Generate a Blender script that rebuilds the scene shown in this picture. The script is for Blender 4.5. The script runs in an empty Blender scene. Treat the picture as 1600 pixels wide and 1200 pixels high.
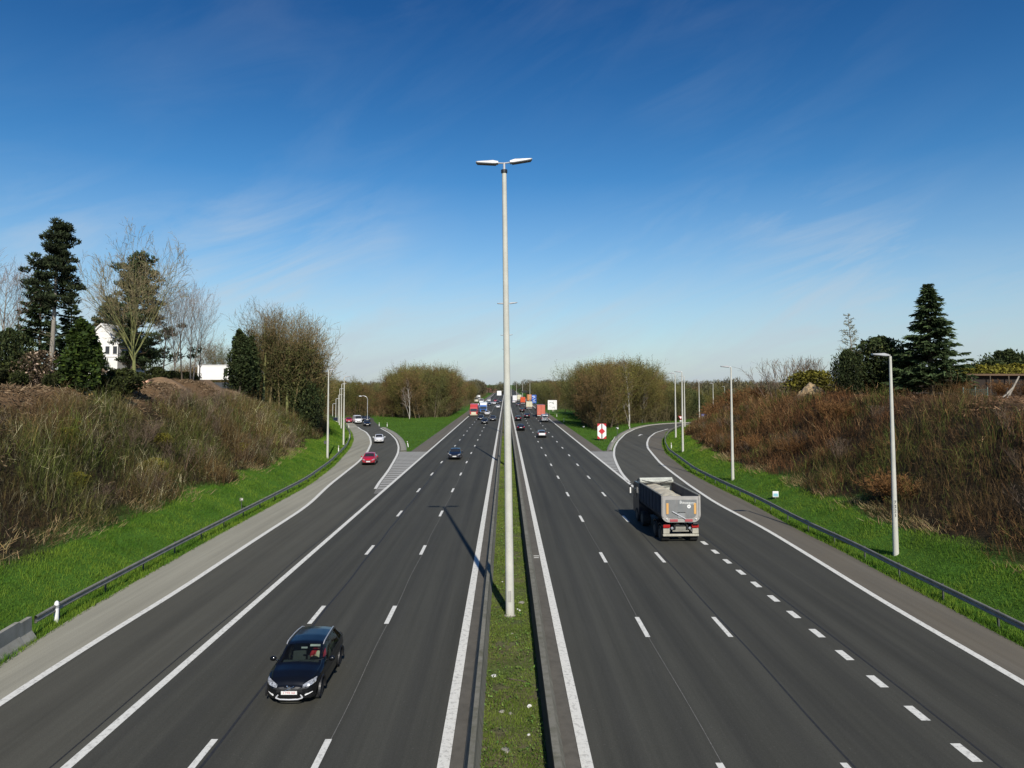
import bpy, bmesh, math, random
import numpy as np
from mathutils import Vector, Matrix
scene = bpy.context.scene
COL = scene.collection
R = math.radians
rng = np.random.default_rng(7)
random.seed(7)

# ------------------------------------------------------------------ camera
F = 1087.0; HC = 10.6; PITCH = R(3.0)
cam_d = bpy.data.cameras.new('camera'); cam = bpy.data.objects.new('camera', cam_d); COL.objects.link(cam)
cam.location = (0, 0, HC); cam.rotation_euler = (R(90) + PITCH, 0, 0)
cam_d.sensor_width = 36; cam_d.sensor_fit = 'HORIZONTAL'; cam_d.lens = 36 * F / 1600
cam_d.shift_x = 10 / 1600; cam_d.shift_y = -F * math.tan(PITCH) / 1600
cam_d.clip_start = 0.3; cam_d.clip_end = 9000
scene.camera = cam
COS_P, SIN_P = math.cos(PITCH), math.sin(PITCH)
def ray(px, py):                       # world direction for a photo pixel, y component 1
    u = (px - 800 + 10) / F; v = (600 - py) / F - math.tan(PITCH)
    X, Y, Z = u, COS_P - v * SIN_P, SIN_P + v * COS_P
    return X / Y, Z / Y
def G(px, py, z=0.0):                  # point of the photo on the level z
    a, c = ray(px, py); Y = (z - HC) / c
    return a * Y, Y
def AT(px, Y, py):                     # X and Z of a photo pixel at distance Y
    a, c = ray(px, py)
    return a * Y, HC + c * Y

# ------------------------------------------------------------------ object helpers
def link(name, me, parent=None, mats=()):
    o = bpy.data.objects.new(name, me); COL.objects.link(o)
    if me is not None:
        for m in mats: me.materials.append(m)
    if parent is not None: o.parent = parent
    return o
def tag(o, label=None, cat=None, group=None, kind=None):
    if label: o['label'] = label
    if cat: o['category'] = cat
    if group: o['group'] = group
    if kind: o['kind'] = kind
    return o
def thing(name, label, cat, loc=(0, 0, 0), rz=0, group=None):
    o = bpy.data.objects.new(name, None); COL.objects.link(o)
    o.empty_display_size = 0.3
    o.location = loc; o.rotation_euler = (0, 0, rz)
    return tag(o, label, cat, group)
def dup(root, loc, rz=0, label=None, group=None, scale=None, swap=None):
    def cp_(o, parent):
        c = o.copy(); COL.objects.link(c); c.parent = parent
        if swap and c.type == 'MESH' and c.name.split('.')[0] in swap:
            s = c.material_slots[0]; s.link = 'OBJECT'; s.material = swap[c.name.split('.')[0]]
        for ch in o.children: cp_(ch, c)
        return c
    r = cp_(root, None); r.location = loc; r.rotation_euler = (0, 0, rz)
    if scale is not None: r.scale = scale if hasattr(scale, '__len__') else (scale,) * 3
    if label: r['label'] = label
    if group: r['group'] = group
    return r
def np_mesh(name, V, quads=None, tris=None, col=None, smooth=False):
    me = bpy.data.meshes.new(name)
    V = np.asarray(V, dtype=np.float32)
    nq = 0 if quads is None else len(quads); nt = 0 if tris is None else len(tris)
    me.vertices.add(len(V)); me.vertices.foreach_set('co', V.ravel())
    idx = []; starts = []; tot = []
    if nq: idx.append(np.asarray(quads, np.int32).ravel()); starts.append(np.arange(nq) * 4); tot.append(np.full(nq, 4))
    if nt: idx.append(np.asarray(tris, np.int32).ravel()); starts.append(nq * 4 + np.arange(nt) * 3); tot.append(np.full(nt, 3))
    idx = np.concatenate(idx); starts = np.concatenate(starts); tot = np.concatenate(tot)
    me.loops.add(len(idx)); me.loops.foreach_set('vertex_index', idx.astype(np.int32))
    me.polygons.add(nq + nt)
    me.polygons.foreach_set('loop_start', starts.astype(np.int32)); me.polygons.foreach_set('loop_total', tot.astype(np.int32))
    if smooth: me.polygons.foreach_set('use_smooth', np.ones(nq + nt, bool))
    me.update(calc_edges=True)
    if col is not None:
        a = me.color_attributes.new('col', 'FLOAT_COLOR', 'POINT')
        c4 = np.ones((len(V), 4), np.float32); c4[:, :3] = col
        a.data.foreach_set('color', c4.ravel())
    return me
class BM:
    """a small bmesh collector: several primitives become one mesh"""
    def __init__(s): s.b = bmesh.new()
    def box(s, c, d, rot=None, bev=0.0):
        r = bmesh.ops.create_cube(s.b, size=1.0)
        vs = r['verts']
        M = Matrix.Translation(c)
        if rot is not None: M = M @ rot
        bmesh.ops.transform(s.b, matrix=M @ Matrix.Diagonal((d[0], d[1], d[2], 1)), verts=vs)
        if bev > 0:
            es = list({e for v in vs for e in v.link_edges})
            bmesh.ops.bevel(s.b, geom=es, offset=bev, segments=2, affect='EDGES', profile=0.5)
        return s
    def tube(s, p0, p1, r0, r1=None, n=10, caps=True):
        p0, p1 = Vector(p0), Vector(p1); d = p1 - p0
        r1 = r0 if r1 is None else r1
        q = Vector((0, 0, 1)).rotation_difference(d.normalized()).to_matrix().to_4x4()
        bmesh.ops.create_cone(s.b, cap_ends=caps, segments=n, radius1=r0, radius2=max(r1, 1e-4), depth=d.length,
                              matrix=Matrix.Translation((p0 + p1) / 2) @ q)
        return s
    def path(s, pts, r, n=8):
        for a, b in zip(pts[:-1], pts[1:]): s.tube(a, b, r, r, n)
        return s
    def ball(s, c, d, n=12):
        r = bmesh.ops.create_uvsphere(s.b, u_segments=n, v_segments=max(6, n // 2), radius=1.0)
        bmesh.ops.transform(s.b, matrix=Matrix.Translation(c) @ Matrix.Diagonal((d[0], d[1], d[2], 1)), verts=r['verts'])
        return s
    def prism(s, prof, axis, a, b):
        """closed 2D profile extruded along an axis ('x','y','z')"""
        def P(p, t):
            return {'x': (t, p[0], p[1]), 'y': (p[0], t, p[1]), 'z': (p[0], p[1], t)}[axis]
        A = [s.b.verts.new(P(p, a)) for p in prof]; B = [s.b.verts.new(P(p, b)) for p in prof]
        n = len(prof)
        s.b.faces.new(A); s.b.faces.new(B[::-1])
        for i in range(n): s.b.faces.new((A[i], B[i], B[(i + 1) % n], A[(i + 1) % n]))
        return s
    def lathe(s, prof, axis='x', c=(0, 0, 0), n=20):
        rings = []
        for (t, r) in prof:
            ring = []
            for k in range(n):
                a = 2 * math.pi * k / n; u, v = r * math.cos(a), r * math.sin(a)
                p = {'x': (t, u, v), 'y': (u, t, v), 'z': (u, v, t)}[axis]
                ring.append(s.b.verts.new((p[0] + c[0], p[1] + c[1], p[2] + c[2])))
            rings.append(ring)
        for A, B in zip(rings[:-1], rings[1:]):
            for k in range(n): s.b.faces.new((A[k], A[(k + 1) % n], B[(k + 1) % n], B[k]))
        s.b.faces.new(rings[0]); s.b.faces.new(rings[-1][::-1])
        return s
    def poly(s, pts):
        s.b.faces.new([s.b.verts.new(p) for p in pts]); return s
    def mesh(s, name, smooth=False):
        bmesh.ops.recalc_face_normals(s.b, faces=s.b.faces)
        me = bpy.data.meshes.new(name); s.b.to_mesh(me); s.b.free()
        if smooth:
            for p in me.polygons: p.use_smooth = True
            try: me.set_sharp_from_angle(angle=R(35))
            except Exception: pass
        return me
    def obj(s, name, mat, parent=None, smooth=False):
        return link(name, s.mesh(name, smooth), parent, [mat] if mat else [])
def text_mesh(name, body, size, mat, parent, loc, rot, align='CENTER'):
    cu = bpy.data.curves.new('lettering', 'FONT'); cu.body = body; cu.size = size
    cu.align_x = align; cu.align_y = 'CENTER'; cu.extrude = 0.002; cu.resolution_u = 3
    tmp = bpy.data.objects.new('lettering', cu); COL.objects.link(tmp)
    bpy.context.view_layer.update()
    dg = bpy.context.evaluated_depsgraph_get()
    me = bpy.data.meshes.new_from_object(tmp.evaluated_get(dg)); me.name = name
    bpy.data.objects.remove(tmp)
    me.materials.clear()
    o = link(name, me, parent, [mat]); o.location = loc; o.rotation_euler = rot
    return o

# ------------------------------------------------------------------ materials
def new_mat(name):
    m = bpy.data.materials.new(name); m.use_nodes = True
    nt = m.node_tree; nt.nodes.clear()
    out = nt.nodes.new('ShaderNodeOutputMaterial'); b = nt.nodes.new('ShaderNodeBsdfPrincipled')
    nt.links.new(b.outputs[0], out.inputs[0])
    return m, nt, b, out
def N(nt, t, **kw):
    n = nt.nodes.new(t)
    for k, v in kw.items():
        if k.startswith('i_'):
            key = k[2:]; n.inputs[int(key) if key.isdigit() else key.replace('_', ' ')].default_value = v
        else: setattr(n, k, v)
    return n
def mixc(nt, fac, a, b, mode='MIX'):
    n = nt.nodes.new('ShaderNodeMix'); n.data_type = 'RGBA'; n.blend_type = mode; n.clamp_factor = True
    for sock, v in ((0, fac), (6, a), (7, b)):
        if hasattr(v, 'links') or hasattr(v, 'is_linked'): nt.links.new(v, n.inputs[sock])
        else: n.inputs[sock].default_value = v if sock == 0 else (*v[:3], 1)
    return n.outputs[2]
def noise(nt, scale, detail=4, rough=0.6, vec=None, stretch=None, coord='Object'):
    if vec is None:
        vec = nt.nodes.new('ShaderNodeTexCoord').outputs[coord]
    if stretch is not None:
        mp = N(nt, 'ShaderNodeMapping'); mp.inputs['Scale'].default_value = stretch
        nt.links.new(vec, mp.inputs['Vector']); vec = mp.outputs[0]
    n = N(nt, 'ShaderNodeTexNoise'); n.inputs['Scale'].default_value = scale
    n.inputs['Detail'].default_value = detail; n.inputs['Roughness'].default_value = rough
    nt.links.new(vec, n.inputs['Vector'])
    return n.outputs['Fac']
def ramp(nt, fac, a, b, ca=(0, 0, 0), cb=(1, 1, 1)):
    r = N(nt, 'ShaderNodeValToRGB'); e = r.color_ramp.elements
    e[0].position = a; e[1].position = b; e[0].color = (*ca, 1); e[1].color = (*cb, 1)
    nt.links.new(fac, r.inputs[0]); return r.outputs[0]
def bump(nt, b, h, strength=0.3, dist=0.02):
    n = N(nt, 'ShaderNodeBump'); n.inputs['Strength'].default_value = strength; n.inputs['Distance'].default_value = dist
    nt.links.new(h, n.inputs['Height']); nt.links.new(n.outputs[0], b.inputs['Normal'])
def simple(name, c, rough=0.6, metal=0.0, var=0.15, scale=3.0, spec=0.5, coat=0.0):
    m, nt, b, _ = new_mat(name)
    n = noise(nt, scale, 5)
    c2 = tuple(max(0, x * (1 - var)) for x in c); c3 = tuple(x * (1 + var) for x in c)
    nt.links.new(mixc(nt, ramp(nt, n, 0.3, 0.7), c2, c3), b.inputs['Base Color'])
    b.inputs['Roughness'].default_value = rough; b.inputs['Metallic'].default_value = metal
    b.inputs['Specular IOR Level'].default_value = spec
    b.inputs['Coat Weight'].default_value = coat; b.inputs['Coat Roughness'].default_value = 0.03
    return m
def paint(name, c, metal=0.0, dirt_c=(0.09, 0.08, 0.07)):
    m, nt, b, _ = new_mat(name)
    n = noise(nt, 1.5, 4); dirt = noise(nt, 9, 5)
    tc = nt.nodes.new('ShaderNodeTexCoord'); sx = N(nt, 'ShaderNodeSeparateXYZ'); nt.links.new(tc.outputs['Object'], sx.inputs[0])
    low = ramp(nt, sx.outputs[2], 0.15, 0.7, (1, 1, 1), (0, 0, 0))
    mu = N(nt, 'ShaderNodeMath', operation='MULTIPLY'); nt.links.new(low, mu.inputs[0]); nt.links.new(dirt, mu.inputs[1])
    base = mixc(nt, n, tuple(x * 0.9 for x in c), tuple(min(1, x * 1.1) for x in c))
    nt.links.new(mixc(nt, mu.outputs[0], base, dirt_c), b.inputs['Base Color'])
    b.inputs['Roughness'].default_value = 0.3; b.inputs['Metallic'].default_value = metal
    b.inputs['Coat Weight'].default_value = 0.5; b.inputs['Specular IOR Level'].default_value = 0.3; b.inputs['Coat Roughness'].default_value = 0.04
    return m
def veg(name, tint=(1, 1, 1), rough=0.8, trans=0.0, rand=0.25):
    m, nt, b, out = new_mat(name)
    at = N(nt, 'ShaderNodeVertexColor', layer_name='col')
    oi = N(nt, 'ShaderNodeObjectInfo')
    mr = N(nt, 'ShaderNodeMapRange'); mr.inputs[3].default_value = 1 - rand; mr.inputs[4].default_value = 1 + rand
    nt.links.new(oi.outputs['Random'], mr.inputs[0])
    c = mixc(nt, 1.0, at.outputs[0], tint, 'MULTIPLY')
    c = mixc(nt, 1.0, c, mr.outputs[0], 'MULTIPLY')
    nt.links.new(c, b.inputs['Base Color']); b.inputs['Roughness'].default_value = rough
    b.inputs['Specular IOR Level'].default_value = 0.2
    if trans > 0:
        t = N(nt, 'ShaderNodeBsdfTranslucent'); nt.links.new(c, t.inputs[0])
        mx = N(nt, 'ShaderNodeMixShader'); mx.inputs[0].default_value = trans
        nt.links.new(b.outputs[0], mx.inputs[1]); nt.links.new(t.outputs[0], mx.inputs[2]); nt.links.new(mx.outputs[0], out.inputs[0])
    return m
def asphalt(name, c, streak=(3.4, 0.0), tracks=True, dirt=(0.16, 0.145, 0.115), dirt_amt=0.0):
    m, nt, b, _ = new_mat(name)
    tc = nt.nodes.new('ShaderNodeTexCoord'); v = tc.outputs['Object']
    fine = noise(nt, 28, 3, 0.75, v); mid = noise(nt, 0.35, 5, 0.6, v, (1, 0.3, 1)); lon = noise(nt, 1.0, 5, 0.65, v, (1.3, 0.02, 1))
    grit = noise(nt, 9, 2, 0.8, v)
    c1 = mixc(nt, ramp(nt, mid, 0.3, 0.7), tuple(x * 0.86 for x in c), tuple(x * 1.12 for x in c))
    c2 = mixc(nt, ramp(nt, lon, 0.36, 0.64), tuple(x * 0.68 for x in c), tuple(x * 1.32 for x in c))
    cc = mixc(nt, 0.5, c1, c2)
    cc = mixc(nt, 0.55, cc, ramp(nt, fine, 0.25, 0.75, (0.5, 0.5, 0.5), (1.5, 1.5, 1.5)), 'MULTIPLY')
    sp_ = ramp(nt, grit, 0.66, 0.74)
    k = N(nt, 'ShaderNodeMath', operation='MULTIPLY'); nt.links.new(sp_, k.inputs[0]); k.inputs[1].default_value = 0.25
    cc = mixc(nt, k.outputs[0], cc, (0.2, 0.19, 0.17))
    if tracks:                          # paler polished wheel tracks along the lanes, darker oil strip between
        sx = N(nt, 'ShaderNodeSeparateXYZ'); nt.links.new(v, sx.inputs[0])
        w = N(nt, 'ShaderNodeMath', operation='MULTIPLY_ADD'); nt.links.new(sx.outputs[0], w.inputs[0])
        w.inputs[1].default_value = 2 * 2 * math.pi / streak[0]; w.inputs[2].default_value = streak[1]
        si = N(nt, 'ShaderNodeMath', operation='SINE'); nt.links.new(w.outputs[0], si.inputs[0])
        cc = mixc(nt, ramp(nt, si.outputs[0], 0.0, 1.0), cc, mixc(nt, 1.0, cc, (0.86, 0.86, 0.88), 'MULTIPLY'))
    if dirt_amt > 0:
        d = noise(nt, 0.5, 6, 0.65, v, (1, 0.25, 1))
        dd = N(nt, 'ShaderNodeMath', operation='MULTIPLY'); nt.links.new(ramp(nt, d, 0.3, 0.75), dd.inputs[0]); dd.inputs[1].default_value = dirt_amt
        cc = mixc(nt, dd.outputs[0], cc, dirt)
    nt.links.new(cc, b.inputs['Base Color']); b.inputs['Roughness'].default_value = 0.85
    b.inputs['Specular IOR Level'].default_value = 0.25
    bump(nt, b, fine, 0.35, 0.01)
    return m
def road_paint(name, c=(0.74, 0.73, 0.66)):
    m, nt, b, _ = new_mat(name)
    v = nt.nodes.new('ShaderNodeTexCoord').outputs['Object']
    wear = noise(nt, 6, 6, 0.75, v); fine = noise(nt, 40, 2, 0.7, v)
    cc = mixc(nt, ramp(nt, wear, 0.5, 0.72), c, (0.3, 0.29, 0.26))
    cc = mixc(nt, 0.4, cc, ramp(nt, fine, 0.2, 0.8, (0.6, 0.6, 0.6), (1.25, 1.25, 1.25)), 'MULTIPLY')
    nt.links.new(cc, b.inputs['Base Color']); b.inputs['Roughness'].default_value = 0.75
    return m
def concrete(name, c, stain=(0.1, 0.1, 0.07), amt=0.5, scale=0.8):
    m, nt, b, _ = new_mat(name)
    v = nt.nodes.new('ShaderNodeTexCoord').outputs['Object']
    a = noise(nt, scale, 6, 0.65, v); f = noise(nt, 30, 3, 0.7, v); l = noise(nt, 3, 4, 0.6, v, (1, 1, 0.15))
    cc = mixc(nt, ramp(nt, a, 0.35, 0.75), c, tuple(x * 0.7 for x in c))
    k = N(nt, 'ShaderNodeMath', operation='MULTIPLY'); nt.links.new(ramp(nt, l, 0.45, 0.75), k.inputs[0]); k.inputs[1].default_value = amt
    cc = mixc(nt, k.outputs[0], cc, stain)
    cc = mixc(nt, 0.4, cc, ramp(nt, f, 0.25, 0.75, (0.7, 0.7, 0.7), (1.3, 1.3, 1.3)), 'MULTIPLY')
    nt.links.new(cc, b.inputs['Base Color']); b.inputs['Roughness'].default_value = 0.9
    bump(nt, b, f, 0.3, 0.01)
    return m
def glass(name, dark=0.02, see=0.0):
    m, nt, b, out = new_mat(name)
    nn = noise(nt, 2, 3)
    nt.links.new(mixc(nt, nn, (dark, dark * 1.05, dark * 1.15), (dark * 1.6, dark * 1.7, dark * 1.8)), b.inputs['Base Color'])
    b.inputs['Roughness'].default_value = 0.04; b.inputs['Coat Weight'].default_value = 0.5
    if see > 0:
        t = N(nt, 'ShaderNodeBsdfTransparent'); t.inputs[0].default_value = (0.75, 0.85, 0.8, 1)
        mx = N(nt, 'ShaderNodeMixShader'); mx.inputs[0].default_value = see
        nt.links.new(b.outputs[0], mx.inputs[1]); nt.links.new(t.outputs[0], mx.inputs[2]); nt.links.new(mx.outputs[0], out.inputs[0])
    return m
M = {}
M['main'] = asphalt('asphalt_main', (0.058, 0.057, 0.046), (3.4, 0.6))
M['ramp'] = asphalt('asphalt_ramp', (0.074, 0.072, 0.057), tracks=False, dirt_amt=0.12)
M['shoulder_l'] = asphalt('concrete_shoulder', (0.3, 0.287, 0.225), tracks=False, dirt_amt=0.25, dirt=(0.24, 0.22, 0.17))
M['shoulder_r'] = asphalt('dusty_shoulder', (0.13, 0.118, 0.094), tracks=False, dirt_amt=0.55, dirt=(0.16, 0.135, 0.095))
M['gutter'] = concrete('gutter', (0.12, 0.11, 0.09), (0.05, 0.045, 0.035), 0.5)
M['gore'] = asphalt('gore_asphalt', (0.2, 0.195, 0.175), tracks=False, dirt_amt=0.2)
M['line'] = road_paint('road_paint'); M['hatch'] = road_paint('worn_hatch_paint', (0.4, 0.39, 0.35))
M['seam'] = simple('tar_seam', (0.022, 0.022, 0.022), 0.7, var=0.4, scale=8)
M['seam_pale'] = simple('pale_joint', (0.16, 0.155, 0.14), 0.9, var=0.4, scale=8)
M['kerb'] = concrete('kerb_concrete', (0.33, 0.31, 0.25), amt=0.3)
M['barrier'] = concrete('barrier_concrete', (0.2, 0.19, 0.15), (0.07, 0.07, 0.035), 0.7, 0.5)
M['barrier_shade'] = concrete('barrier_painted_shade', (0.03, 0.028, 0.022), (0.015, 0.015, 0.01), 0.7, 0.5)  # near-black colour with shade painted in, for the right barrier's inner side
M['pole'] = concrete('pole_concrete', (0.58, 0.57, 0.5), (0.4, 0.4, 0.33), 0.35, 0.6)
M['lamp_grey'] = simple('lamp_metal', (0.5, 0.5, 0.5), 0.4, 0.3)
M['lamp_dark'] = simple('lamp_underside', (0.06, 0.065, 0.07), 0.3)
M['steel'] = simple('galvanised_steel', (0.25, 0.24, 0.2), 0.6, 0.2, 0.25, 2)
M['steel_dark'] = simple('weathered_steel', (0.1, 0.105, 0.1), 0.6, 0.4, 0.3, 2)
M['white'] = simple('white_paint', (0.78, 0.78, 0.75), 0.5, var=0.06)
M['render'] = simple('white_render', (0.8, 0.79, 0.75), 0.85, var=0.05, scale=1)
M['black'] = simple('black_plastic', (0.014, 0.014, 0.015), 0.45, var=0.3)
M['rubber'] = simple('rubber', (0.02, 0.02, 0.02), 0.85, var=0.3, scale=8)
M['alloy'] = simple('alloy', (0.55, 0.56, 0.57), 0.25, 0.9, 0.1)
M['chrome'] = simple('chrome', (0.75, 0.75, 0.75), 0.12, 0.95, 0.05)
M['silver'] = simple('silver_plastic', (0.6, 0.6, 0.6), 0.35, 0.4, 0.05)
M['red'] = simple('signal_red', (0.5, 0.02, 0.03), 0.5, var=0.1)
M['taillight'] = simple('tail_light_red', (0.35, 0.012, 0.012), 0.15, var=0.2, coat=0.5)
M['lens'] = simple('clear_lens', (0.4, 0.41, 0.42), 0.12, 0.4, 0.85, 16, coat=0.6)
M['amber'] = simple('amber', (0.62, 0.34, 0.1), 0.5, var=0.1)
M['glass'] = glass('tinted_glass', 0.02)
M['glass_clear'] = glass('clear_glass', 0.008, 0.7)
M['blue'] = simple('sign_blue', (0.03, 0.12, 0.5), 0.5, var=0.1)
M['litter'] = simple('pale_litter', (0.7, 0.69, 0.66), 0.8, var=0.15)
M['rock'] = concrete('rubble', (0.3, 0.28, 0.24))
M['plate_red'] = simple('plate_red', (0.5, 0.03, 0.05), 0.5)
M['bark'] = concrete('bark_brown', (0.11, 0.085, 0.06), (0.05, 0.05, 0.03), 0.6, 3)
M['bark_pale'] = concrete('bark_pale', (0.3, 0.27, 0.22), (0.16, 0.13, 0.1), 0.6, 3)
M['bark_green'] = concrete('bark_algae', (0.2, 0.21, 0.07), (0.13, 0.12, 0.06), 0.5, 3)
M['bark_birch'] = concrete('bark_birch', (0.55, 0.52, 0.46), (0.2, 0.16, 0.13), 0.5, 4)
M['twig'] = veg('twigs', rough=0.85)
M['leaf'] = veg('leaves', (1.5, 1.4, 1.1), rough=0.75, trans=0.15)
M['grass'] = veg('grass_blades', rough=0.7, trans=0.25, rand=0.0)
M['brush'] = veg('brushwood', rough=0.9, rand=0.0)

# ------------------------------------------------------------------ world and sun
SUN_EL = R(36.0); SUN_AZ = math.atan2(5.2, -27.9)     # clockwise from +Y: behind the camera, a little to the right
w = bpy.data.worlds.new('World'); scene.world = w; w.use_nodes = True
nt = w.node_tree; nt.nodes.clear()
wo = nt.nodes.new('ShaderNodeOutputWorld'); bg = nt.nodes.new('ShaderNodeBackground'); nt.links.new(bg.outputs[0], wo.inputs[0])
sky = nt.nodes.new('ShaderNodeTexSky'); sky.sky_type = 'NISHITA'; sky.sun_disc = False
sky.sun_elevation = SUN_EL; sky.sun_rotation = SUN_AZ; sky.altitude = 200; sky.air_density = 1.0; sky.dust_density = 0.6; sky.ozone_density = 4.0
bg.inputs[1].default_value = SKY_STRENGTH = 0.125
tc = nt.nodes.new('ShaderNodeTexCoord'); sx = N(nt, 'ShaderNodeSeparateXYZ'); nt.links.new(tc.outputs['Generated'], sx.inputs[0])
def math_(op, a, b=None):
    n = N(nt, 'ShaderNodeMath', operation=op)
    for i, v in enumerate((a, b)):
        if v is None: continue
        if hasattr(v, 'is_linked'): nt.links.new(v, n.inputs[i])
        else: n.inputs[i].default_value = v
    return n.outputs[0]
gam = N(nt, 'ShaderNodeHueSaturation'); gam.inputs['Saturation'].default_value = 1.27; gam.inputs['Hue'].default_value = 0.497
nt.links.new(sky.outputs[0], gam.inputs['Color'])
zen = math_('MAXIMUM', sx.outputs[2], 0.0)
deep = ramp(nt, zen, 0.1, 0.6, (1.02, 1.06, 1.02), (0.24, 0.42, 0.62))
skc = mixc(nt, 1.0, gam.outputs[0], deep, 'MULTIPLY')
# cirrus: the direction projected on a high flat layer
zz = math_('ADD', zen, 0.09)
cx = math_('DIVIDE', sx.outputs[0], zz); cy = math_('DIVIDE', sx.outputs[1], zz)
cv = N(nt, 'ShaderNodeCombineXYZ'); nt.links.new(cx, cv.inputs[0]); nt.links.new(cy, cv.inputs[1])
mp0 = N(nt, 'ShaderNodeMapping'); mp0.inputs['Rotation'].default_value = (0, R(24), 0); nt.links.new(tc.outputs['Generated'], mp0.inputs[0])
mp = N(nt, 'ShaderNodeMapping'); mp.inputs['Scale'].default_value = (1.5, 0.6, 6.0); mp.inputs['Location'].default_value = (3.1, 1.7, 0.4)
nt.links.new(mp0.outputs[0], mp.inputs[0])
n1 = N(nt, 'ShaderNodeTexNoise'); n1.inputs['Scale'].default_value = 2.2; n1.inputs['Detail'].default_value = 9; n1.inputs['Roughness'].default_value = 0.62; n1.inputs['Distortion'].default_value = 0.7
nt.links.new(mp.outputs[0], n1.inputs['Vector'])
n2 = N(nt, 'ShaderNodeTexNoise'); n2.inputs['Scale'].default_value = 2.6; n2.inputs['Detail'].default_value = 3
nt.links.new(tc.outputs['Generated'], n2.inputs['Vector'])
cl = math_('MULTIPLY', ramp(nt, n1.outputs[0], 0.43, 0.72), ramp(nt, n2.outputs[0], 0.36, 0.62))
lowsky = ramp(nt, zen, 0.12, 0.28, (1, 1, 1), (0.08, 0.08, 0.08))
cl = math_('MULTIPLY', cl, lowsky)
cl = math_('MULTIPLY', cl, 0.8)
low2 = math_('MULTIPLY', ramp(nt, n1.outputs[0], 0.36, 0.66), ramp(nt, zen, 0.03, 0.19, (1, 1, 1), (0, 0, 0)))
cl = math_('MAXIMUM', cl, math_('MULTIPLY', low2, 0.75))
skc = mixc(nt, cl, skc, (5.0, 5.4, 5.7))
haze = math_('MULTIPLY', ramp(nt, zen, 0.0, 0.28, (1, 1, 1), (0, 0, 0)), 0.6)
skc = mixc(nt, haze, skc, (3.2, 3.85, 4.7))
nt.links.new(skc, bg.inputs[0])
sd = bpy.data.lights.new('sun', 'SUN'); sd.energy = 5.0; sd.angle = R(0.53); sd.color = (1.0, 0.94, 0.84)
so = bpy.data.objects.new('sun', sd); COL.objects.link(so)
sv = Vector((math.sin(SUN_AZ) * math.cos(SUN_EL), math.cos(SUN_AZ) * math.cos(SUN_EL), math.sin(SUN_EL)))
so.rotation_euler = sv.to_track_quat('Z', 'Y').to_euler(); so.location = (20, -60, 60)
scene.view_settings.view_transform = 'Standard'; scene.view_settings.look = 'None'; scene.view_settings.exposure = 0
scene.render.engine = 'CYCLES'
scene.cycles.max_bounces = 5; scene.cycles.transparent_max_bounces = 8; scene.cycles.diffuse_bounces = 2; scene.cycles.glossy_bounces = 3
# ------------------------------------------------------------------ plan of the roads, measured along the photo's lines
def poly_px(pts): return np.array([G(*p) for p in pts])
def by_y(P):
    P = P[np.argsort(P[:, 1])]
    def f(y):
        y = np.asarray(y, float)
        x = np.interp(y, P[:, 1], P[:, 0])
        s0 = (P[1, 0] - P[0, 0]) / (P[1, 1] - P[0, 1])
        return np.where(y < P[0, 1], P[0, 0] + (y - P[0, 1]) * s0 * 0.6, x)
    return f
def smooth_curve(f, y0, y1, step=1.0, win=5):
    y = np.arange(y0, y1 + step, step); x = f(y)
    k = np.ones(2 * win + 1) / (2 * win + 1)
    xp = np.concatenate([2 * x[0] - x[win:0:-1], x, 2 * x[-1] - x[-2:-win - 2:-1]])
    return y, np.convolve(xp, k, 'valid')
def S(P, extra=(), y0=6, y1=330, win=4):
    Q = poly_px(P)
    if len(extra): Q = np.vstack([Q, np.array(extra)])
    f = by_y(Q); y, x = smooth_curve(f, y0, y1, 1.0, win)
    return lambda t: np.interp(np.asarray(t, float), y, x)
OL = S([(0, 1040), (54, 998), (129, 956), (270, 875), (390, 809), (485, 757), (522, 728), (547, 700), (552, 687), (550, 677), (544, 669)], [(-45, 195), (-62, 260), (-80, 330)])
WL = S([(0, 1100), (135, 1010), (261, 935), (390, 849), (480, 791), (513, 759), (560, 722), (573, 708), (580, 693), (578, 683), (572, 675), (562, 670)], [(-44, 200), (-54, 240), (-72, 330)])
_wr = S([(586, 769), (590, 759), (607, 737), (618, 718), (623, 708), (624, 698), (620, 687), (610, 677), (595, 669)], [(-38, 200), (-46, 240), (-64, 330)], y0=60)
XM = -12.15
WR = lambda y: np.where(np.asarray(y, float) < 68, XM, np.minimum(_wr(np.maximum(y, 60)), XM))
RE = S([(1600, 1068), (1484, 1000), (1420, 964), (1351, 922), (1264, 868), (1195, 826), (1120, 787), (1078, 759), (1050, 738), (1032, 724), (1020, 710), (1012, 700), (1011, 692), (1014, 684), (1024, 676), (1048, 669)], [(54, 187), (72, 195), (100, 203), (140, 210)], y1=210, win=3)
_rl = S([(984, 756), (970, 740), (962, 724), (958, 712), (959, 700), (964, 690), (976, 678), (992, 670), (1012, 665), (1040, 662), (1090, 660)], [(70, 199), (100, 208), (140, 216)], y0=70, y1=214, win=3)
XRM = 13.2
RL = lambda y: np.where(np.asarray(y, float) < 74, XRM, np.maximum(_rl(np.maximum(y, 70)), XRM))
OR = S([(1600, 1012), (1471, 943), (1399, 907), (1330, 868), (1249, 829), (1180, 790), (1120, 761), (1080, 740), (1060, 724), (1040, 708), (1035, 696), (1035, 688), (1042, 678), (1050, 673), (1066, 667)], [(54, 183), (72, 190), (100, 198), (140, 206), (700, 330)], win=3)
def sstep(t): t = np.clip(t, 0, 1); return t * t * (3 - 2 * t)
_L2 = lambda y: OL(np.minimum(y, 320)) - 0.9 - np.maximum(y - 320, 0) * 0.25
_R2 = lambda y: OR(np.minimum(y, 320)) + 0.9
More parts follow.
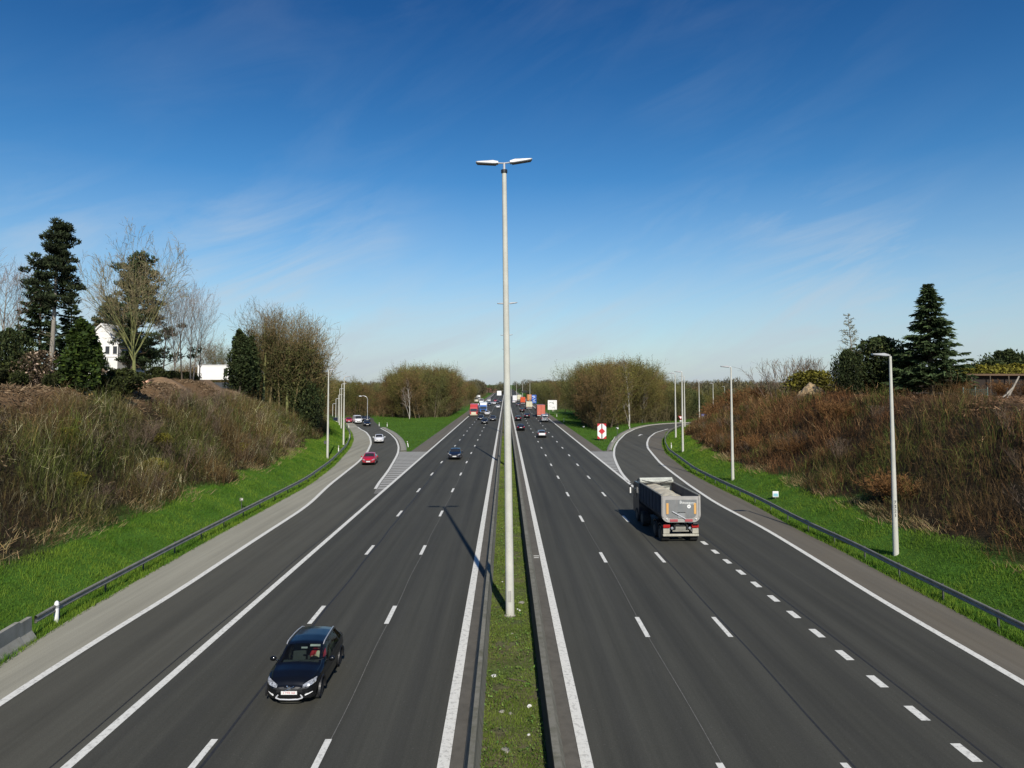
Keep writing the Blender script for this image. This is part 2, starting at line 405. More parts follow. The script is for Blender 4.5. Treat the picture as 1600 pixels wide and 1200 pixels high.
def vnoise(x, y, s, seed):              # cheap smooth value noise
    x = np.asarray(x) / s + seed * 17.3; y = np.asarray(y) / s - seed * 9.1
    xi, yi = np.floor(x), np.floor(y); fx, fy = x - xi, y - yi
    def h(a, b):
        t = np.sin(a * 127.1 + b * 311.7 + seed) * 43758.5453; return t - np.floor(t)
    fx, fy = fx * fx * (3 - 2 * fx), fy * fy * (3 - 2 * fy)
    return (h(xi, yi) * (1 - fx) + h(xi + 1, yi) * fx) * (1 - fy) + (h(xi, yi + 1) * (1 - fx) + h(xi + 1, yi + 1) * fx) * fy
HL = lambda y: np.interp(y, [0, 88, 105, 122, 150, 200, 260, 400], [10.2, 10.2, 9.6, 7.6, 3.2, 1.2, 0.4, 0])
HR = lambda y: np.interp(y, [0, 90, 121, 161, 200, 260, 400], [9.2, 9.3, 7.0, 2.6, 1.0, 0.4, 0])
def DIST(x, y):                         # signed distance outside the corridor, and side
    dl = _L2(y) - x; dr = x - _R2(y)
    return dl, dr
def H(x, y):
    x = np.asarray(x, float); y = np.asarray(y, float)
    dl, dr = DIST(x, y)
    fade = np.interp(y, [220, 330], [1, 0.0])
    def prof(d, Ht, w1, w2):
        s = np.minimum(1.5, Ht)
        return s * sstep(d / w1) * 0.999 + np.maximum(Ht - s, 0) * sstep((d - w1 * 0.8) / w2)
    hl = prof(dl, HL(y), 4.4, 13.0); hr = prof(dr * np.interp(y, [150, 190], [1, 0.55]), HR(y), 3.6, 13.0)
    n = (vnoise(x, y, 3.0, 1) - 0.5) * 0.5 + (vnoise(x, y, 9.0, 2) - 0.5) * 1.0
    k = np.clip((np.maximum(dl, dr) - 4.5) / 5, 0, 1)
    heap = 0.7 * np.exp(-((x + 40.5) / 5) ** 2 - ((y - 88) / 8) ** 2) + 0.5 * np.exp(-((x + 47) / 5) ** 2 - ((y - 83) / 5) ** 2)
    h = (hl + hr) * np.where(y > 220, fade, 1) + n * k * np.where(y > 300, 0.2, 1) * 0.6 + heap
    return h
def HZ(x, y): return float(H(np.array([x]), np.array([y]))[0])
def spot(px, py):                       # march the pixel's ray to the ground
    a, c = ray(px, py); Y = 15.0
    while Y < 1500:
        if HC + c * Y <= HZ(a * Y, Y): break
        Y += 0.25 if Y < 300 else 1
    return a * Y, Y, HZ(a * Y, Y)

# ------------------------------------------------------------------ ground: one sheet to the horizon
def axis_(lo, hi, step, far):
    c = list(np.arange(lo, hi + 0.01, step)); d = step
    a = []; v = lo
    while v > -far[0]: d *= 1.3; v -= d; a.append(v)
    b = []; v = hi; d = step
    while v < far[1]: d *= 1.3; v += d; b.append(v)
    return np.array(a[::-1] + c + b)
gx = axis_(-92, 92, 1.0, (5000, 5000)); gy = axis_(8, 215, 1.0, (60, 6000))
XX, YY = np.meshgrid(gx, gy); ZZ = H(XX, YY)
dl, dr = DIST(XX, YY); out = np.maximum(dl, dr)
ZZ = np.where(out < 0.3, ZZ - 0.06, ZZ)
V = np.stack([XX, YY, ZZ], -1).reshape(-1, 3)
nx, ny = len(gx), len(gy)
ii, jj = np.meshgrid(np.arange(nx - 1), np.arange(ny - 1)); a = (jj * nx + ii).ravel()
Q = np.stack([a, a + 1, a + nx + 1, a + nx], -1)
nz = vnoise(XX, YY, 4, 5) * 2 - 1 + (vnoise(XX, YY, 1.5, 6) * 2 - 1) * 0.5
green = np.array([0.07, 0.155, 0.02]); soil = np.array([0.04, 0.03, 0.018]); bare = np.array([0.2, 0.125, 0.065]); chips = np.array([0.19, 0.115, 0.06])
e = out + nz * 0.9
left = (dl > dr)[..., None]
t1 = sstep((e - np.where(dl > dr, 4.3, 3.2)) / 1.2)[..., None]; t2 = sstep((e - np.where(dl > dr, 12.0, 14.0)) / 2.0)[..., None]
Cc = green * (1 - t1) + soil * t1
Cc = Cc * (1 - t2) + np.where(left, bare, chips) * t2
far_ = sstep((YY - 150) / 60)[..., None]
Cc = Cc * (1 - far_) + (np.array([0.06, 0.095, 0.025]) * (1 - 0.5 * t1) + 0.02 * t1) * far_
isl = ((out < 0) & (YY > 100))[..., None]
Cc = np.where(isl, green * (0.95 + 0.12 * nz[..., None]), Cc)
m, nt, b, _ = new_mat('ground_cover')
at = N(nt, 'ShaderNodeVertexColor', layer_name='col'); v = nt.nodes.new('ShaderNodeTexCoord').outputs['Object']
f1 = noise(nt, 6, 6, 0.75, v); f2 = noise(nt, 0.6, 5, 0.6, v)
c1 = mixc(nt, 0.85, at.outputs[0], ramp(nt, f1, 0.25, 0.78, (0.35, 0.35, 0.35), (1.6, 1.6, 1.6)), 'MULTIPLY')
c1 = mixc(nt, 0.6, c1, ramp(nt, f2, 0.3, 0.7, (0.65, 0.6, 0.55), (1.25, 1.3, 1.35)), 'MULTIPLY')
nt.links.new(c1, b.inputs['Base Color']); b.inputs['Roughness'].default_value = 0.95; b.inputs['Specular IOR Level'].default_value = 0.1
bump(nt, b, f1, 0.9, 0.12)
M['ground'] = m
tag(link('ground', np_mesh('ground', V, Q, None, Cc.reshape(-1, 3), True), None, [m]), kind='structure')

# ------------------------------------------------------------------ sheets
def strip(name, fa, fb, y0, y1, z, mat, step=1.0, kind='structure'):
    y = np.arange(y0, y1 + 1e-6, step); n = len(y)
    xa = np.broadcast_to(fa(y), y.shape).astype(float); xb = np.broadcast_to(fb(y), y.shape).astype(float)
    k = 5; t = np.linspace(0, 1, k)
    X = xa[:, None] * (1 - t) + xb[:, None] * t; Y = np.repeat(y[:, None], k, 1)
    V = np.stack([X, Y, np.full_like(X, z)], -1).reshape(-1, 3)
    i, j = np.meshgrid(np.arange(k - 1), np.arange(n - 1)); a = (j * k + i).ravel()
    return tag(link(name, np_mesh(name, V, np.stack([a, a + 1, a + k + 1, a + k], -1)), None, [mat]), kind=kind)
C = lambda v: (lambda y: np.full(np.shape(y), float(v)))
strip('hard_shoulder', OL, lambda y: WL(y) + 0.4, 6, 216, 0.0, M['shoulder_l'])
strip('slip_road', lambda y: WL(y), lambda y: WR(y) + 0.3, 6, 219, 0.004, M['ramp'])
strip('carriageway', lambda y: np.where(y < 108, XM - 0.1, XM - 0.05), C(-1.55), 6, 1400, 0.008, M['main'], 2.0)
strip('hard_shoulder', C(-14.9), C(XM + 0.1), 110, 1400, 0.002, M['shoulder_r'], 2.0)
strip('gore', lambda y: WR(y), C(XM), 68, 110, 0.006, M['gore'])
strip('gutter', C(-1.56), C(-1.05), 6, 1400, 0.004, M['gutter'], 4.0)
strip('gutter', C(1.4), C(2.1), 6, 1400, 0.004, M['gutter'], 4.0)
strip('carriageway', C(2.09), C(XRM + 0.1), 6, 1400, 0.008, M['main'], 2.0)
strip('slip_road', C(XRM), lambda y: RE(y), 6, 74, 0.006, M['main'])
strip('slip_road', lambda y: RL(y), lambda y: RE(y) + 0.1, 74, 208, 0.004, M['ramp'], 0.5)
strip('hard_shoulder', lambda y: RE(y), OR, 6, 205, 0.001, M['shoulder_r'], 0.5)
strip('gore', C(XRM), lambda y: RL(y), 74, 111, 0.006, M['gore'])
strip('hard_shoulder', C(XRM), C(15.4), 111, 1400, 0.002, M['shoulder_r'], 2.0)
strip('central_reservation', C(-0.78), C(1.3), 6, 1400, 0.03, M['ground'], 1.0)
me = bpy.data.objects['central_reservation'].data
a = me.color_attributes.new('col', 'FLOAT_COLOR', 'POINT'); co = np.zeros(len(me.vertices) * 3, np.float32); me.vertices.foreach_get('co', co); co = co.reshape(-1, 3)
nn = vnoise(co[:, 0], co[:, 1], 1.2, 8)
c4 = np.ones((len(co), 4), np.float32); c4[:, :3] = np.array([0.09, 0.13, 0.035]) * nn[:, None] + np.array([0.16, 0.13, 0.08]) * (1 - nn[:, None]); a.data.foreach_set('color', c4.ravel())

# ------------------------------------------------------------------ painted lines
class Paint:
    def __init__(s): s.V = []; s.Q = []
    def quad(s, p): k = len(s.V); s.V += p; s.Q.append((k, k + 1, k + 2, k + 3))
    def line(s, f, y0, y1, w, z, step=1.0):
        y = np.arange(y0, y1 + 1e-6, step); x = np.broadcast_to(f(y), y.shape)
        dx = np.gradient(x, y); nrm = np.sqrt(1 + dx * dx)
        ox, oy = w / 2 / nrm, -w / 2 * dx / nrm
        for i in range(len(y) - 1):
            s.quad([(x[i] - ox[i], y[i] - oy[i], z), (x[i] + ox[i], y[i] + oy[i], z), (x[i + 1] + ox[i + 1], y[i + 1] + oy[i + 1], z), (x[i + 1] - ox[i + 1], y[i + 1] - oy[i + 1], z)])
    def rect(s, x, y, w, l, z, dx=0.0):
        s.quad([(x - w / 2, y - l / 2, z), (x + w / 2, y - l / 2, z), (x + w / 2 + dx, y + l / 2, z), (x - w / 2 + dx, y + l / 2, z)])
    def done(s, name, mat): return tag(link(name, np_mesh(name, s.V, s.Q), None, [mat]), kind='structure')
P = Paint(); Z = 0.016
P.line(C(-1.73), 6, 900, 0.34, Z, 10); P.line(C(2.27), 6, 900, 0.34, Z, 10)
P.line(C(XM), 6, 900, 0.3, Z, 10)
P.line(lambda y: WL(y), 6, 172, 0.32, Z); P.line(lambda y: WR(y) - 0.1, 71, 168, 0.3, Z)
P.line(C(XRM), 72, 900, 0.3, Z, 4); P.line(lambda y: RL(y) + 0.1, 76, 206, 0.32, Z, 0.5); P.line(lambda y: RE(y), 6, 165, 0.32, Z, 0.5)
for n in range(60):
    y = 20.1 + 12.5 * (n - 1)
    for x in (-8.68, -5.28): P.rect(x, y, 0.2, 2.5, Z)
    y = 18.8 + 12.2 * (n - 0)
    for x in (5.97, 9.45): P.rect(x, y, 0.2, 2.5, Z)
for n in range(-4, 20): P.rect(13.25, 20.6 + 2.4 * n, 0.3, 1.0, Z)
def hatch(fa, fb, y0, y1, tilt):
    y = y0
    while y < y1:
        xa, xb = float(fa(y)), float(fb(y)); xb2 = float(fb(y + tilt))
        if abs(xb - xa) > 0.45:
            P.quad([(xa, y, Z - .003), (xa, y + 0.95, Z - .003), (xb, y + 0.95 + tilt * (xb - xa) / 3, Z - .003), (xb, y + tilt * (xb - xa) / 3, Z - .003)])
        y += 1.75
P.done('road_marking', M['line']); P = Paint(); Z = 0.016
hatch(lambda y: WR(y) + 0.1, lambda y: XM - 0.14, 71, 108.5, 0.35)
hatch(lambda y: XRM + 0.14, lambda y: RL(y) - 0.1, 77, 109.5, -0.5)
P.done('road_marking', M['hatch']); P = Paint()
# straight arrow on the right slip road
ax, ay = G(1000, 680)
P.quad([(ax - .9, ay - 2.2, Z), (ax - .6, ay - 2.2, Z), (ax + .5, ay + 1.0, Z), (ax + .2, ay + 1.0, Z)])
P.quad([(ax - .2, ay + .9, Z + .001), (ax + .85, ay + .7, Z + .001), (ax + .75, ay + 2.4, Z + .001), (ax + .6, ay + 2.4, Z + .001)])
# small painted tick by the right edge line
tx, ty = G(838, 869); P.rect(tx, ty, 0.34, 0.18, Z); P.rect(tx - .02, ty - .42, 0.3, 0.16, Z)
# stub across the foot of the left slip road
P.quad([(-46, 176, Z), (-36.5, 172.3, Z), (-36.4, 172.9, Z), (-46, 176.7, Z)])
P.done('road_marking', M['line'])
P = Paint(); Z = 0.0125
P.line(lambda y: -8.46 + 0.03 * np.sin(y * .7), 6, 300, 0.09, Z, 1.0)
P.line(lambda y: 13.72 + 0.04 * np.sin(y * .3) + 0.0 * y, 6, 60, 0.07, Z, 1.0)
P.line(lambda y: 9.68 + 0.03 * np.sin(y * .5), 6, 300, 0.07, Z, 1.0)
P.line(lambda y: XM - 0.48 + 0.04 * np.sin(y * .4), 6, 62, 0.05, Z, 1.0)
P.done('road_seam', M['seam'])
P = Paint()
P.line(lambda y: -5.22 + 0.03 * np.sin(y * .6), 6, 120, 0.02, Z, 1.0); P.line(lambda y: 6.02 + 0.04 * np.sin(y * .35), 6, 120, 0.02, Z, 1.0)
P.done('road_joint', M['seam_pale'])
# kerbs of the two grass islands: real steps
def kerb(f, w, y0, y1, side, label, h=0.13, step=0.5):
    y = np.arange(y0, y1, step); x = np.broadcast_to(f(y), y.shape); Vv = []; Qq = []
    dx = np.gradient(x, y); nr = np.sqrt(1 + dx * dx); ox, oy = side / nr, -side * dx / nr
    for i in range(len(y)):
        for (d, zz) in ((0.0, -0.05), (0.03, h * 0.8), (0.08, h), (w, h), (w, -0.05)): Vv.append((x[i] + ox[i] * d, y[i] + oy[i] * d, zz))
    for i in range(len(y) - 1):
        for k in range(4): Qq.append((i * 5 + k, i * 5 + k + 1, i * 5 + k + 6, i * 5 + k + 5))
    for i in (0, len(y) - 1): Qq.append((i * 5, i * 5 + 1, i * 5 + 3, i * 5 + 4))
    return tag(link('kerb', np_mesh('kerb', Vv, Qq), None, [M['kerb']]), label, kind='structure')
kerb(lambda y: WR(y) + 0.2, 1.0, 110.3, 170, 1, 'pale concrete kerb round the left grass island')
kerb(lambda y: RL(y) - 0.25, 0.8, 111, 206, -1, 'pale concrete kerb along the right slip road')

# ------------------------------------------------------------------ concrete barriers along the central reservation
def barrier(prof, y0, y1, label, joint=3.0):
    t = thing('concrete_barrier', label, 'barrier', (0, 0, 0), 0, 'concrete barriers of the central reservation')
    b = BM(); y = y0
    while y < min(y1, 140):
        b.prism(prof, 'y', y, y + joint - 0.015); y += joint
    b.prism(prof, 'y', y, y1)
    b.obj('wall', M['barrier'], t)
    return t
barrier([(-0.66, -0.05), (-0.80, 0.45), (-0.83, 0.75), (-0.98, 0.75), (-1.02, 0.4), (-1.16, 0.08), (-1.16, -0.05)], 4, 1200, 'low mossy concrete barrier on the left of the central reservation')
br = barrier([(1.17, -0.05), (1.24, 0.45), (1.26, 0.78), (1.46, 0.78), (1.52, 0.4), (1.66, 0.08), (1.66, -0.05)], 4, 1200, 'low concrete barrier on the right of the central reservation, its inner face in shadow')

b = BM(); b.prism([(1.16, 0.0), (1.165, 0.0), (1.247, .74), (1.242, .74)], 'y', 4, 1200); o = b.obj('inner_shade_sheet', M['barrier_shade'], br)  # added thin sheet: shade of the barrier's inner side put into the colour
# barrier end at the left edge of the picture
e0 = G(54, 998); e1 = (OL(14) - 0.25, 14.0)
dv = Vector((e1[0] - e0[0], e1[1] - e0[1], 0)); L_ = dv.length
t = thing('concrete_barrier', 'grey concrete barrier end beside the left hard shoulder at the picture edge', 'barrier', (e0[0] - 0.25, e0[1], 0), math.atan2(dv.y, dv.x))
b = BM(); b.prism([(-0.3, -0.05), (-0.26, 0.1), (-0.1, 0.4), (-0.08, 0.98), (0.1, 0.98), (0.12, 0.4), (0.3, 0.1), (0.34, -0.05)], 'x', 0.9, L_)
b.prism([(-0.3, -0.05), (-0.24, 0.1), (-0.1, 0.34), (-0.08, 0.9), (0.1, 0.9), (0.12, 0.34), (0.3, 0.08), (0.34, -0.05)], 'x', 0.0, 0.89)
b.obj('wall', M['barrier'], t)
bpy.data.objects[t.name].children[0].data.materials[0] = concrete('barrier_pale', (0.34, 0.33, 0.28), (0.12, 0.12, 0.07), 0.5, 0.8)

# ------------------------------------------------------------------ guard rails
def resample(pts, step):
    pts = np.asarray(pts); s = np.concatenate([[0], np.cumsum(np.linalg.norm(np.diff(pts, axis=0), axis=1))])
    t = np.arange(0, s[-1], step); return np.stack([np.interp(t, s, pts[:, k]) for k in range(2)], -1)
pm = BM().box((0, 0, 0.3), (0.06, 0.1, 0.9)).mesh('post'); pm.materials.append(M['steel_dark'])
def guard_rail(f, y0, y1, off, side, label):
    y = np.arange(y0, y1, 0.5); pts = resample(np.stack([f(y) + off, y], -1), 1.0)
    t = thing('guard_rail', label, 'guard rail', (pts[0][0], pts[0][1], 0))
    d = np.gradient(pts, axis=0); d /= np.linalg.norm(d, axis=1)[:, None]; nrm = np.stack([d[:, 1], -d[:, 0]], -1) * side   # towards the road
    prof = [(-0.0, 0.74), (0.035, 0.745), (0.085, 0.71), (0.085, 0.64), (0.02, 0.6), (0.02, 0.55), (0.085, 0.51), (0.085, 0.45), (0.0, 0.41), (-0.02, 0.5), (-0.02, 0.65)]
    k = len(prof); Vv = []; Qq = []
    for i in range(len(pts)):
        for (u, zz) in prof: Vv.append((pts[i][0] + nrm[i][0] * u - pts[0][0], pts[i][1] + nrm[i][1] * u - pts[0][1], zz))
    for i in range(len(pts) - 1):
        for j in range(k): Qq.append((i * k + j, i * k + (j + 1) % k, (i + 1) * k + (j + 1) % k, (i + 1) * k + j))
    link('rail', np_mesh('rail', Vv, Qq), t, [M['steel']])
    for i in range(2, len(pts), 4):
        o = link('post', pm, t); o.location = (pts[i][0] - pts[0][0] - nrm[i][0] * 0.08, pts[i][1] - pts[0][1] - nrm[i][1] * 0.08, 0); o.rotation_euler = (0, 0, math.atan2(nrm[i][1], nrm[i][0]))
    return t
guard_rail(lambda y: OL(y), e0[1] + 0.6, 172, -0.55, 1, 'galvanised steel guard rail along the left hard shoulder')
guard_rail(lambda y: OR(y), 17, 186, 0.5, -1, 'galvanised steel guard rail along the right hard shoulder')

M['pole_door'] = concrete('pole_door', (0.42, 0.41, 0.37), amt=.3)
# ------------------------------------------------------------------ lamp posts
def lamp_head(parent, x, z, yaw, tilt, L=1.05, w=0.34, arm=0.28):
    """flat luminaire reaching along local +x from the pole top"""
    h = BM()
    prof = [(arm, -0.05), (arm, 0.06), (arm + 0.25, 0.11), (arm + L, 0.03), (arm + L, -0.02), (arm + 0.3, -0.06)]
    ys = [(-w / 2, 0.75), (-w / 2 * 0.8, 1.0), (w / 2 * 0.8, 1.0), (w / 2, 0.75)]
    rings = []
    for (yy, s) in ys: rings.append([h.b.verts.new((arm + (p[0] - arm) * (0.94 if s < 1 else 1), yy, p[1] * s)) for p in prof])
    n = len(prof)
    for A, B in zip(rings[:-1], rings[1:]):
        for k in range(n): h.b.faces.new((A[k], A[(k + 1) % n], B[(k + 1) % n], B[k]))
    h.b.faces.new(rings[0]); h.b.faces.new(rings[-1][::-1])
    h.tube((0, 0, 0), (arm + 0.05, 0, 0), 0.035, 0.035, 8)
    o = h.obj('lamp_head', M['lamp_grey'], parent); o.location = (x, 0, z); o.rotation_euler = (0, -tilt, yaw)
    g = BM().box((arm + L * 0.52, 0, -0.075), (L * 0.86, w * 0.96, 0.04)).obj('lens', M['lamp_dark'], o)
    g.rotation_euler = (0, R(-1.5), 0)
    return o
def twin_lamp(loc, lean, label, Hh=20.6):
    t = thing('street_lamp', label, 'street lamp', loc, 0, 'twin lamp posts along the central reservation')
    t.rotation_euler = (0, lean, 0)
    pl = BM().lathe([(-0.3, 0.2), (0, 0.2), (3, 0.188), (Hh, 0.105)], 'z', n=14).obj('pole', M['pole'], t, True)
    BM().lathe([(Hh - 0.05, 0.105), (Hh - 0.04, 0.15), (Hh + 0.1, 0.15), (Hh + 0.11, 0.1)], 'z', n=14).obj('collar', M['black'], t)
    BM().box((0.0, -0.192, 0.95), (0.13, 0.02, 0.5), None, 0.006).obj('door_hatch', M['pole_door'], t)
    BM().lathe([(-0.05, 0.27), (0.05, 0.26), (0.07, 0.2)], 'z', n=14).obj('footing', M['kerb'], t)
    BM().tube((0, 0, Hh + 0.1), (0, 0, Hh + 0.45), 0.06, 0.05).obj('bracket', M['lamp_grey'], t)
    lamp_head(t, 0.0, Hh + 0.42, 0, R(7)); lamp_head(t, 0.0, Hh + 0.42, R(180), R(2))
    return t
px_, py_ = G(797, 963)
l1 = twin_lamp((px_, py_, 0.0), R(-0.75), 'tall white twin-headed lamp post in the central reservation, nearest the camera')
for k, y in enumerate((90.0, 149.0, 208.0, 267.0, 326.0, 385.0)):
    dup(l1, (0.22 - 0.002 * k, y, 0), 0, ['second', 'third', 'fourth', 'fifth', 'sixth', 'seventh'][k] + ' twin-headed lamp post of the central reservation, hidden behind the nearest')
def side_lamp(loc, yaw, label, group, Hh=11.9):
    t = thing('street_lamp', label, 'street lamp', loc, yaw, group)
    BM().lathe([(-0.5, 0.165), (0, 0.165), (Hh, 0.075)], 'z', n=12).obj('pole', M['pole'], t, True)
    lamp_head(t, 0, Hh + 0.05, 0, R(4), 0.95, 0.3, 0.16)
    return t
gR, gL = 'single lamp posts on the right verge', 'single lamp posts on the left verge'
x, y, z = spot(1400, 870); sl = side_lamp((x, y, z), R(180), 'white single-headed lamp post on the right grass verge, nearest the camera', gR)
text_mesh('painted_number', '7\n2\n2\n1', 0.26, M['steel_dark'], sl, (0.03, 0.163, 2.75), (R(90), 0, R(180)))
RLAB = ['second white lamp post on the right verge, beside the rail behind the dump truck', 'third white lamp post on the right verge, in front of another post', 'white lamp post on the right verge close left of the third post']
for (p, q), lab in zip([(1145, 750), (1067, 706), (1056, 684)], RLAB):
    x, y, z = spot(p, q); r = dup(sl, (x, y, z), R(180), lab)
for ch in [c for o in bpy.data.objects if o.name.startswith('street_lamp.') for c in o.children if c.name.startswith('painted_number.')]: bpy.data.objects.remove(ch)
FR = [(1069, 150, 588, 'slim lamp post almost hidden behind the third post of the right verge'), (1092, 186, 594, 'lamp post left of the blue sign at the bend of the right slip road'), (1098, 255, 612, 'short-looking far lamp post directly above the blue sign'),
      (1114, 215, 599, 'far lamp post rising behind the rusty bushes right of the blue sign'), (1132, 262, 604, 'far lamp post in front of the small white house'), (1147, 300, 609, 'far lamp post just right of the second right verge lamp post'), (1176, 330, 611, 'farthest lamp post showing above the right embankment bushes')]
def far_lamp(px, Y, top, lab, yaw, grp):
    X, zt = AT(px, Y, top)
    r = dup(sl, (X, Y, zt - 11.95), yaw, lab, grp)
    for ch in list(r.children):
        if ch.name.startswith('painted_number'): bpy.data.objects.remove(ch)
for px, Y, top, lab in FR: far_lamp(px, Y, top, lab, R(180), gR)
FL = [(513.5, 98.5, 578, 'white lamp post on the left verge, nearest the camera'), (538, 121, 589, 'second white lamp post on the left verge, beside the bend of the guard rail'),
      (534, 163, 600, 'third lamp post on the left verge, close behind the second'), (531, 176, 607.5, 'fourth lamp post on the left verge in the tight row'), (529, 186, 617, 'fifth lamp post on the left verge in the tight row'), (525, 196, 623, 'sixth lamp post on the left verge, left of the tight row'), (520, 220, 631, 'farthest lamp post on the left verge, leftmost of the row')]
for px, Y, top, lab in FL: far_lamp(px, Y, top, lab, 0.0, gL)
FC = [(799, 600, 597, 'far lamp post right beside the nearest lamp pole'), (807, 520, 597, 'far lamp post behind the white lorries'), (816.5, 450, 598.5, 'far lamp post above the orange lorry'), (828, 400, 597, 'far lamp post above the gantry by the blue sign')]
for px, Y, top, lab in FC: far_lamp(px, Y, top, lab, 0.0, 'far lamp posts along the motorway')
# curved-arm lamp by the junction on the left
x, y = G(574, 659)
t = thing('street_lamp', 'slim grey lamp post with a curved arm by the left junction', 'street lamp', (x, y, 0))
b = BM(); b.tube((0, 0, -.3), (0, 0, 6.2), 0.09, 0.07)
arc = [(-1.3 + 1.3 * math.cos(a), 0, 6.2 + 1.1 * math.sin(a)) for a in np.linspace(0, 1.9, 8)]
b.path(arc, 0.055); b.obj('pole', M['lamp_grey'], t)
BM().ball((arc[-1][0] - 0.35, 0, arc[-1][2] - 0.06), (0.45, 0.16, 0.12)).obj('lamp_head', M['white'], t)
# ------------------------------------------------------------------ vegetation geometry
def unit(v): return v / np.maximum(np.linalg.norm(v, axis=-1, keepdims=True), 1e-9)
def grow_tree(seed, prm):
    """branching skeleton -> arrays of segments (p0,p1,r0,r1,level)"""
    g = np.random.default_rng(seed); out = []
    def grow(p, d, L, r, lev):
        n = prm['n'][lev]; pts = [p]; rs = [r]
        for i in range(n):
            d = d + g.normal(0, prm['wob'][lev], 3); d[2] += prm['up'][lev]; d = d / np.linalg.norm(d)
            p = p + d * (L / n); r2 = r * (1 - (i + 1) / n * prm['tap'][lev]); pts.append(p); rs.append(r2)
            out.append((pts[-2], p, rs[-2], r2, lev))
        if lev + 1 >= len(prm['n']): return
        k = prm['k'][lev]; az = g.uniform(0, 6.28)
        for c in range(k):
            t = prm['t0'][lev] + (1 - prm['t0'][lev]) * (c + g.uniform(0.1, 0.9)) / k
            f = t * n; i = min(int(f), n - 1); q = pts[i] + (pts[i + 1] - pts[i]) * (f - i); ax = unit(pts[i + 1] - pts[i])
            az += 2.4 + g.normal(0, 0.3); a = prm['ang'][lev] * g.uniform(0.75, 1.25) * (1 - prm.get('close', 0.25) * t)
            ref = np.array([0.0, 0, 1]) if abs(ax[2]) < 0.9 else np.array([1.0, 0, 0])
            u = unit(np.cross(ax, ref)); v = np.cross(ax, u)
            dd = ax * math.cos(a) + (u * math.cos(az) + v * math.sin(az)) * math.sin(a)
            l = prm['len'][lev] * g.uniform(0.7, 1.2) * prm['shape'](t) if lev == 0 else L * prm['len'][lev] * g.uniform(0.6, 1.15)
            rr = rs[i] * prm['rr'][lev]
            grow(q, dd, l, max(rr, prm['rmin']), lev + 1)
    for (p, d, L, r) in prm['stems']: grow(np.array(p, float), unit(np.array(d, float)), L, r, 0)
    return (np.array([o[0] for o in out]), np.array([o[1] for o in out]), np.array([o[2] for o in out]), np.array([o[3] for o in out]), np.array([o[4] for o in out]))
def prisms(P0, P1, R0, R1, sides, off=0):
    d = unit(P1 - P0); ref = np.where(np.abs(d[:, 2:3]) < 0.9, [[0, 0, 1.0]], [[1.0, 0, 0]])
    u = unit(np.cross(d, ref)); v = np.cross(d, u); n = len(P0)
    a = np.arange(sides) * 2 * np.pi / sides
    ring = u[:, None] * np.cos(a)[None, :, None] + v[:, None] * np.sin(a)[None, :, None]
    A = P0[:, None] + ring * R0[:, None, None]; B = P1[:, None] + ring * R1[:, None, None]
    V = np.concatenate([A, B], 1).reshape(-1, 3)
    base = (np.arange(n) * 2 * sides)[:, None]; k = np.arange(sides); k2 = (k + 1) % sides
    Q = np.stack([base + k, base + k2, base + sides + k2, base + sides + k], -1).reshape(-1, 4) + off
    return V, Q
def ribbons(P0, P1, W0, W1, g, off=0):
    d = unit(P1 - P0); s = unit(np.cross(d, g.normal(0, 1, P0.shape)))
    V = np.stack([P0 - s * W0[:, None], P0 + s * W0[:, None], P1 + s * W1[:, None], P1 - s * W1[:, None]], 1).reshape(-1, 3)
    return V, (np.arange(len(P0)) * 4)[:, None] + np.arange(4) + off
def quads_at(Pc, size, g, flat=0.0, aspect=1.6):
    """randomly turned little leaf quads"""
    n = len(Pc); a = g.normal(0, 1, (n, 3)); a[:, 2] *= (1 - flat); a = unit(a)
    b = unit(np.cross(a, g.normal(0, 1, (n, 3)) + np.array([0, 0, flat * 3])))
    s = size * g.uniform(0.6, 1.3, n)[:, None]
    V = np.stack([Pc - a * s * aspect * .5, Pc + b * s * .38, Pc + a * s * aspect * .5, Pc - b * s * .38], 1).reshape(-1, 3)
    return V, (np.arange(n) * 4)[:, None] + np.arange(4)
class Acc:
    def __init__(s): s.V = []; s.Q = []; s.C = []; s.n = 0
    def add(s, V, Q, col):
        s.V.append(V); s.Q.append(Q + s.n); s.C.append(np.broadcast_to(col, (len(V), 3)) if np.ndim(col) < 2 else col); s.n += len(V)
    def mesh(s, name): return np_mesh(name, np.concatenate(s.V), np.concatenate(s.Q), None, np.concatenate(s.C))
    def arrays(s): return np.concatenate(s.V), np.concatenate(s.Q), np.concatenate(s.C)
def jit(c, n, g, a=0.25, rep=4):
    k = g.uniform(1 - a, 1 + a, (n, 1)) * (1 + g.normal(0, a * 0.2, (n, 3)))
    return np.repeat(np.clip(np.array(c) * k, 0.002, 1), rep, 0)
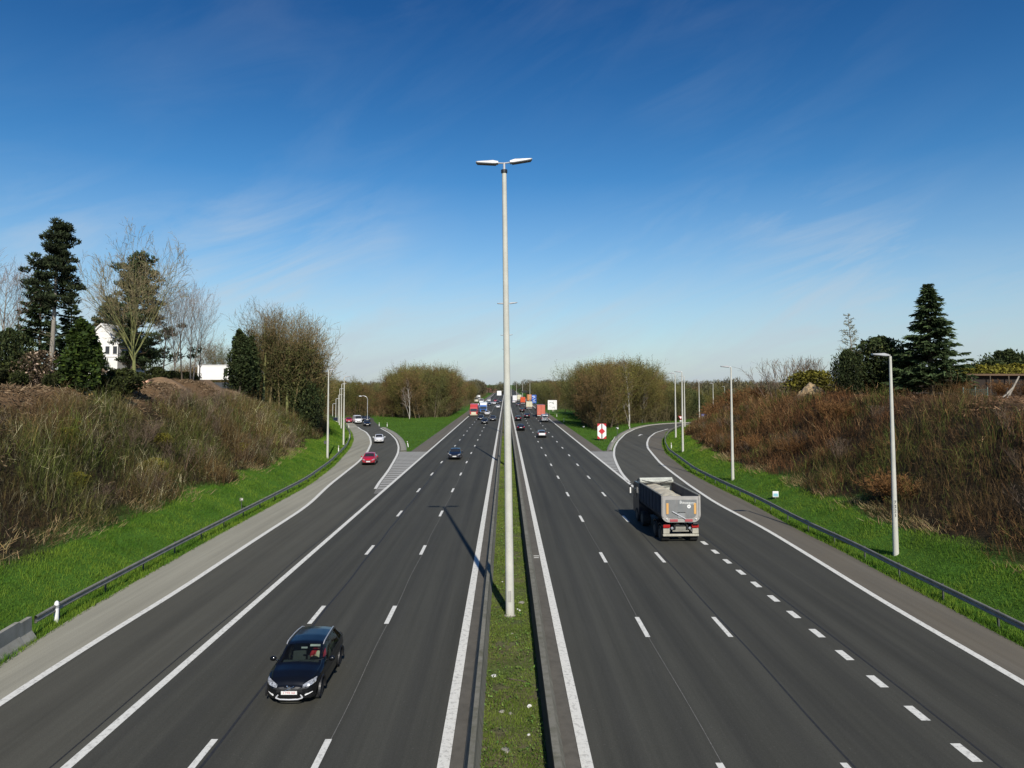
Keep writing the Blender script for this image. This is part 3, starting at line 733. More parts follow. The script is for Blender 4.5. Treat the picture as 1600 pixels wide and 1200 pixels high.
def split_tree(seg, bark_lev, g, twig_col, min_w=0.012, sides=(8, 5, 4)):
    """trunk mesh = thick levels; crown = finer levels as ribbons"""
    P0, P1, R0, R1, L = seg
    tr = Acc(); cr = Acc()
    for lv in range(L.max() + 1):
        m_ = L == lv
        if not m_.any(): continue
        if lv == 0:                        # the main stem is the trunk; companion stems belong to the crown
            first = np.flatnonzero(m_); lead = np.zeros(len(L), bool); brk = next((q for q in range(1, len(first)) if R0[first[q]] > R0[first[q - 1]] + 1e-6), len(first))
            lead[first[:brk]] = True; oth = m_ & ~lead
            V, Q = prisms(P0[lead], P1[lead], R0[lead], R1[lead], sides[0]); tr.add(V, Q, (0.1, 0.1, 0.1))
            if oth.any(): V, Q = prisms(P0[oth], P1[oth], R0[oth], R1[oth], 6); cr.add(V, Q, jit(twig_col[0], oth.sum(), g, .15, 12))
        elif lv <= bark_lev:
            V, Q = prisms(P0[m_], P1[m_], R0[m_], R1[m_], sides[min(lv, 2)]); tr.add(V, Q, (0.1, 0.1, 0.1))
        elif lv == bark_lev + 1:
            V, Q = prisms(P0[m_], P1[m_], np.maximum(R0[m_], min_w), np.maximum(R1[m_], min_w * .8), 3); cr.add(V, Q, jit(np.array(twig_col[0]), m_.sum(), g, 0.2, 6))
        else:
            V, Q = ribbons(P0[m_], P1[m_], np.maximum(R0[m_], min_w), np.maximum(R1[m_] * .7, min_w * .5), g); cr.add(V, Q, jit(twig_col[1], m_.sum(), g, 0.3))
    return tr, cr
class Proto: pass
PROTO = {}
def proto(name, trunk, crown, bark, crown_mat):
    p = Proto(); p.t = trunk.mesh('trunk'); p.c = crown.mesh('crown'); p.t.materials.append(bark); p.c.materials.append(crown_mat)
    for q in p.t.polygons: q.use_smooth = True
    za = np.zeros(len(p.c.vertices) * 3, np.float32); p.c.vertices.foreach_get('co', za); p.h = float(np.percentile(za[2::3], 99.9))
    PROTO[name] = p
def plant(pname, kind, label, cat, loc, height, ref, rz=None, group=None, wide=1.0):
    p = PROTO[pname]; s = height / p.h
    t = thing(kind, label, cat, loc, random.uniform(0, 6.28) if rz is None else rz, group)
    t.scale = (s * wide, s * wide, s)
    link('trunk', p.t, t); link('crown', p.c, t)
    return t
bush_shape = lambda t: 1.0
# -- woodland trees: many ascending stems, olive-brown haze of twigs and catkins
for v in range(4):
    g = np.random.default_rng(100 + v)
    ns = 1 + (v % 3)
    stems = [((g.normal(0, .3), g.normal(0, .3), -0.3), (g.normal(0, .14), g.normal(0, .14), 1), 11.5 * g.uniform(.85, 1), 0.17) for _ in range(ns)]
    prm = dict(stems=stems, n=(7, 4, 3, 2), wob=(0.05, 0.08, 0.14, 0.2), up=(0.05, 0.1, 0.08, 0.05), tap=(0.85, 0.85, 0.8, 0.7), k=(20 // ns + 6, 8, 7), t0=(0.05, 0.2, 0.2),
               ang=(0.85, 0.7, 0.7), len=(4.6, 0.5, 0.6), shape=lambda t: 0.55 + 0.75 * math.sin(min(1, t * 1.1) * 2.6), rr=(0.42, 0.5, 0.6), rmin=0.014, close=0.35)
    seg = grow_tree(200 + v, prm)
    tone = [((0.105, 0.092, 0.04), (0.125, 0.108, 0.034)), ((0.11, 0.085, 0.042), (0.135, 0.088, 0.04)), ((0.1, 0.092, 0.042), (0.105, 0.105, 0.038)), ((0.115, 0.1, 0.05), (0.13, 0.115, 0.034))][v]
    tr, cr = split_tree(seg, 0, g, tone, 0.022)
    tips = seg[1][seg[4] >= 2]; tips = tips[g.choice(len(tips), 2600, replace=len(tips) < 2600)] + g.normal(0, 0.22, (2600, 3))
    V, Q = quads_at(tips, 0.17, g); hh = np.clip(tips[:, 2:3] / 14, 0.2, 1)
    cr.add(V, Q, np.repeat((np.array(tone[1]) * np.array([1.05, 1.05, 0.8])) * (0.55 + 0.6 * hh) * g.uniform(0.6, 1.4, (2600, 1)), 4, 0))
    proto('wood%d' % v, tr, cr, M['bark'], M['twig'])
# -- white birch among the wood, tall bare vase tree, small bare trees
def bare(name, seed, stems, k, ang, lens, shape, bark, tone, up=(0.05, 0.07, 0.05, 0.02, 0.0), n=(7, 5, 4, 3, 2), wob=(0.04, 0.06, 0.1, 0.14, 0.2), t0=(0.3, 0.2, 0.2, 0.2), bl=1, w_=0.012, rr=(0.45, 0.5, 0.55, 0.6), rmin=0.008, close=0.25, env=None):
    g = np.random.default_rng(seed)
    prm = dict(stems=stems, n=n, wob=wob, up=up, tap=(0.85, 0.85, 0.8, 0.75, 0.7), k=k, t0=t0, ang=ang, len=lens, shape=shape, rr=rr, rmin=rmin, close=close)
    seg = grow_tree(seed, prm)
    if env is not None:
        ctr, rad = np.array(env[:3]), np.array(env[3:]); kp = (seg[4] == 0) | (np.linalg.norm((seg[1] - ctr) / rad, axis=1) < 1 + g.normal(0, .035, len(seg[1]))); seg = tuple(s_[kp] for s_ in seg)
    tr, cr = split_tree(seg, bl, g, tone, w_)
    proto(name, tr, cr, bark, M['twig']); return seg
bare('vase', 11, [((0, 0, -0.3), (0.02, 0, 1), 4.2, 0.36)], (11, 8, 7, 6), (0.62, 0.5, 0.5, 0.55), (8.6, 0.5, 0.5, 0.5), lambda t: 0.85 + 0.15 * t, M['bark_green'], ((0.2, 0.18, 0.075), (0.21, 0.175, 0.095)), t0=(0.55, 0.22, 0.2, 0.2), n=(4, 7, 5, 4, 2), up=(0, 0.03, 0.02, 0.0, 0.0), rr=(0.45, 0.5, 0.55, 0.6), w_=0.017, close=0.1, env=(0, 0, 9.5, 6.6, 6.6, 6.8))
bare('bare_a', 12, [((0, 0, -0.3), (0.05, 0, 1), 10, 0.16)], (16, 7, 5), (0.75, 0.6, 0.6), (3.6, 0.5, 0.5), lambda t: 0.7 + 0.6 * math.sin(t * 3), M['bark'], ((0.13, 0.11, 0.085), (0.15, 0.125, 0.1)), n=(8, 5, 4, 3), bl=1, w_=0.011)
bare('bare_b', 13, [((0, 0, -0.3), (0.1, 0.03, 1), 9, 0.13), ((0.5, 0.2, -0.3), (-0.1, 0.05, 1), 8.4, 0.11)], (12, 7, 6), (0.7, 0.55, 0.6), (3.2, 0.5, 0.5), lambda t: 0.7 + 0.5 * math.sin(t * 3), M['bark_pale'], ((0.2, 0.17, 0.14), (0.19, 0.15, 0.125)), n=(8, 5, 4, 3), w_=0.011)
bare('birch', 14, [((0, 0, -0.3), (0.05, 0, 1), 12, 0.16), ((0.2, 0, -0.3), (-0.2, 0.1, 1), 10, 0.13)], (16, 7, 6), (0.6, 0.55, 0.6), (3.0, 0.5, 0.6), lambda t: 0.9 - 0.4 * t, M['bark_birch'], ((0.24, 0.21, 0.17), (0.16, 0.105, 0.075)), n=(8, 5, 4, 3), up=(0.04, 0.06, -0.03, -0.08), w_=0.018)
bare('shrub', 15, [((g_x, g_y, -0.2), (g_x * 1.2, g_y * 1.2, 1), 2.6, 0.04) for g_x, g_y in rng.normal(0, 0.35, (9, 2))], (7, 6), (0.6, 0.6), (1.1, 0.5), lambda t: 1.0 - 0.3 * t, M['bark'], ((0.14, 0.1, 0.07), (0.15, 0.11, 0.075)), n=(5, 4, 3), t0=(0.2, 0.15), bl=0, w_=0.009)
bare('rustwood', 19, [((g_x * .4, g_y * .4, -0.2), (g_x, g_y, 1), 2.2, 0.03) for g_x, g_y in rng.normal(0, 0.5, (16, 2))], (9, 8), (0.7, 0.7), (1.0, 0.5), lambda t: 1.0 - 0.3 * t, M['bark'], ((0.14, 0.075, 0.03), (0.17, 0.085, 0.03)), n=(4, 3, 2), t0=(0.1, 0.15), bl=0, w_=0.02)
bare('larch', 16, [((0, 0, -0.3), (0, 0, 1), 11.5, 0.14)], (60, 12), (1.4, 0.9), (2.5, 0.45), lambda t: 1.12 - 0.95 * t, M['bark_pale'], ((0.17, 0.15, 0.09), (0.16, 0.15, 0.08)), n=(9, 4, 2), wob=(0.015, 0.1, 0.2), up=(0, 0.03, 0.0), t0=(0.12, 0.15), bl=0, w_=0.034, close=0.1)
# -- ivy clad trees: bare crown above, dark ivy on the stems
g = np.random.default_rng(31)
seg = grow_tree(31, dict(stems=[((0, 0, -0.3), (0.06, 0, 1), 11.0, 0.2), ((0.8, 0.3, -0.3), (0.12, 0.05, 1), 10.2, 0.17), ((-0.7, 0.2, -0.3), (-0.12, 0, 1), 9.6, 0.15)], n=(8, 5, 4, 3), wob=(0.04, 0.07, 0.12, 0.2), up=(0.05, 0.08, 0.05, 0.0), tap=(0.8, 0.85, 0.8, 0.7),
                 k=(15, 7, 6), t0=(0.25, 0.2, 0.2), ang=(0.65, 0.6, 0.65), len=(3.9, 0.5, 0.55), shape=lambda t: 0.6 + 0.6 * math.sin(t * 3), rr=(0.42, 0.5, 0.6), rmin=0.012))
tr, cr = split_tree(seg, 0, g, ((0.14, 0.12, 0.07), (0.15, 0.12, 0.07)), 0.017)
m_ = (seg[4] <= 1) & (seg[1][:, 2] < 9.5); P0, P1 = seg[0][m_], seg[1][m_]; k = g.integers(0, len(P0), 5200); t_ = g.uniform(0, 1, (5200, 1))
pc = P0[k] * (1 - t_) + P1[k] * t_ + g.normal(0, 0.3, (5200, 3)); V, Q = quads_at(pc, 0.17, g); cr.add(V, Q, np.repeat(np.array([0.055, 0.062, 0.024]) * g.uniform(0.4, 1.6, (5200, 1)), 4, 0))
proto('ivy', tr, cr, M['bark_green'], M['leaf'])
# -- conifers
def conifer(name, seed, Hh, rad, whorls, per, droop, spray, colr, clear=0.06, flat=0.6, nq=34, jag=0.25, power=0.85, bark=None):
    g = np.random.default_rng(seed); tr = Acc(); cr = Acc()
    z = np.linspace(-0.3, Hh, 14); r = 0.02 * Hh * (1 - np.clip(z, 0, Hh) / Hh) + 0.015
    bend = np.stack([np.sin(z * .4) * 0.06, np.cos(z * .3) * 0.05, z], -1)
    V, Q = prisms(bend[:-1], bend[1:], r[:-1], r[1:], 8); tr.add(V, Q, (0.1, 0.08, 0.06))
    for i in range(whorls):
        t = clear + (1 - clear) * (i + g.uniform(0, .6)) / whorls; z0 = t * Hh; Lw = rad * (1 - t) ** power + 0.12
        for b_ in range(per):
            a = g.uniform(0, 6.28); z0 = min(Hh, t * Hh + g.normal(0, .35) * (1 - t)); L = rad * (1 - min(1, max(0, z0 / Hh))) ** power + 0.12; l = L * g.uniform(1 - jag, 1 + jag * .45); n = 6
            s = np.linspace(0, 1, n); px = np.stack([np.cos(a) * s * l, np.sin(a) * s * l, z0 + l * (0.25 * s - droop * s ** 1.6 + 0.22 * s ** 3)], -1)
            V, Q = prisms(px[:-1], px[1:], np.linspace(.05, .012, n - 1), np.linspace(.04, .008, n - 1), 3); cr.add(V, Q, (0.06, 0.045, 0.03))
            m_ = max(6, int(nq * (0.3 + l / rad))); tt = g.uniform(0.12, 1.0, m_) ** 0.8
            pc = np.stack([np.interp(tt, s, px[:, q]) for q in range(3)], -1)
            side = np.array([-np.sin(a), np.cos(a), 0]); wd = (0.32 * l * (1 - tt) + 0.1)[:, None]
            off = g.uniform(-1, 1, (m_, 1)); e = pc + side * off * wd + np.array([np.cos(a), np.sin(a), 0]) * np.abs(off) * wd * 0.5 + g.normal(0, 0.05, (m_, 3)) - np.array([0, 0, 1]) * np.abs(off) * wd * droop * .8
            d = unit(e - pc + np.array([np.cos(a), np.sin(a), -0.25]) * 0.12); w1 = np.full(m_, spray * 0.38)
            V, Q = ribbons(e - d * spray, e + d * spray, w1, w1 * 0.25, g)
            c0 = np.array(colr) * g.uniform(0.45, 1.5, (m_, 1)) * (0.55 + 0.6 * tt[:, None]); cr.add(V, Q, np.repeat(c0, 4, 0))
    proto(name, tr, cr, bark or M['bark'], M['leaf'])
conifer('spruce', 41, 11.0, 3.2, 40, 8, 0.42, 0.24, (0.034, 0.055, 0.026), nq=38, jag=0.4)
conifer('dark_fir', 42, 13.0, 3.2, 26, 8, 0.25, 0.28, (0.028, 0.046, 0.022), nq=32, jag=0.5, clear=0.1, power=0.6)
# pine with clear pale trunk and clumped pads
def pine(name, seed, Hh, pads, bark, colr, clear, rad, trunk_r=0.2, n_leaf=110, lean=0.0, pads_sc=1.0):
    g = np.random.default_rng(seed); tr = Acc(); cr = Acc()
    z = np.linspace(-0.3, Hh * .97, 12); px = np.stack([lean * (z / Hh) ** 1.3 + np.sin(z * .35) * .1, np.cos(z * .3) * .1, z], -1); r = trunk_r * (1 - 0.85 * np.clip(z, 0, Hh) / Hh)
    V, Q = prisms(px[:-1], px[1:], r[:-1], r[1:], 9); tr.add(V, Q, (0.2, 0.2, 0.2))
    for i in range(pads):
        t = clear + (1 - clear) * (i + g.uniform(0, 1)) / pads; a = i * 2.399 + g.normal(0, .4); zz = t * Hh
        env = rad(t); l = env * g.choice([.45, .7, 1.0, 1.35]); p0 = np.array([np.interp(zz, z, px[:, 0]), np.interp(zz, z, px[:, 1]), zz]); p1 = p0 + np.array([np.cos(a) * l, np.sin(a) * l, l * g.uniform(-0.05, 0.35)])
        pm_ = (p0 + p1) / 2 - np.array([0, 0, .12 * l]); A = np.stack([p0, pm_]); B = np.stack([pm_, p1])
        V, Q = prisms(A, B, np.array([.06, .04]), np.array([.04, .015]), 4); cr.add(V, Q, (0.07, 0.055, 0.04))
        for c in range(4):
            f = g.uniform(0.35, 1.05); cc = p0 + (p1 - p0) * f + g.normal(0, .28, 3) * pads_sc; m_ = n_leaf
            q = g.normal(0, 1, (m_, 3)); q = unit(q) * g.uniform(0.3, 1, (m_, 1)) ** .5 * np.array([.72, .72, .36]) * pads_sc * g.uniform(.6, 1.2)
            pc = cc + q; d = unit(q + g.normal(0, .3, (m_, 3)) + np.array([0, 0, .35])); w1 = np.full(m_, .05)
            V, Q = ribbons(pc - d * .1, pc + d * .2, w1, w1 * .5, g)
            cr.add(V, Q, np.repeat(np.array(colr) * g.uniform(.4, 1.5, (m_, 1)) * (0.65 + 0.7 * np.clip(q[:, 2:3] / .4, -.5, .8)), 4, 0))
    if clear > 0.25:                       # dead snags on the bare stem
        for i in range(12):
            zz = Hh * g.uniform(.15, clear); a = g.uniform(0, 6.28); l = g.uniform(.6, 1.8); p0 = np.array([np.interp(zz, z, px[:, 0]), 0, zz])
            V, Q = prisms(p0[None], (p0 + np.array([np.cos(a) * l, np.sin(a) * l, .25 * l]))[None], np.array([.03]), np.array([.01]), 3); cr.add(V, Q, (0.16, 0.14, 0.11))
    proto(name, tr, cr, bark, M['leaf'])
pine('pine', 51, 15.5, 40, M['bark_pale'], (0.034, 0.05, 0.026), 0.5, lambda t: 2.9 * (1 - ((t - .5) / .5) * .8) if t > .5 else 2.5, 0.27, lean=0.9, n_leaf=75, pads_sc=.88)
pine('cedar', 52, 13.0, 60, M['bark'], (0.032, 0.05, 0.024), 0.12, lambda t: 3.9 * (1 - t) ** 0.6 + 0.4, 0.3, n_leaf=80, pads_sc=1.0)
# evergreen lobed shrubs: leaf shell over a stem
def leafy(name, seed, size, n, leaf, colr, colr2, mat, lumps=9, bark=None, core=0.5, column=False):
    g = np.random.default_rng(seed); tr = Acc(); cr = Acc()
    sx_, sy_, sz_ = size
    for i in range(5):
        a = g.uniform(0, 6.28); p1 = np.array([np.cos(a) * sx_ * .3, np.sin(a) * sy_ * .3, sz_ * g.uniform(.6, .85)])
        mid = p1 * .5 + g.normal(0, .1, 3); P = np.array([[0, 0, -.2], mid]); Qq = np.array([mid, p1])
        V, Q = prisms(P, Qq, np.array([.07, .05]) * sz_ / 4, np.array([.05, .015]) * sz_ / 4, 5); tr.add(V, Q, (0.1, 0.08, 0.05))
    C0 = []
    for i in range(lumps):
        t = (i + .5) / lumps; a = i * 2.399; zc = sz_ * (.12 + .8 * t)
        rr_ = (math.sin(min(math.pi, (t * .85 + .12) * math.pi)) if not column else (1 - t) ** .5 * .9 + .05)
        C0.append((np.array([np.cos(a) * sx_ * .55 * rr_, np.sin(a) * sy_ * .55 * rr_, zc]), max(.25, rr_) * .55))
    per = n // lumps
    for (c, s) in C0:
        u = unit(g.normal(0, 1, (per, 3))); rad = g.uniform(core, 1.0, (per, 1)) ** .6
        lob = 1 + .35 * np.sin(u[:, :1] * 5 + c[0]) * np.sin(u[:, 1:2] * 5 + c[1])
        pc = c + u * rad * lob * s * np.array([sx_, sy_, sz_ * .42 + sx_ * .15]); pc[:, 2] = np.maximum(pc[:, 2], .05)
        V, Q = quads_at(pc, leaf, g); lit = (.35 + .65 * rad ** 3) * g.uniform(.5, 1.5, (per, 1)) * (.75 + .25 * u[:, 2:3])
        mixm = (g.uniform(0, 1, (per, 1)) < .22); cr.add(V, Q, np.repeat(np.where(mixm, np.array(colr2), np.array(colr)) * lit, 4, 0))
    proto(name, tr, cr, bark or M['bark'], mat)
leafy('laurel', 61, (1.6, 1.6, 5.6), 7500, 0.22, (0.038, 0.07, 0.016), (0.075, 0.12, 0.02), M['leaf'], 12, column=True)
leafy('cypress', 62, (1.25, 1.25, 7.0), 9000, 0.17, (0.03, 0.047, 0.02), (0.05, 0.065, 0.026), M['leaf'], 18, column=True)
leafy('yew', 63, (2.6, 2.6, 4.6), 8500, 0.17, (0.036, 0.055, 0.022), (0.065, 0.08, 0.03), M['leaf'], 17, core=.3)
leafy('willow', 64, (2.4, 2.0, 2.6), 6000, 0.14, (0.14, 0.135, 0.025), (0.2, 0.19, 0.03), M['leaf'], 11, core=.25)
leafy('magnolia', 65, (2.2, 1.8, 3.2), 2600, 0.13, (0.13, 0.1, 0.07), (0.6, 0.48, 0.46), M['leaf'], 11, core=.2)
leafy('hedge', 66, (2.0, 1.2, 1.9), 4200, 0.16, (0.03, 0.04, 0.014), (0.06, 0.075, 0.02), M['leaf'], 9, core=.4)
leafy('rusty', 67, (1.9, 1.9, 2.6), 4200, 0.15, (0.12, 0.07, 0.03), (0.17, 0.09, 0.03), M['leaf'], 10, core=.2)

# ------------------------------------------------------------------ individual trees of the photo
def by_px(pname, kind, label, cat, px, top, Y, ref, group=None, wide=1.0, rz=None, base=None):
    X, zt = AT(px, Y, top); zb = HZ(X, Y) if base is None else base
    return plant(pname, kind, label, cat, (X, Y, zb - 0.05), zt - zb, ref, rz, group, wide)
gLt = 'trees on the left embankment'
by_px('bare_b', 'bare_tree', 'pale leafless tree at the left picture edge, branching low', 'tree', 2, 392, 72, 11.0, gLt, 1.1)
by_px('bare_a', 'bare_tree', 'pale leafless tree with fine twigs just right of the left picture edge', 'tree', 30, 400, 80, 12.0, gLt, 0.75)
by_px('yew', 'evergreen_bush', 'dark evergreen bush at the far left of the embankment top', 'bush', 18, 512, 70, 4.9, gLt, 0.7)
by_px('pine', 'pine_tree', 'tall pine with a bare pale trunk and dark clumped crown', 'tree', 84, 343, 64, 15.9, gLt, 0.95, 0.0)
by_px('dark_fir', 'fir_tree', 'dense dark fir tree standing behind the pale pine trunk', 'tree', 66, 415, 76, 13.2, gLt, 0.85)
by_px('dark_fir', 'fir_tree', 'dark fir tree filling the gap right of the pale pine trunk', 'tree', 112, 470, 80, 13.2, gLt, 1.0)
by_px('cedar', 'cedar_tree', 'broad black-green cedar behind the big bare tree', 'tree', 215, 394, 92, 13.3, gLt, 1.0)
by_px('cedar', 'cedar_tree', 'lower dark cedar between the pine and the big bare tree', 'tree', 178, 462, 96, 13.3, gLt, 0.95)
by_px('vase', 'bare_tree', 'large leafless tree with a greenish trunk and wide fan crown', 'tree', 216, 352, 77, 14.0, gLt, 0.8, 1.0)
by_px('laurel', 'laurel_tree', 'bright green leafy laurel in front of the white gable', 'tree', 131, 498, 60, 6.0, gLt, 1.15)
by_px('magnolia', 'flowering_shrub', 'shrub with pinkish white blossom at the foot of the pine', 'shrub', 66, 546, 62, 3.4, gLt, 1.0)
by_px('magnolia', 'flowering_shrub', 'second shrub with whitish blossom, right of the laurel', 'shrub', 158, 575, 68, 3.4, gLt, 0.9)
for i, (px, top, Y, pn) in enumerate([(258, 440, 84, 'bare_a'), (272, 436, 92, 'bare_b'), (288, 445, 86, 'bare_a'), (302, 440, 90, 'bare_b'), (314, 462, 96, 'bare_a')]):
    by_px(pn, 'bare_tree', ['slim leafless tree directly right of the cedar', 'tallest slim leafless tree of the group left of the white flat house', 'leafless tree with dark stems in the middle of the slim group', 'leafless tree with pale stems on the right of the slim group', 'rightmost slim leafless tree, above the left end of the flat white house'][i], 'tree', px, top, Y, 11.5, 'slim bare trees on the left embankment', 0.72)
by_px('wood1', 'bare_tree', 'small greyish far tree behind the flat white house', 'tree', 327, 522, 150, 15.0, None, 0.9, base=6.0)
by_px('wood2', 'bare_tree', 'faint small tree just left of the dark cypress', 'tree', 357, 533, 150, 15.0, None, 0.7, base=5.0)
for i, (px, top, Y, wd) in enumerate([(190, 574, 66, 1.0), (216, 580, 78, 0.9), (245, 572, 82, 1.0), (268, 578, 88, 1.0), (290, 580, 92, 1.0), (12, 566, 62, 1.0), (42, 560, 64, .9), (104, 575, 60, 0.8), (165, 585, 62, .8), (30, 580, 57, .9), (78, 583, 58, .7)]):
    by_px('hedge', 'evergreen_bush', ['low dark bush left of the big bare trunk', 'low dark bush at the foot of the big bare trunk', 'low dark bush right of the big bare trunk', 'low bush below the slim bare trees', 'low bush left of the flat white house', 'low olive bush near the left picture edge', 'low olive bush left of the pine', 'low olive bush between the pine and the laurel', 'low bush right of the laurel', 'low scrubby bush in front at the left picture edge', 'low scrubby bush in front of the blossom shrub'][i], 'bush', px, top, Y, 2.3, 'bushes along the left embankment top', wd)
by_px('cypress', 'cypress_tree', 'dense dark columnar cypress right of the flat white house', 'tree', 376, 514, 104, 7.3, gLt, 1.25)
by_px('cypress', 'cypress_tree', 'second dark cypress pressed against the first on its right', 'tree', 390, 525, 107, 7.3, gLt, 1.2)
for i, (px, top, Y, wd) in enumerate([(414, 468, 112, 1.0), (432, 480, 118, 0.9), (452, 478, 114, 1.0), (470, 484, 120, 1.0), (486, 500, 118, 1.0), (494, 530, 122, .9), (405, 500, 122, .9), (440, 505, 128, 1.1), (478, 520, 130, 1.1)]):
    by_px('ivy', 'ivy_tree', ['tallest ivy-clad tree right of the cypress, bare at the top', 'ivy-clad tree second from the cypress', 'ivy-clad tree in the middle of the clump above the left verge', 'ivy-clad tree right of the middle of the clump', 'rounded ivy-clad tree near the right end of the clump', 'rightmost ivy-clad tree, lower than its neighbours', 'shorter ivy-clad tree behind the cypress', 'shorter ivy-clad tree at the back of the clump', 'shorter ivy-clad tree at the back right of the clump'][i], 'tree', px, top, Y, 13.5, 'ivy-clad trees above the left verge', wd * 0.95, i * 1.7)
by_px('yew', 'evergreen_bush', 'dark evergreen bush at the foot of the ivy-clad trees', 'bush', 478, 592, 116, 4.9, None, 0.6)
by_px('wood1', 'bare_tree', 'low brown tree drooping below the rightmost ivy-clad tree', 'tree', 497, 575, 124, 15, None, 0.9)
# right embankment
by_px('spruce', 'spruce_tree', 'tall pointed dark spruce on the right embankment', 'tree', 1450, 443, 74, 11.2, None, 1.22)
by_px('larch', 'larch_tree', 'thin nearly bare conifer with a pointed top left of the spruce', 'tree', 1331, 489, 81, 11.6, None, 1.15)
by_px('yew', 'evergreen_bush', 'broad dark evergreen tree between the bare conifer and the spruce', 'tree', 1374, 524, 80, 5.0, None, 1.0)
by_px('yew', 'evergreen_bush', 'dark evergreen bush touching the left side of the spruce', 'bush', 1402, 545, 78, 5.0, None, 0.8)
by_px('yew', 'evergreen_bush', 'greyish evergreen bush below the thin bare conifer', 'bush', 1324, 545, 79, 5.0, None, 0.6)
by_px('willow', 'willow_shrub', 'rounded yellow-green shrub behind the sand heap', 'shrub', 1270, 577, 98, 2.8, None, 1.15)
for i, (px, top, Y, wd) in enumerate([(1214, 560, 118, .9), (1238, 556, 115, .9), (1262, 555, 112, .9), (1286, 557, 108, .9)]):
    by_px('shrub', 'bare_shrub', ['leftmost leafless shrub on the right embankment skyline', 'second leafless shrub from the left behind the yellow-green shrub', 'third leafless shrub directly behind the yellow-green shrub', 'leafless shrub between the yellow-green shrub and the thin conifer'][i], 'shrub', px, top, Y, 3.3, 'leafless shrubs on the right skyline', wd * 1.3)
for i, (px, top, Y) in enumerate([(1545, 560, 99), (1572, 545, 101), (1600, 553, 99)]):
    by_px('yew', 'evergreen_bush', ['dark evergreen behind the long shed, left one', 'highest dark evergreen behind the long shed', 'dark evergreen behind the shed at the right picture edge'][i], 'bush', px, top, Y, 5.0, 'evergreens behind the long shed', 1.0)
for i, (px, top, Y) in enumerate([(1518, 568, 94), (1550, 569, 95), (1585, 567, 94)]):
    by_px('willow', 'willow_shrub', ['olive shrub showing over the left end of the shed roof', 'olive shrub showing over the middle of the shed roof', 'olive shrub showing over the right end of the shed roof'][i], 'shrub', px, top, Y, 2.8, 'olive shrubs over the shed roof', 1.2)
for i, (px, top, Y) in enumerate([(1118, 628, 150), (1140, 612, 140), (1165, 603, 128), (1188, 600, 122), (1105, 640, 165), (1130, 622, 152)]):
    by_px('rustwood', 'rusty_bush', ['rusty brown bush above the bend of the right slip road', 'large rusty brown bush left of the second right lamp post', 'rusty brown bush right of the second right lamp post', 'rusty bush at the left end of the right embankment top', 'lowest rusty bush beside the blue sign', 'rusty bush in front of the small white house'][i], 'bush', px, top, Y, 2.9, 'rusty bushes at the end of the right embankment', 1.3)

# ------------------------------------------------------------------ the two island woods and the roadside woods
def wood(cells, label, group, hts, names=('wood0', 'wood1', 'wood2', 'wood3')):
    for (x, y, s) in cells:
        z = HZ(x, y); pn = random.choice(names)
        plant(pn, 'bare_tree', label, 'tree', (x, y, z - 0.05), hts * s, 14.0, None, group, random.uniform(0.95, 1.25))
def scatter(poly_fn, x0, x1, y0, y1, d, seed):
    g = np.random.default_rng(seed); pts = []
    for _ in range(9000):
        x, y = g.uniform(x0, x1), g.uniform(y0, y1)
        if not poly_fn(x, y): continue
        if all((x - a) ** 2 + (y - b) ** 2 > d * d for a, b in pts): pts.append((x, y))
    pts.sort(key=lambda p: p[1]); return [(a, b, g.uniform(.82, 1.08)) for a, b in pts]
inL = lambda x, y: (x < -18.5 - max(0, (y - 320)) * 0.01) and x > float(WR(y)) + 7 + max(0, 240 - y) * 0.05 and y > 216 + abs(x + 31) * .5
def skyline(cells, prof, H0):
    out = []
    for x, y, s in cells:
        px = 790 + x / y * F; top = np.interp(px, [p[0] for p in prof], [p[1] for p in prof]); zt = AT(px, y, top + 2 + 55 * (1.0 - s))[1]
        out.append((x, y, max(6, zt) / H0))
    return out
cells = skyline(scatter(inL, -62, -18, 212, 330, 4.6, 5)[:58], [(575, 604), (595, 588), (612, 575), (640, 566), (690, 568), (715, 580), (735, 598), (760, 614)], 15.5)
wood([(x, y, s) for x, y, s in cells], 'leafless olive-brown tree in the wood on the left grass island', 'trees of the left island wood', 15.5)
plant('birch', 'birch_tree', 'white-stemmed birch at the front of the left island wood', 'tree', (AT(640, 214, 600)[0], 214, 0), 12.5, 13.5, 0.4)
inR = lambda x, y: x > (20.5 if y < 190 else 24.5 if y < 248 else 18.2) and x < float(_rl(min(y, 190))) + max(0, y - 190) * .8 - 7 and y > 152 + abs(x - 26) * 0.9
cells = skyline(scatter(inR, 18, 75, 150, 300, 4.4, 6)[:86], [(840, 594), (858, 580), (880, 568), (930, 561), (985, 556), (1010, 566), (1030, 582), (1050, 592), (1075, 604), (1120, 608)], 16.0)
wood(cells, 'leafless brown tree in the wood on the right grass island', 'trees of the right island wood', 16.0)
for i, (px, Y) in enumerate([(982, 176), (1003, 192), (944, 176)]):
    plant('birch', 'birch_tree', ['tall birch with reddish twigs at the front of the right island wood', 'pale-stemmed birch right of the tall one in the right island wood', 'thin birch behind the red and white sign'][i], 'tree', (AT(px, Y, 600)[0], Y, 0), [17.5, 15.0, 13.5][i], 13.5, i * 2.0, 'birches of the right island wood')
cells = scatter(lambda x, y: x > 18, 18, 44, 290, 430, 8.0, 8)
wood([(x, y, s * np.interp(y, [300, 520], [1, .85])) for x, y, s in cells], 'leafless tree in the long roadside wood right of the far motorway', 'trees right of the far motorway', 13.0)
cells = scatter(lambda x, y: x < -18, -46, -18, 330, 430, 8.5, 9)
wood(cells, 'leafless tree in the roadside wood left of the far motorway', 'trees left of the far motorway', 12.0)
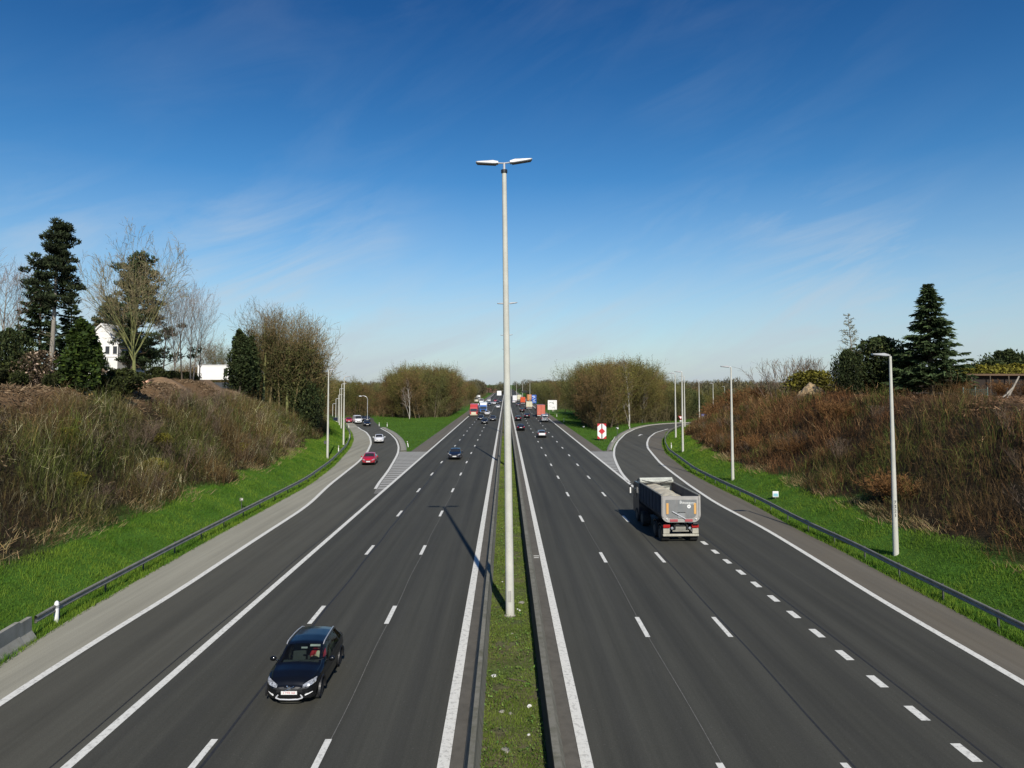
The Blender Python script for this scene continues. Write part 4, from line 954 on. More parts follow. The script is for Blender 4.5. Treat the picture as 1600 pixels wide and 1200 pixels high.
cells = skyline(scatter(lambda x, y: -75 < x < -36 - max(0, y - 226) * .12, -75, -36, 224, 300, 6.0, 10)[:34], [(480, 590), (515, 586), (545, 585), (575, 592), (590, 602), (620, 606)], 13.5)
wood([(x, y, s) for x, y, s in cells], 'brownish leafless tree of the wood behind the left junction', 'trees behind the left junction', 13.5)
cells = scatter(lambda x, y: x < float(OL(y)) - 9, -75, -36, 138, 225, 5.5, 12)[:26]
wood([(x, y, s) for x, y, s in cells], 'leafless tree at the far end of the left embankment', 'trees at the end of the left embankment', 12.0)
cells = scatter(lambda x, y: True, 62, 150, 225, 300, 9, 13)[:28]
wood([(x, y, s) for x, y, s in cells], 'leafless tree of the wood beyond the right slip road', 'trees beyond the right slip road', 10.5)
for i, (px, Y, top) in enumerate([(1070, 214, 608), (1083, 218, 611), (1076, 230, 606)]):
    by_px('yew', 'evergreen_bush', ['dark evergreen tree beyond the right slip road, behind the close pair of posts', 'dark evergreen right of the close pair of posts', 'tallest dark evergreen beyond the right slip road'][i], 'tree', px, top, Y, 4.9, 'evergreens beyond the right slip road', 0.8)
# far-off wood closing the horizon: one uncountable mass
g = np.random.default_rng(77); VV, QQ, CC = [], [], []; off = 0
pos = [(g.uniform(-260, 330), g.uniform(640, 780)) for _ in range(190)] + [(x, g.uniform(480, 640)) for x in list(g.uniform(-220, -60, 60)) + list(g.uniform(50, 280, 90))] + [(g.uniform(-600, 700), g.uniform(900, 1500)) for _ in range(170)] + [(g.uniform(-140, -75), g.uniform(150, 300)) for _ in range(30)] + [(g.uniform(95, 240), g.uniform(240, 420)) for _ in range(80)] + [(s_ * g.uniform(19, 48), g.uniform(430, 670)) for _ in range(110) for s_ in (-1, 1)]
for (x, y) in pos:
    if -17 < x < 18 and y < 660: continue
    n = 420; hh = g.uniform(9, 14) * (1.25 if y > 850 else 1); rr_ = g.uniform(3.5, 5.5)
    u = unit(g.normal(0, 1, (n, 3))); rad = g.uniform(.25, 1, (n, 1)) ** .5
    pc = np.array([x, y, hh * .56 + HZ(x, y) * 0.6]) + u * rad * np.array([rr_, rr_, hh * .46]) + g.normal(0, .35, (n, 3))
    d = unit(g.normal(0, .5, (n, 3)) + np.array([0, 0, 1.0])); w1 = np.full(n, .13)
    V, Q = ribbons(pc - d * .7, pc + d * .8, w1, w1 * .5, g, off); off += len(V)
    c0 = np.array([0.1, 0.088, 0.048]) * g.uniform(.7, 1.2) * (1 + g.normal(0, .06, 3))
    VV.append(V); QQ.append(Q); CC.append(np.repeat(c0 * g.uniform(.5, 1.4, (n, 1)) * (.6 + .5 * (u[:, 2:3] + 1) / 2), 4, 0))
tag(link('distant_wood', np_mesh('distant_wood', np.concatenate(VV), np.concatenate(QQ), None, np.concatenate(CC)), None, [M['brush']]), 'brown leafless woods along the horizon', 'wood', kind='stuff')

# ------------------------------------------------------------------ brushwood on the embankments (uncountable stems)
def brush(name, n, side, lo, hi, y0, y1, tones, label, seed, hmax=1.9, dens_pow=1.0):
    g = np.random.default_rng(seed)
    y = y0 + (y1 - y0) * g.uniform(0, 1, n) ** dens_pow; d = lo + (hi - lo) * g.uniform(0, 1, n)
    x = (_L2(y) - d) if side < 0 else (_R2(y) + d / np.interp(y, [150, 190], [1, 0.55]))
    e = d + (vnoise(x, y, 3.0, 21) - .5) * 2.4
    keep = (e > lo + .6) & (g.uniform(0, 1, n) < np.clip(0.35 + 1.1 * vnoise(x, y, 2.2, 22), 0, 1)); x, y, d, e = x[keep], y[keep], d[keep], e[keep]; n = len(x)
    z = H(x, y); P0 = np.stack([x, y, z - .05], -1)
    clump = np.clip(vnoise(x, y, 2.4, 23) * 1.5 - .3 + .35 * vnoise(x, y, 7.0, 27), 0, 1.25); tone = vnoise(x, y, 6.0, 24)
    L = hmax * (0.28 + 1.0 * clump) * g.uniform(.5, 1.15, n) * np.clip((e - lo) / 2.0, .35, 1) * np.clip((hi + 1 - d + (vnoise(x, y, 4.0, 28) - .5) * 4) / 4, .15, 1)
    lean = np.stack([np.full(n, -side * .12), np.full(n, -.05), np.zeros(n)], -1) + np.stack([vnoise(x, y, 1.8, 25) - .5, vnoise(x, y, 1.8, 26) - .5, np.zeros(n)], -1) * .35
    D = unit(np.array([0, 0, 1.0]) + lean + g.normal(0, .22, (n, 3)) * np.array([1, 1, .2])); D2 = unit(D + g.normal(0, .18, (n, 3)) + np.array([0, 0, -.05]))
    Pm = P0 + D * (L * .5)[:, None]; P1 = Pm + D2 * (L * .5)[:, None]
    w_ = g.uniform(.005, .0125, n) * np.interp(y, [30, 120], [1, 1.9])
    A = Acc(); t = np.clip(tone * 1.4 - .2 + g.normal(0, .18, n), 0, 1)[:, None]
    c = np.array(tones[0]) * (1 - t) + np.array(tones[1]) * t; grn = (vnoise(x, y, 3.4, 29) + g.normal(0, .2, n)) > (.6 if side < 0 else .82); c[grn] = np.array((0.062, 0.075, 0.016)); pick = g.uniform(0, 1, n) < .09; c[pick] = np.array(tones[2]); L = L * np.where(pick, 1.25, 1.0); w_ = w_ * np.where(pick, .65, 1.0); P1 = Pm + D2 * (L * .5)[:, None]
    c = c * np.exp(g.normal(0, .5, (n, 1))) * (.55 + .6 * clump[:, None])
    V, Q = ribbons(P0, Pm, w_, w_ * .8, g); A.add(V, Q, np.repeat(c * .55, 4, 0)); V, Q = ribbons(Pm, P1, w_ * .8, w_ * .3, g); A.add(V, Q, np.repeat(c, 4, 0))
    for k in range(4):
        f = g.uniform(.25, 1, (n, 1)); s = np.where(f < .5, P0 + (Pm - P0) * f * 2, Pm + (P1 - Pm) * (f * 2 - 1))
        q = unit(D + g.normal(0, .55, (n, 3))) * (L * g.uniform(.15, .42, n))[:, None]
        V, Q = ribbons(s, s + q, w_ * .55, w_ * .25, g); A.add(V, Q, np.repeat(c * g.uniform(.7, 1.3, (n, 1)), 4, 0))
    V, Q, Cc_ = A.arrays()
    return tag(link(name, np_mesh(name, V, Q, None, Cc_), None, [M['brush']]), label, 'brushwood', kind='stuff')
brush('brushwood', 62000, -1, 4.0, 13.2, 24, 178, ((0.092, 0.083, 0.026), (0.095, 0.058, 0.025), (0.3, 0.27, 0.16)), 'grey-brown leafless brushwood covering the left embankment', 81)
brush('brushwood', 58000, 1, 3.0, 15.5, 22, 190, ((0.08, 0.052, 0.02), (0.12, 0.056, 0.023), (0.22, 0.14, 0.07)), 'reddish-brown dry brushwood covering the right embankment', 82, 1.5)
# dry straw fringe at the foot of the brush
def straw(n, side, lo, hi, y0, y1, label, seed):
    g = np.random.default_rng(seed); y = g.uniform(y0, y1, n); d = g.normal((lo + hi) / 2, (hi - lo) / 3, n)
    x = (_L2(y) - d) if side < 0 else (_R2(y) + d); k = vnoise(x, y, 2.5, 31) > .52; x, y = x[k], y[k]; n = len(x)
    P0 = np.stack([x, y, H(x, y) - .03], -1); D = unit(g.normal(0, .6, (n, 3)) * np.array([1, 1, .2]) + np.array([-side * .4, 0, .7])); L = g.uniform(.25, .7, n)[:, None]
    V, Q = ribbons(P0, P0 + D * L, np.full(n, .018), np.full(n, .006), g)
    tag(link('dry_grass', np_mesh('dry_grass', V, Q, None, jit((0.27, 0.2, 0.1), n, g, .4)), None, [M['brush']]), label, 'dry grass', kind='stuff')
straw(4500, -1, 4.0, 6.2, 22, 100, 'straw-coloured dry grass at the foot of the left brushwood', 83)
straw(5000, 1, 3.0, 4.6, 22, 120, 'straw-coloured dry grass at the foot of the right brushwood', 84)

# ------------------------------------------------------------------ grass blades
def blades(name, x, y, h0, h1, w_, cols, label, seed, zoff=0.0, zf=None):
    g = np.random.default_rng(seed); n = len(x); z = (H(x, y) if zf is None else zf) + zoff
    P0 = np.stack([x, y, z - .04], -1); D = unit(g.normal(0, .38, (n, 3)) * np.array([1, 1, .1]) + np.array([0, 0, 1.0])); hgt = g.uniform(h0, h1, n) * (.6 + .8 * vnoise(x, y, .9, 41))
    P1 = P0 + D * hgt[:, None]; s = unit(np.cross(D, g.normal(0, 1, (n, 3)))) * (w_ * np.interp(y, [25, 120], [1, 2.2]))[:, None]
    V = np.stack([P0 - s, P0 + s, P1], 1).reshape(-1, 3); T = np.arange(n * 3).reshape(-1, 3)
    t = np.clip(vnoise(x, y, 2.2, 42) * .7 + vnoise(x, y, .7, 43) * .6 - .15 + g.normal(0, .15, n), 0, 1)[:, None]
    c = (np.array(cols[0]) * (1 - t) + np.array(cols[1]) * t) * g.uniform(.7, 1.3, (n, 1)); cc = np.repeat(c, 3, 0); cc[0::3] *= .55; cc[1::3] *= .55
    return tag(link(name, np_mesh(name, V, None, T, cc), None, [M['grass']]), label, 'grass', kind='stuff')
gcol = ((0.07, 0.185, 0.012), (0.23, 0.34, 0.034))
g = np.random.default_rng(91)
def verge(n, side, lo, hi, y0, y1, pw=1.6):
    y = y0 + (y1 - y0) * g.uniform(0, 1, n) ** pw; d = g.uniform(lo, hi, n); x = (_L2(y) - d) if side < 0 else (_R2(y) + d * np.where(y > 150, 1.6, 1))
    k = d + (vnoise(x, y, 3.0, 21) - .5) * 2.0 < hi - .6; return x[k], y[k]
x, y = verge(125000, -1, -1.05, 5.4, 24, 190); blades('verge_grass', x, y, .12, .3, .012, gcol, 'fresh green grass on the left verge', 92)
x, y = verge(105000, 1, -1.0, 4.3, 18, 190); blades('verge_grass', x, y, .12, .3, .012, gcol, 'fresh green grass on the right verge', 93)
xi, yi = [], []
for _ in range(1):
    xx, yy = g.uniform(-62, -15.1, 90000), 110 + 150 * g.uniform(0, 1, 90000) ** 1.2; k = (xx > WR(yy) + 1.35); xi.append(xx[k]); yi.append(yy[k])
    xx, yy = g.uniform(15.6, 60, 90000), 111 + 140 * g.uniform(0, 1, 90000) ** 1.2; k = (xx < RL(np.minimum(yy, 205)) - 1.2); xi.append(xx[k]); yi.append(yy[k])
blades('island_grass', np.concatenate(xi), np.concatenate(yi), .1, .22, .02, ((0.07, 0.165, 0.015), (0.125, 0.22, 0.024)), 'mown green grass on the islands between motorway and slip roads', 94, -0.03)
n = 130000; y = 12 + 130 * g.uniform(0, 1, n) ** 2.0; x = g.uniform(-.72, 1.22, n); k = vnoise(x, y, .8, 51) + .5 * vnoise(x, y, .25, 52) > .4 ; x, y = x[k], y[k]
blades('weeds', x, y, .03, .12, .014, ((0.1, 0.175, 0.02), (0.25, 0.32, 0.055)), 'patchy weeds and moss on the central reservation', 95, 0, np.full(len(x), .05))

# undergrowth of the woods, and sticks and clods lying on the cleared embankment tops
def undergrowth(name, pts, L0, L1, tones, label, seed):
    g = np.random.default_rng(seed); n = len(pts); x, y = pts[:, 0], pts[:, 1]; P0 = np.stack([x, y, H(x, y) - .05], -1)
    D = unit(g.normal(0, .3, (n, 3)) * np.array([1, 1, .1]) + np.array([0, 0, 1.0])); L = g.uniform(L0, L1, n) * (.5 + .9 * vnoise(x, y, 4.0, 71)); P1 = P0 + D * L[:, None]; w_ = np.full(n, .035); A = Acc()
    t = np.clip(vnoise(x, y, 7, 72) + g.normal(0, .2, n), 0, 1)[:, None]; c = (np.array(tones[0]) * (1 - t) + np.array(tones[1]) * t) * g.uniform(.5, 1.4, (n, 1))
    V, Q = ribbons(P0, P1, w_, w_ * .4, g); A.add(V, Q, np.repeat(c * .8, 4, 0))
    for k in range(6):
        f = g.uniform(.15, 1, (n, 1)); s = P0 + (P1 - P0) * f; q = unit(D + g.normal(0, .6, (n, 3))) * (L * g.uniform(.15, .4, n))[:, None]
        V, Q = ribbons(s, s + q, w_ * .8, w_ * .4, g); A.add(V, Q, np.repeat(c * g.uniform(.7, 1.3, (n, 1)), 4, 0))
    V, Q, C_ = A.arrays(); tag(link(name, np_mesh(name, V, Q, None, C_), None, [M['brush']]), label, 'undergrowth', kind='stuff')
def sample(fn, x0, x1, y0, y1, n, seed):
    g = np.random.default_rng(seed); X = g.uniform(x0, x1, n * 6); Y = g.uniform(y0, y1, n * 6); k = np.array([fn(a, b) for a, b in zip(X, Y)]); return np.stack([X[k], Y[k]], -1)[:n]
ut = ((0.13, 0.1, 0.05), (0.115, 0.1, 0.045))
undergrowth('undergrowth', sample(lambda x, y: inL(x, y - 1.5) and y < 290, -62, -17, 212, 290, 5200, 301), 2.0, 4.5, ut, 'brown undergrowth at the foot of the left island wood', 302)
undergrowth('undergrowth', sample(lambda x, y: inR(x, y - 1.0) and y < 240, 19, 75, 150, 240, 6500, 303), 2.2, 5.0, ut, 'brown undergrowth at the foot of the right island wood', 304)
undergrowth('undergrowth', sample(lambda x, y: (x > 18.3), 15, 40, 256, 650, 3500, 305), 2.0, 4.0, ut, 'brown undergrowth along the far motorway, right side', 306)
undergrowth('undergrowth', sample(lambda x, y: (x < -17.2 + max(0, y - 520) * .01), -45, -16, 290, 650, 3500, 307), 2.0, 4.0, ut, 'brown undergrowth along the far motorway, left side', 308)
undergrowth('undergrowth', sample(lambda x, y: (x < float(OL(y)) - 7) or (y > 222 and x < -34), -80, -34, 150, 290, 5500, 309), 1.6, 3.6, ((0.16, 0.09, 0.04), (0.12, 0.095, 0.045)), 'rusty undergrowth behind the left junction', 310)
def debris(side, lo, hi, y0, y1, n, cols, label, seed):
    g = np.random.default_rng(seed); y = g.uniform(y0, y1, n); d = g.uniform(lo, hi, n) ; x = (_L2(y) - d) if side < 0 else (_R2(y) + d); k = vnoise(x, y, 2.5, 73) + g.normal(0, .25, n) > .45; x, y = x[k], y[k]; n = len(x)
    P0 = np.stack([x, y, H(x, y) + .04], -1); a = g.uniform(0, 6.28, n); L = g.uniform(.08, .45, n); D = np.stack([np.cos(a), np.sin(a), g.normal(.25, .3, n)], -1) * L[:, None]; w_ = g.uniform(.02, .06, n)
    V, Q = prisms(P0, P0 + D, w_, w_ * .7, 3); c = np.where(g.uniform(0, 1, (n, 1)) < .3, np.array(cols[1]), np.array(cols[0])) * g.uniform(.5, 1.4, (n, 1))
    tag(link('wood_chips', np_mesh('wood_chips', V, Q, None, np.repeat(c, 6, 0)), None, [M['brush']]), label, 'wood chips', kind='stuff')
debris(-1, 9.5, 22, 30, 125, 34000, ((0.15, 0.1, 0.055), (0.28, 0.2, 0.12)), 'sticks and clods on the cleared left embankment top', 311)
debris(1, 12.5, 24, 30, 125, 14000, ((0.13, 0.075, 0.04), (0.3, 0.18, 0.1)), 'wood chips and sticks on the cleared right embankment top', 312)

# separate leafless shrubs standing out of the brushwood
g = np.random.default_rng(404)
for side, n_, lab, grp in ((-1, 46, 'leafless grey-brown shrub standing out of the left brushwood', 'shrubs in the left brushwood'), (1, 40, 'leafless reddish shrub standing out of the right brushwood', 'shrubs in the right brushwood')):
    for i in range(n_):
        y = g.uniform(34, 150) if side < 0 else g.uniform(36, 140); d = g.uniform(5, 12); x = float(_L2(y) - d) if side < 0 else float(_R2(y) + d)
        plant('shrub' if (side < 0 or i % 2) else 'rustwood', 'bare_shrub', lab, 'shrub', (x, y, HZ(x, y) - .1), g.uniform(1.6, 3.0) if side < 0 else g.uniform(1.3, 2.2), 3, None, grp, g.uniform(1.0, 1.5))
for i in range(14):
    y = g.uniform(40, 110); d = g.uniform(6, 11); x = float(_L2(y) - d)
    plant('willow', 'olive_shrub', 'small olive-green leafy shrub among the left brushwood', 'shrub', (x, y, HZ(x, y)), g.uniform(.9, 1.6), 2, None, 'olive shrubs in the left brushwood', .8)
# broad-leaved weeds on the central reservation
n = 9000; y = 12 + 60 * g.uniform(0, 1, n) ** 1.8; x = g.uniform(-.7, 1.2, n); k = vnoise(x, y, .5, 55) > .45; pc = np.stack([x, y, np.full(n, .07)], -1)[k]; pc[:, 2] += g.uniform(0, .09, len(pc))
V, Q = quads_at(pc, .06, g); tag(link('weeds', np_mesh('weeds', V, Q, None, jit((0.12, 0.19, 0.04), len(pc), g, .5)), None, [M['grass']]), 'low broad-leaved weeds on the central reservation', 'weeds', kind='stuff')

for i, (px, top, Y, pn, wd) in enumerate([(1512, 594, 72, 'rustwood', 1.5), (1538, 600, 70, 'shrub', 1.6), (1560, 592, 72, 'rustwood', 1.5), (1582, 596, 71, 'shrub', 1.7), (1602, 594, 70, 'rustwood', 1.6)]):
    by_px(pn, 'bare_shrub', ['brown shrub in front of the left end of the long shed', 'second brown shrub in front of the long shed', 'brown shrub in front of the middle of the long shed', 'brown shrub in front of the shed beside the leaning pale trunk', 'brown shrub in front of the shed at the picture edge'][i], 'shrub', px, top, Y, 3, 'shrubs in front of the long shed', wd)
# ------------------------------------------------------------------ cars: lofted bodies cut into panels, glass and lamps
def loft_body(K, ny=84):
    """K: dict of key stations y -> arrays; returns grid of points [station][ring]"""
    ys = np.array(K['y']); t = (1 - np.cos(np.linspace(0, np.pi, ny))) / 2; yy = ys[0] + (ys[-1] - ys[0]) * (0.35 * t + 0.65 * np.linspace(0, 1, ny))
    def ip(k):
        v = np.interp(yy, ys, K[k]); p = np.pad(v, 1, mode='edge'); return (p[:-2] + 2 * p[1:-1] + p[2:]) / 4
    wb, zb, wt, zt, zs = ip('wb'), ip('zb'), ip('wt'), ip('zt'), ip('zs')
    seg = [('under', 2), ('sill', 2), ('side', 12), ('win', 5), ('rail', 4), ('roof', 6)]
    rows = []
    for i in range(ny):
        w_, b_, u, tp, s = wb[i], zb[i], wt[i], max(zt[i], zb[i] + 0.012), zs[i]
        cr = 0.035 * u
        key = [(0, s), (w_ * .86, s), (w_ * .975, s + .1 * min(1, (b_ - s) / .5)), (w_, b_ - 0.02), (u + (w_ - u) * .08 + 0.0, tp - (tp - b_) * .16), (u * .9, tp - .01), (0, tp + cr)]
        pts = []
        for j, (nm, n) in enumerate(seg):
            a, c = key[j], key[j + 1]
            for k in range(n):
                f = k / n; x = a[0] + (c[0] - a[0]) * f; z = a[1] + (c[1] - a[1]) * f
                if nm == 'side':
                    x += 0.045 * w_ * math.sin(math.pi * f) * 0.6 + (0.012 if 0.5 < f < 0.75 else 0)
                if nm == 'win': x += 0.022 * math.sin(math.pi * f)
                if nm == 'rail':
                    x += .03 * math.sin(math.pi * f); z += .025 * math.sin(math.pi * f) * min(1, (tp - b_) / .3)
                if nm == 'roof': z += 0.012 * math.sin(math.pi * f * .9)
                pts.append((x, z))
        pts.append(key[-1])
        rows.append(pts)
    names = [nm for nm, n in seg for _ in range(n)]
    ring = []
    for i in range(ny):
        r = [(x, yy[i], z) for x, z in rows[i]]; l = [(-x, yy[i], z) for x, z in rows[i][-2:0:-1]]
        ring.append(r + l)
    rn = names + names[::-1]
    return np.array(ring), rn, yy, dict(wb=wb, zb=zb, wt=wt, zt=zt, zs=zs)
def make_car(K, spec, label, cat, col, paint_m):
    grid, rn, yy, d = loft_body(K); ny, nr = grid.shape[:2]
    faces = []
    V = [tuple(p) for r in grid for p in r]
    for i in range(ny - 1):
        for j in range(nr):
            faces.append(([i * nr + j, i * nr + (j + 1) % nr, (i + 1) * nr + (j + 1) % nr, (i + 1) * nr + j], rn[j], i))
    for (i, sgn) in ((0, -1), (ny - 1, 1)):           # rounded end caps: shrinking rings
        prev = [i * nr + j for j in range(nr)]; c = grid[i].mean(0); c[0] = 0
        for (s, o) in ((0.9, .03), (0.68, .055), (0.4, .07), (0.15, .078)):
            k = len(V)
            for j in range(nr):
                p = grid[i][j]; V.append((p[0] * s, p[1] + sgn * o, c[2] + (p[2] - c[2]) * s))
            for j in range(nr):
                q = [prev[j], prev[(j + 1) % nr], k + (j + 1) % nr, k + j]; faces.append((q if sgn > 0 else q[::-1], 'cap', i))
            prev = [k + j for j in range(nr)]
        faces.append((prev if sgn > 0 else prev[::-1], 'cap', i))
    V = np.array(V)
    groups = {}
    wy = spec['wheel_y']; wr = spec['wheel_r']
    zmax = d['zt'].max()
    for q, nm, i in faces:
        c = V[q].mean(0); g = 'body'
        h_win = d['zt'][i] - d['zb'][i]
        if nm == 'win' and h_win > .2 and spec['win'][0] < c[1] < spec['win'][1] and all(abs(c[1] - p) > .05 for p in spec['pillars']) and c[2] > d['zb'][i] + .03: g = 'side_window' + ('R' if c[0] > 0 else 'L')
        elif nm in ('roof', 'rail') and spec['ws'][0] < c[1] < spec['ws'][1] and (nm == 'roof' or abs(c[0]) < d['wt'][i] * .93): g = 'windshield'
        elif (nm in ('roof',) or (nm == 'rail' and abs(c[0]) < d['wt'][i] * .9)) and spec['rw'][0] < c[1] < spec['rw'][1]: g = 'rear_window'
        elif nm in ('side', 'sill', 'under') and abs(c[0]) > .5 and any((c[1] - y) ** 2 + (c[2] - wr) ** 2 < (wr + .05) ** 2 for y in wy): continue
        else:
            for (gn, fn) in spec['carve']:
                if fn(c): g = gn + (('R' if c[0] > 0 else 'L') if gn in ('headlight', 'taillight', 'fog_light') else ''); break
        groups.setdefault(g, []).append(q)
    t = thing(spec['name'], label, cat)
    mats = dict(body=paint_m, windshield=spec.get('glass', M['glass']), rear_window=M['glass'], side_window=spec.get('glass', M['glass']), headlight=M['lens'], taillight=M['taillight'], grille=M['black'], lower_trim=M['black'], fog_light=M['lens'])
    for gname, qs in groups.items():
        nm = gname[:-1] if gname[-1] in 'RL' else gname
        used = sorted({v for q in qs for v in q}); mp = {v: k for k, v in enumerate(used)}
        me = bpy.data.meshes.new(nm); VV = V[used].copy()
        me.from_pydata(VV.tolist(), [], [[mp[v] for v in q] for q in qs]); me.update()
        for p in me.polygons: p.use_smooth = True
        if nm != 'body':
            me.calc_loop_triangles(); nrm = np.array([v.normal for v in me.vertices]); off = -0.004 if 'wind' in nm else 0.004
            VV = VV + nrm * off; me.vertices.foreach_set('co', VV.astype(np.float32).ravel()); me.update()
        link(nm, me, t, [mats[nm]])
    # lamps: smooth almond patches laid on the body surface
    from mathutils.bvhtree import BVHTree
    tris = [q for q, nm, i in faces]; bvh = BVHTree.FromPolygons([tuple(v) for v in V], tris)
    def patch(nm, x0, x1, z0, z1, hh, sgn_y, mat):
        for sx_ in (1, -1):
            nu, nv = 12, 5; P_ = []; ok = True
            for a_ in range(nu):
                u = a_ / (nu - 1); h_ = hh * (.2 + .85 * math.sin(math.pi * (.12 + .62 * u))); zc = z0 + (z1 - z0) * u
                for b_ in range(nv):
                    hit = bvh.ray_cast(Vector((sx_ * (x0 + (x1 - x0) * u), 4 * sgn_y, zc + h_ * (2 * b_ / (nv - 1) - 1))), Vector((0, -sgn_y, 0)))
                    p = hit[0]
                    if p is None: p = Vector((sx_ * (x0 + (x1 - x0) * u) * .97, P_[-nv][1] if len(P_) >= nv else 1.5 * sgn_y, zc)); n_ = Vector((0, sgn_y, 0))
                    else: n_ = hit[1] if hit[1].y * sgn_y > 0 else -hit[1]
                    P_.append(tuple(p + n_ * .007))
            Q_ = [(a_ * nv + b_, a_ * nv + b_ + 1, (a_ + 1) * nv + b_ + 1, (a_ + 1) * nv + b_) for a_ in range(nu - 1) for b_ in range(nv - 1)]
            me = bpy.data.meshes.new(nm); me.from_pydata(P_, [], Q_); me.update()
            for p in me.polygons: p.use_smooth = True
            link(nm, me, t, [mat])
    patch('headlight', *spec.get('lamp_f', (.42, .80, .68, .80, .062)), 1, M['lens'])
    patch('taillight', *spec.get('lamp_r', (.52, .80, .88, .93, .1)), -1, M['taillight'])
    # dark interior floor and wheel wells
    W = d['wb'].max()
    b = BM(); b.box((0, 0, .3), (W * 1.62, (wy[0] - wy[1]) + wr * 1.2, .1)); 
    for y in wy: b.box((0, y, wr + .12), (W * 1.55, wr * 2.1, .5))
    b.obj('underbody', M['black'], t)
    # wheels: tyre with its rim
    tyre = BM().lathe([(-.1, wr * .66), (-.105, wr * .93), (-.07, wr), (.07, wr), (.105, wr * .93), (.1, wr * .66)], 'x', n=24).mesh('wheel', True); tyre.materials.append(M['rubber'])
    rb = BM(); rb.lathe([(.06, .04), (.085, .05), (.09, .02)], 'x', n=12); rb.lathe([(.05, wr * .6), (.1, wr * .67), (.1, wr * .6), (.06, wr * .57)], 'x', n=24)
    for k in range(5):
        a = k * 2 * math.pi / 5
        rb.box((.078, math.cos(a) * wr * .34, math.sin(a) * wr * .34), (.03, wr * .6, wr * .17), Matrix.Rotation(a, 4, 'X'))
    rim = rb.mesh('rim'); rim.materials.append(M['alloy'])
    arch = BM(); n = 22
    for k in range(n):
        a0, a1 = -.25 + (math.pi + .5) * k / n, -.25 + (math.pi + .5) * (k + 1) / n
        P = lambda r, a, x: (x, r * math.cos(a), r * math.sin(a))
        for (ra, rb_, xa, xb) in ((wr + .015, wr + .085, .0, .012), (wr + .085, wr + .1, .012, -.05), (wr + .015, wr + .012, 0.0, -.12)):
            arch.poly([P(ra, a0, xa), P(ra, a1, xa), P(rb_, a1, xb), P(rb_, a0, xb)])
    arch = arch.mesh('wheel_arch'); arch.materials.append(spec.get('arch', M['black']))
    for y in wy:
        wloc = float(np.interp(y, yy, d['wb'])) + .008
        for s in (1, -1):
            o = link('wheel', tyre, t); o.location = (s * (wloc - .13), y, wr); o.rotation_euler = (0, 0, 0 if s > 0 else math.pi)
            link('rim', rim, o)
            o = link('wheel_arch', arch, t); o.location = (s * (wloc + .024), y, wr); o.rotation_euler = (0, 0, 0 if s > 0 else math.pi)
    for s in (1, -1):                                   # mirrors
        m_y = spec['mirror_y']; ww = float(np.interp(m_y, yy, d['wb'])); zz = float(np.interp(m_y, yy, d['zb'])) + .06
        b = BM(); b.ball((s * (ww + .13), m_y, zz + .05), (.12, .07, .085), 14); b.tube((s * (ww - .06), m_y + .02, zz - .02), (s * (ww + .1), m_y, zz + .03), .025, .02, 6)
        b.obj('mirror', spec.get('mirror_m', paint_m), t, True)
    yF = yy[-1] + .082; yB = yy[0] - .082
    pl = BM().box((0, 0, 0), (.52, .012, .115)).mesh('licence_plate'); pl.materials.append(M['white'])
    o = link('licence_plate', pl, t); o.location = (0, yF + spec.get('plate_f', .0), spec['plate_z'][0]); o.rotation_euler = (R(-6), 0, 0)
    o = link('licence_plate', pl, t); o.location = (0, yB - spec.get('plate_b', .0), spec['plate_z'][1])
    return t
hatch_K = dict(y=[-2.14, -2.08, -1.98, -1.72, -1.5, -1.1, -.4, .15, .45, .85, 1.08, 1.5, 1.85, 2.0, 2.08],
               zt=[.86, .98, 1.08, 1.30, 1.38, 1.425, 1.45, 1.43, 1.36, 1.10, 1.0, .95, .86, .78, .66],
               zb=[.80, .92, .98, .99, .97, .95, .92, .90, .90, .91, .93, .89, .82, .74, .62],
               wb=[.66, .76, .82, .87, .885, .895, .9, .9, .895, .885, .88, .865, .8, .70, .60],
               wt=[.56, .62, .60, .55, .57, .60, .63, .64, .64, .70, .74, .72, .64, .56, .5],
               zs=[.42, .34, .28, .24, .21, .19, .18, .18, .18, .18, .19, .2, .22, .25, .30])
car_carve = [
             ('grille', lambda c: c[1] > 1.98 and abs(c[0]) < .48 and .50 < c[2] < .66),
             ('lower_trim', lambda c: (c[1] > 1.9 and c[2] < .40) or (c[1] < -2.0 and c[2] < .46) or (c[2] < .27)),
             ]
hatch_spec = dict(name='car', wheel_y=(1.33, -1.30), wheel_r=.325, win=(-1.62, .78), pillars=(-.28, -1.18), ws=(.30, 1.02), rw=(-2.06, -1.58), carve=car_carve, mirror_y=.62, plate_z=(.5, .78), plate_f=.0, plate_b=.0)
P_black = paint('paint_black', (0.004, 0.0045, 0.006), dirt_c=(0.012, 0.012, 0.012)); P_navy = paint('paint_navy', (0.01, 0.014, 0.028)); P_red = paint('paint_red', (0.42, 0.012, 0.03)); P_white = paint('paint_white', (0.74, 0.74, 0.74))
P_silver = paint('paint_silver', (0.42, 0.43, 0.45), .35); P_grey = paint('paint_grey', (0.1, 0.105, 0.115), .2); P_blue = paint('paint_blue', (0.03, 0.13, 0.42)); P_orange = paint('paint_orange', (0.62, 0.09, 0.03)); P_cream = paint('paint_cream', (0.62, 0.58, 0.42)); P_truckred = paint('paint_lorry_red', (0.45, 0.05, 0.05))
P_slate = paint('paint_slate', (0.035, 0.037, 0.046))
near_spec = dict(hatch_spec); near_spec['glass'] = M['glass_clear']; near_spec["mirror_m"] = P_black
car1 = make_car(hatch_K, near_spec, 'black five-door hatchback coming towards the bridge in the near left lanes', 'car', None, P_black)
car2 = make_car(hatch_K, hatch_spec, 'red hatchback with black bumpers coming down the left slip road', 'car', None, P_red)
